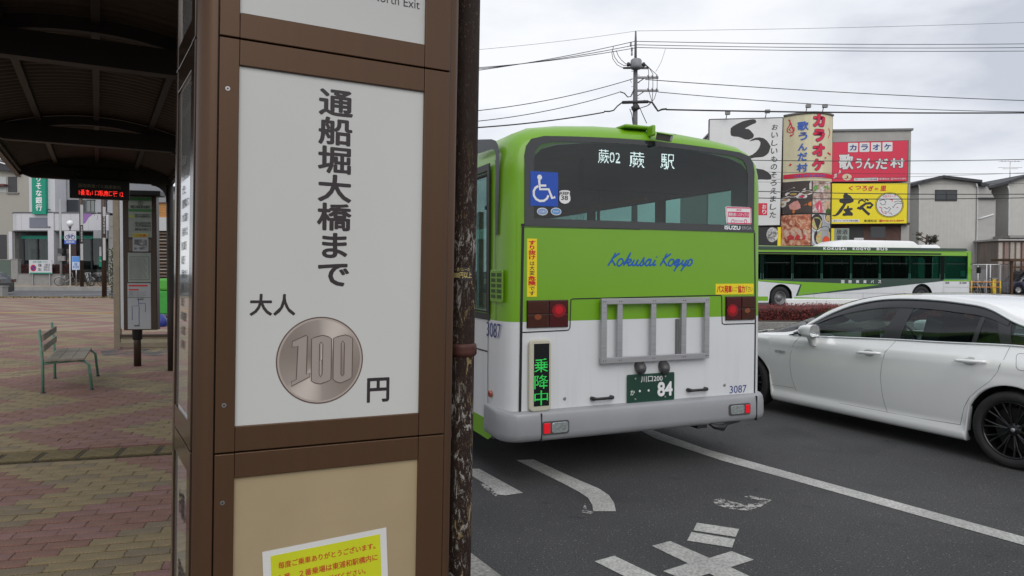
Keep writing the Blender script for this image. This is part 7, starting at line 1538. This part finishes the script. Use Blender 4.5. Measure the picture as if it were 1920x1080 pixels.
# beige house
bhM = Matrix.Translation((pxY(0, 500, 62).x, 62, .8)); B1 = Face(bhM, (0, 0, 0), (1, 0, 0)); bh = thing('house', 'beige rendered house with a dark roof at the left edge behind the bank', 'house', bhM)
P = [B1.uv(*p) for p in ((-60, 520), (64, 520), (64, 328), (40, 324), (0, 318.5), (-60, 311))]; part('wall', MB().fplate(B1, P, -9, 0), mat('beige_render', (.33, .315, .28), .8, var=.05), bh)
P = [B1.uv(*p) for p in ((-60, 311), (0, 318.5), (42, 324.5), (40, 319), (24, 307), (0, 301), (-60, 285))]; part('roof', MB().fplate(B1, P, -9, .5), 'roof_tile', bh); P2 = [B1.uv(*p) for p in ((-60, 292), (0, 304), (28, 312), (40, 320))]; part('gutter', MB().tube([B1.P(u, v, .55) for u, v in P2], .06, 6), 'white', bh)
r = B1.rect(15.5, 331.5, 32, 361); w_ = part('window', MB().fbox(B1, r[0], r[2], r[1], r[3], 0, .05), 'bank_dark', bh); part('sill', MB().fbox(B1, r[0] - .1, r[2] + .2, r[1] - .1, r[1] - .005, 0, .15), 'concrete', w_); r = B1.rect(-20, 331.5, 12, 361); w_ = part('window', MB().fbox(B1, r[0], r[2], r[1], r[3], 0, .04), 'interior', bh); r = B1.rect(-20, 346, 15, 349.5); part('awning', MB().fbox(B1, r[0], r[2], r[1], r[3], .04, .5), mat('awning_red', (.12, .03, .035), .6), bh)
r = B1.rect(-10, 440, 13, 486); part('garage_door', MB().fbox(B1, r[0], r[2], r[1], r[3], 0, .03), 'bank_dark', bh)
# planter, hedge, walls in front of the bank
def wallb(label, x0, x1, y0, y1, Y, m_, th=.4, cat='wall', z0=.4, nm='low_wall'):
    A = pxY(x0, y1, Y); B = pxY(x1, y0, Y); t = thing(nm, label, cat, Matrix.Translation((A.x, Y, z0))); part('wall', MB().box(0, B.x - A.x, 0, th, 0, B.z - z0), m_, t, .02); part('coping', MB().box(-.03, B.x - A.x + .03, -.03, th + .03, B.z - z0, B.z - z0 + .06), 'concrete', t); return t
wallb('grey green low wall at the left edge behind the dark car', -30, 20, 488, 530, 53.6, mat('wall_green', (.09, .12, .10), .8)); wallb('pale concrete end wall beside the grey green wall', 20.5, 33, 487, 530, 53.5, 'concrete')
wallb('low concrete planter wall before the bank hedge', 33.5, 123, 515, 530, 53.4, 'concrete')
t = thing('hedge', 'dark maroon clipped hedge behind the planter wall of the bank', 'hedge', Matrix.Translation((pxY(33, 500, 54).x, 54, .7))); Wd = pxY(138, 500, 54).x - pxY(33, 500, 54).x; zh_ = pxY(60, 497, 54).z - .7
part('core', MB().box(0, Wd, 0, .6, 0, zh_ - .06), 'hedge_core', t); lf = MB()
for k in range(3500):
    p = Vector((rnd.uniform(0, Wd), rnd.choice((rnd.gauss(0, .04), rnd.uniform(0, .6))), 0)); p.z = rnd.uniform(0, zh_) if p.y < .08 else zh_ + rnd.gauss(-.03, .04); d = Vector((rnd.gauss(0, 1), rnd.gauss(0, 1), rnd.gauss(0, 1))).normalized(); s_ = d.orthogonal().normalized() * .03; lf.poly([p - d * .06, p + s_, p + d * .06, p - s_])
part('foliage', lf, mat('maroon_leaf', (.05, .02, .018), .8, var=.4, scale=8), t, kind='stuff')
Y1 = 53.2; nsM = Matrix.Translation((pxY(75, 500, Y1).x, Y1, .45)); NS = Face(nsM, (0, 0, 0), (1, 0, 0)); ns = thing('parking_notice', 'wide white no parking board fixed before the planter wall', 'sign', nsM)
r = NS.rect(54.5, 487.5, 97, 513); part('board', MB().fbox(NS, r[0], r[2], r[1], r[3], -.05, 0), 'bank_white', ns); rz_ = NS.rect(56, 511, 96.5, 513); part('green_strip', MB().fbox(NS, rz_[0], rz_[2], rz_[1], rz_[3], 0, .01), 'bank_green', ns)
c_ = NS.uv(62.5, 502.5); part('ring', MB().fplate(NS, ell(c_[0], c_[1], .22, .25, 20), 0, .012), 'red', ns); part('disc', MB().fplate(NS, ell(c_[0], c_[1], .16, .18, 20), .012, .018), 'navy', ns); part('slash', MB().ribbon(NS, [(c_[0] - .13, c_[1] + .13), (c_[0] + .13, c_[1] - .13)], .05, .02), 'red', ns)
letters(NS, '駐車ご遠慮ください', NS.rect(62, 489.5, 90, 492.5), 'bank_green', ns, bold=.01, d=.01); letters(NS, '駐輪\n禁止', NS.rect(72, 494.5, 78, 508), 'ink', ns, bold=.01, d=.01, line=1.3); letters(NS, 'この場所に車\n自転車を置く\n事を禁じます', NS.rect(82, 494.5, 94, 508), 'ink', ns, d=.01)
for u in (r[0] + .2, r[2] - .2): part('post', MB().fbox(NS, u - .03, u + .03, 0, r[3], -.12, -.055), 'steel', ns)
def pole_thing(nm, label, x, ytop, ybase, Y, z0, r, m_, cat='pole'):
    A = pxY(x, ybase, Y); t = thing(nm, label, cat, Matrix.Translation((A.x, Y, z0))); zt = pxY(x, ytop, Y).z - z0; part('pole', MB().tube([(0, 0, 0), (0, 0, zt)], [r, r * .9], 10), m_, t); return t, zt
t, zt = pole_thing('street_pole', 'light grey steel pole with junction boxes before the bank', 114.5, 373, 517, 53.0, .4, .08, mat('pole_grey', (.32, .33, .33), .5, .3), 'pole'); F7 = Face(t.matrix_world.copy(), (0, -.08, 0), (1, 0, 0))
r = F7.rect(110.5, 480, 123, 489); part('junction_box', MB().fbox(F7, r[0], r[2], r[1], r[3], 0, .15), 'concrete', t); r = F7.rect(111, 466, 120, 475); part('lamp_cluster', MB().fbox(F7, r[0], r[2], r[1], r[3], 0, .2), 'bank_dark', t)
t, zt = pole_thing('globe_lamp', 'white globe street lamp seen before the bank balcony', 132.5, 426, 528, 53.3, .5, .045, 'bank_dark', 'lamp'); part('neck', MB().lathe([(.06, zt - .1), (.09, zt), (.12, zt + .06)], (0, 0, 0), n=12), 'bank_dark', t); part('globe', MB().lathe([(.001, zt + .52)] + [(.24 * math.sin(a), zt + .29 + .23 * math.cos(a)) for a in np.linspace(.2, 2.6, 9)], (0, 0, 0), n=18), mat('globe', (.75, .78, .80), .3), t)
t, zt = pole_thing('bicycle_sign', 'white and blue bicycle parking sign on a thin pale post', 131.8, 433, 527, 52.7, .42, .05, 'white', 'sign'); F8 = Face(t.matrix_world.copy(), (0, -.06, 0), (1, 0, 0))
r = F8.rect(120.5, 433, 142.5, 450.5); part('board', MB().fbox(F8, r[0], r[2], r[1], r[3], -.02, 0), 'bank_white', t); r2 = F8.rect(120.5, 450.5, 142.5, 457.5); b_ = part('blue_band', MB().fbox(F8, r2[0], r2[2], r2[1], r2[3], -.02, .002), 'b_blue', t); letters(F8, '自転車駐車場', F8.rect(124, 452, 139.5, 455.5), 'white', b_, bold=.01, d=.01)
bic = MB(); cx1, cy1 = F8.uv(126.5, 445); cx2, cy2 = F8.uv(137, 445); rw_ = abs(F8.uv(130, 445)[0] - cx1)
for cx_ in (cx1, cx2): bic.ribbon(F8, ell(cx_, cy1, rw_, rw_, 16), .05, .006, closed=True)
bic.ribbon(F8, [(cx1, cy1), F8.uv(129, 440.5), F8.uv(135, 440.5), F8.uv(131.5, 445), (cx1, cy1)], .04, .007); bic.ribbon(F8, [(cx2, cy2), F8.uv(134.8, 438.5), F8.uv(136.5, 438.5)], .04, .0075); bic.ribbon(F8, [F8.uv(131.5, 445), F8.uv(129, 438.5)], .04, .008); part('pictogram', bic, 'navy', t)
t = thing('blue_notice', 'blue and white notice on a short stand beside the dark street pole', 'sign', Matrix.Translation((pxY(142, 500, 52.6).x, 52.6, .42))); F9 = Face(t.matrix_world.copy(), (0, 0, 0), (1, 0, 0)); r = F9.rect(134.8, 480.5, 149.5, 506); part('board', MB().fbox(F9, r[0], r[2], r[1], r[3], -.04, 0), mat('pale_blue', (.45, .55, .72), .5), t); r = F9.rect(135.5, 481, 149, 491); part('band', MB().fbox(F9, r[0], r[2], r[1], r[3], 0, .01), mat('mid_blue', (.08, .25, .62), .5), t); letters(F9, '放置\n禁止区域', F9.rect(137, 493, 147.5, 503), 'navy', t, d=.01); part('stand', MB().tube([F9.P(0, 0, -.06), F9.P(0, r[1], -.06)], .04, 6), 'steel', t)
M['banner'] = mat('banner_white', (.38, .38, .38), .6); gp_ = 'dark street poles with vertical lettering'
for (x, yb, Y, z0, rp, lab) in ((153.6, 534, 49, .16, .115, 'farther dark brown street pole with a purple pennant'), (195.8, 559, 40, .1, .115, 'nearer dark brown street pole with white vertical lettering')):
    if x > 190: Y = 39.7; z0 = .12
    else: Y = 52.4; z0 = .42
    t, zt = pole_thing('street_lamp_pole', lab, x, 330, yb, Y, z0, .13, 'brown_d', 'pole'); t['group'] = gp_; Fp = Face(t.matrix_world.copy(), (0, -.14, 0), (1, 0, 0))
    r = Fp.rect(x - 2.5, 384 if x < 190 else 388, x + 2.5, 422 if x < 190 else 405); part('light_band', MB().fbox(Fp, r[0], r[2], r[1], r[3], 0, .03), 'banner', t)
    r = Fp.rect(x - 2.6, 423 if x < 190 else 402, x + 2.6, 455 if x < 190 else 440); part('name_band', MB().fbox(Fp, r[0], r[2], r[1], r[3], 0, .02), 'black', t); letters(Fp, vert('東浦和商店会'), ((r[0] * .8 + r[2] * .2), r[1] + .05, (r[0] * .2 + r[2] * .8), r[3] - .05), 'bank_white', t, bold=.01, d=.03)
    r = Fp.rect(x - 2.4, 457 if x < 190 else 446, x + 2.4, 488); part('light_band', MB().fbox(Fp, r[0], r[2], r[1], r[3], 0, .03), 'banner', t)
    if x < 190:
        part('pennant', MB().fplate(Fp, [Fp.uv(156, 400.5), Fp.uv(175.5, 401), Fp.uv(166, 408), Fp.uv(160, 418), Fp.uv(156, 420)], -.01, .01), mat('purple', (.25, .12, .34), .6), t); part('bar', MB().tube([Fp.P(*Fp.uv(154, 399), 0), Fp.P(*Fp.uv(205, 402), 0)], .025, 5), 'black', t)
        part('ring', MB().tube([Fp.P(*u_, 0) for u_ in ell(*Fp.uv(180, 405), .13, .28, 14)[:-1]], .02, 5, closed=True), 'steel', t)
    part('lantern', MB().box(-.22, .22, -.22, .22, zt, zt + .5), 'bank_dark', t)
gb2 = 'bicycles parked by the bank entrance'
for k, (x, lb_, cm_) in enumerate(((166, 'bicycle with a pale frame and wire basket nearest the blue notice', 'white'), (176, 'black bicycle with a basket in the middle of the row by the bank', 'black'), (184, 'rightmost dark bicycle of the row by the bank entrance', 'interior_d'), (122, 'partly hidden bicycle leaning by the planter wall near the bicycle sign', 'steel'))):
    bicycle(Matrix.Translation((pxY(x, 525, 52.9).x, 52.9 + .3 * (k % 2), .46)) @ Matrix.Rotation(R(-50 + 25 * k), 4, 'Z') @ Matrix.Rotation(R(8), 4, 'X'), lb_, gb2, k != 3, cm_)
# dark hatchback at the left edge
cb0 = at(8, 542, .05); small_car('black hatchback cut off by the left edge on the far road', frame(cb0.x - .95, 45.0, .06, 90), [(0, .75), (.06, 1.1), (.16, 1.42), (.5, 1.50), (.64, 1.42), (.80, 1.0), (.95, .82), (1, .5)], (.5, 3.0, 1.7), 3.9, 1.65, (.012, .012, .014), (.75, 3.1)).matrix_world = frame(pxY(17.5, 520, 44).x, 44.0 + .9, .06, 90) @ Matrix.Rotation(0, 4, 'Z')
t = [o for o in C.objects if o.get('label', '').startswith('black hatch')][0]; t.matrix_world = frame(pxY(-6, 520, 44).x - .0, 44.9, .06, 90)
part('tail_light', MB().box(-.82, -.60, -.02, .10, .80, 1.0), 'red_dark', t, .02); part('tail_light', MB().box(.60, .82, -.02, .10, .80, 1.0), 'red_dark', t, .02)
wallb('small pale kerb block at the left edge of the far road', -30, 4, 538, 556, 40.6, 'concrete', .5, 'kerb block', .03, 'kerb_block')
# climbing plant stems by the notice board
t = thing('shrub', 'thin leafless shrub with sparse dark leaves left of the notice board', 'shrub', Matrix.Translation((pxY(213, 557, 38).x, 38, PZ))); lf = MB(); sm_ = MB(); H_ = pxY(213, 470, 38).z
for k in range(5): a = rnd.uniform(-.1, .1); sm_.tube([(a, 0, 0), (a * 1.5, 0, H_ * .5), (a * 2.4 + .05, 0, H_ * (.6 + .08 * k))], .012, 5)
for k in range(260): z = rnd.uniform(.2, H_); p = Vector((rnd.gauss(0, .13), rnd.gauss(0, .13), z)); d = Vector((rnd.gauss(0, 1), rnd.gauss(0, 1), rnd.gauss(0, 1))).normalized(); s_ = d.orthogonal().normalized() * .03; lf.poly([p - d * .07, p + s_, p + d * .07, p - s_])
part('stem', sm_, 'interior_d', t); part('foliage', lf, mat('shrub_leaf', (.04, .055, .02), .8, var=.4, scale=9), t, kind='stuff')
# ================================================================== BEHIND THE CAMERA (seen mirrored in the bus window)
def rear_house(label, x, y, w, d, h, rh, ang, m_):
    Mx = frame(x, y, 0, ang); t = thing('house', label, 'house', Mx); part('wall', MB().box(-w / 2, w / 2, -d / 2, d / 2, 0, h), m_, t); F_ = Face(Mx, (0, 0, 0), (1, 0, 0))
    part('roof', MB().fplate(F_, [(-w / 2 - .5, h), (w / 2 + .5, h), (0, h + rh)], -d / 2 - .5, d / 2 + .5), 'roof_tile', t)
    for s in (-1, 1):
        for k in range(3): part('window', MB().box(-w / 2 + 1.5 + k * w / 3.2, -w / 2 + 3 + k * w / 3.2, s * d / 2 - .04, s * d / 2 + .04, h * .55, h * .55 + 1.2), 'pane_dark', t)
    return t
rear_house('gable roofed dark house standing behind the camera position', 9, -30, 15, 10, 7.0, 3.6, 12, mat('rear_wall', (.10, .095, .09), .8)); rear_house('low red building behind the camera to the right', 21, -24, 6, 8, 6.6, .6, 12, mat('rear_red', (.16, .02, .02), .8))
t, zt = pole_thing('street_lamp', 'double armed street lamp standing behind the camera', 960, 0, 0, 40, 0, .09, 'pole_c', 'street lamp'); t.matrix_world = Matrix.Translation((12.5, -13, 0)); zt = 8.6
for c in list(t.children): bpy.data.objects.remove(c)
part('pole', MB().tube([(0, 0, 0), (0, 0, zt)], .08, 8), 'pole_c', t); part('arm', MB().tube([(-1.4, 0, zt - .05), (1.4, 0, zt - .05)], .05, 6), 'pole_c', t)
for s in (-1, 1): part('lamp_head', MB().box(s * 1.5 - .45, s * 1.5 + .45, -.15, .15, zt - .14, zt + .02), 'pole_c', t, .04)
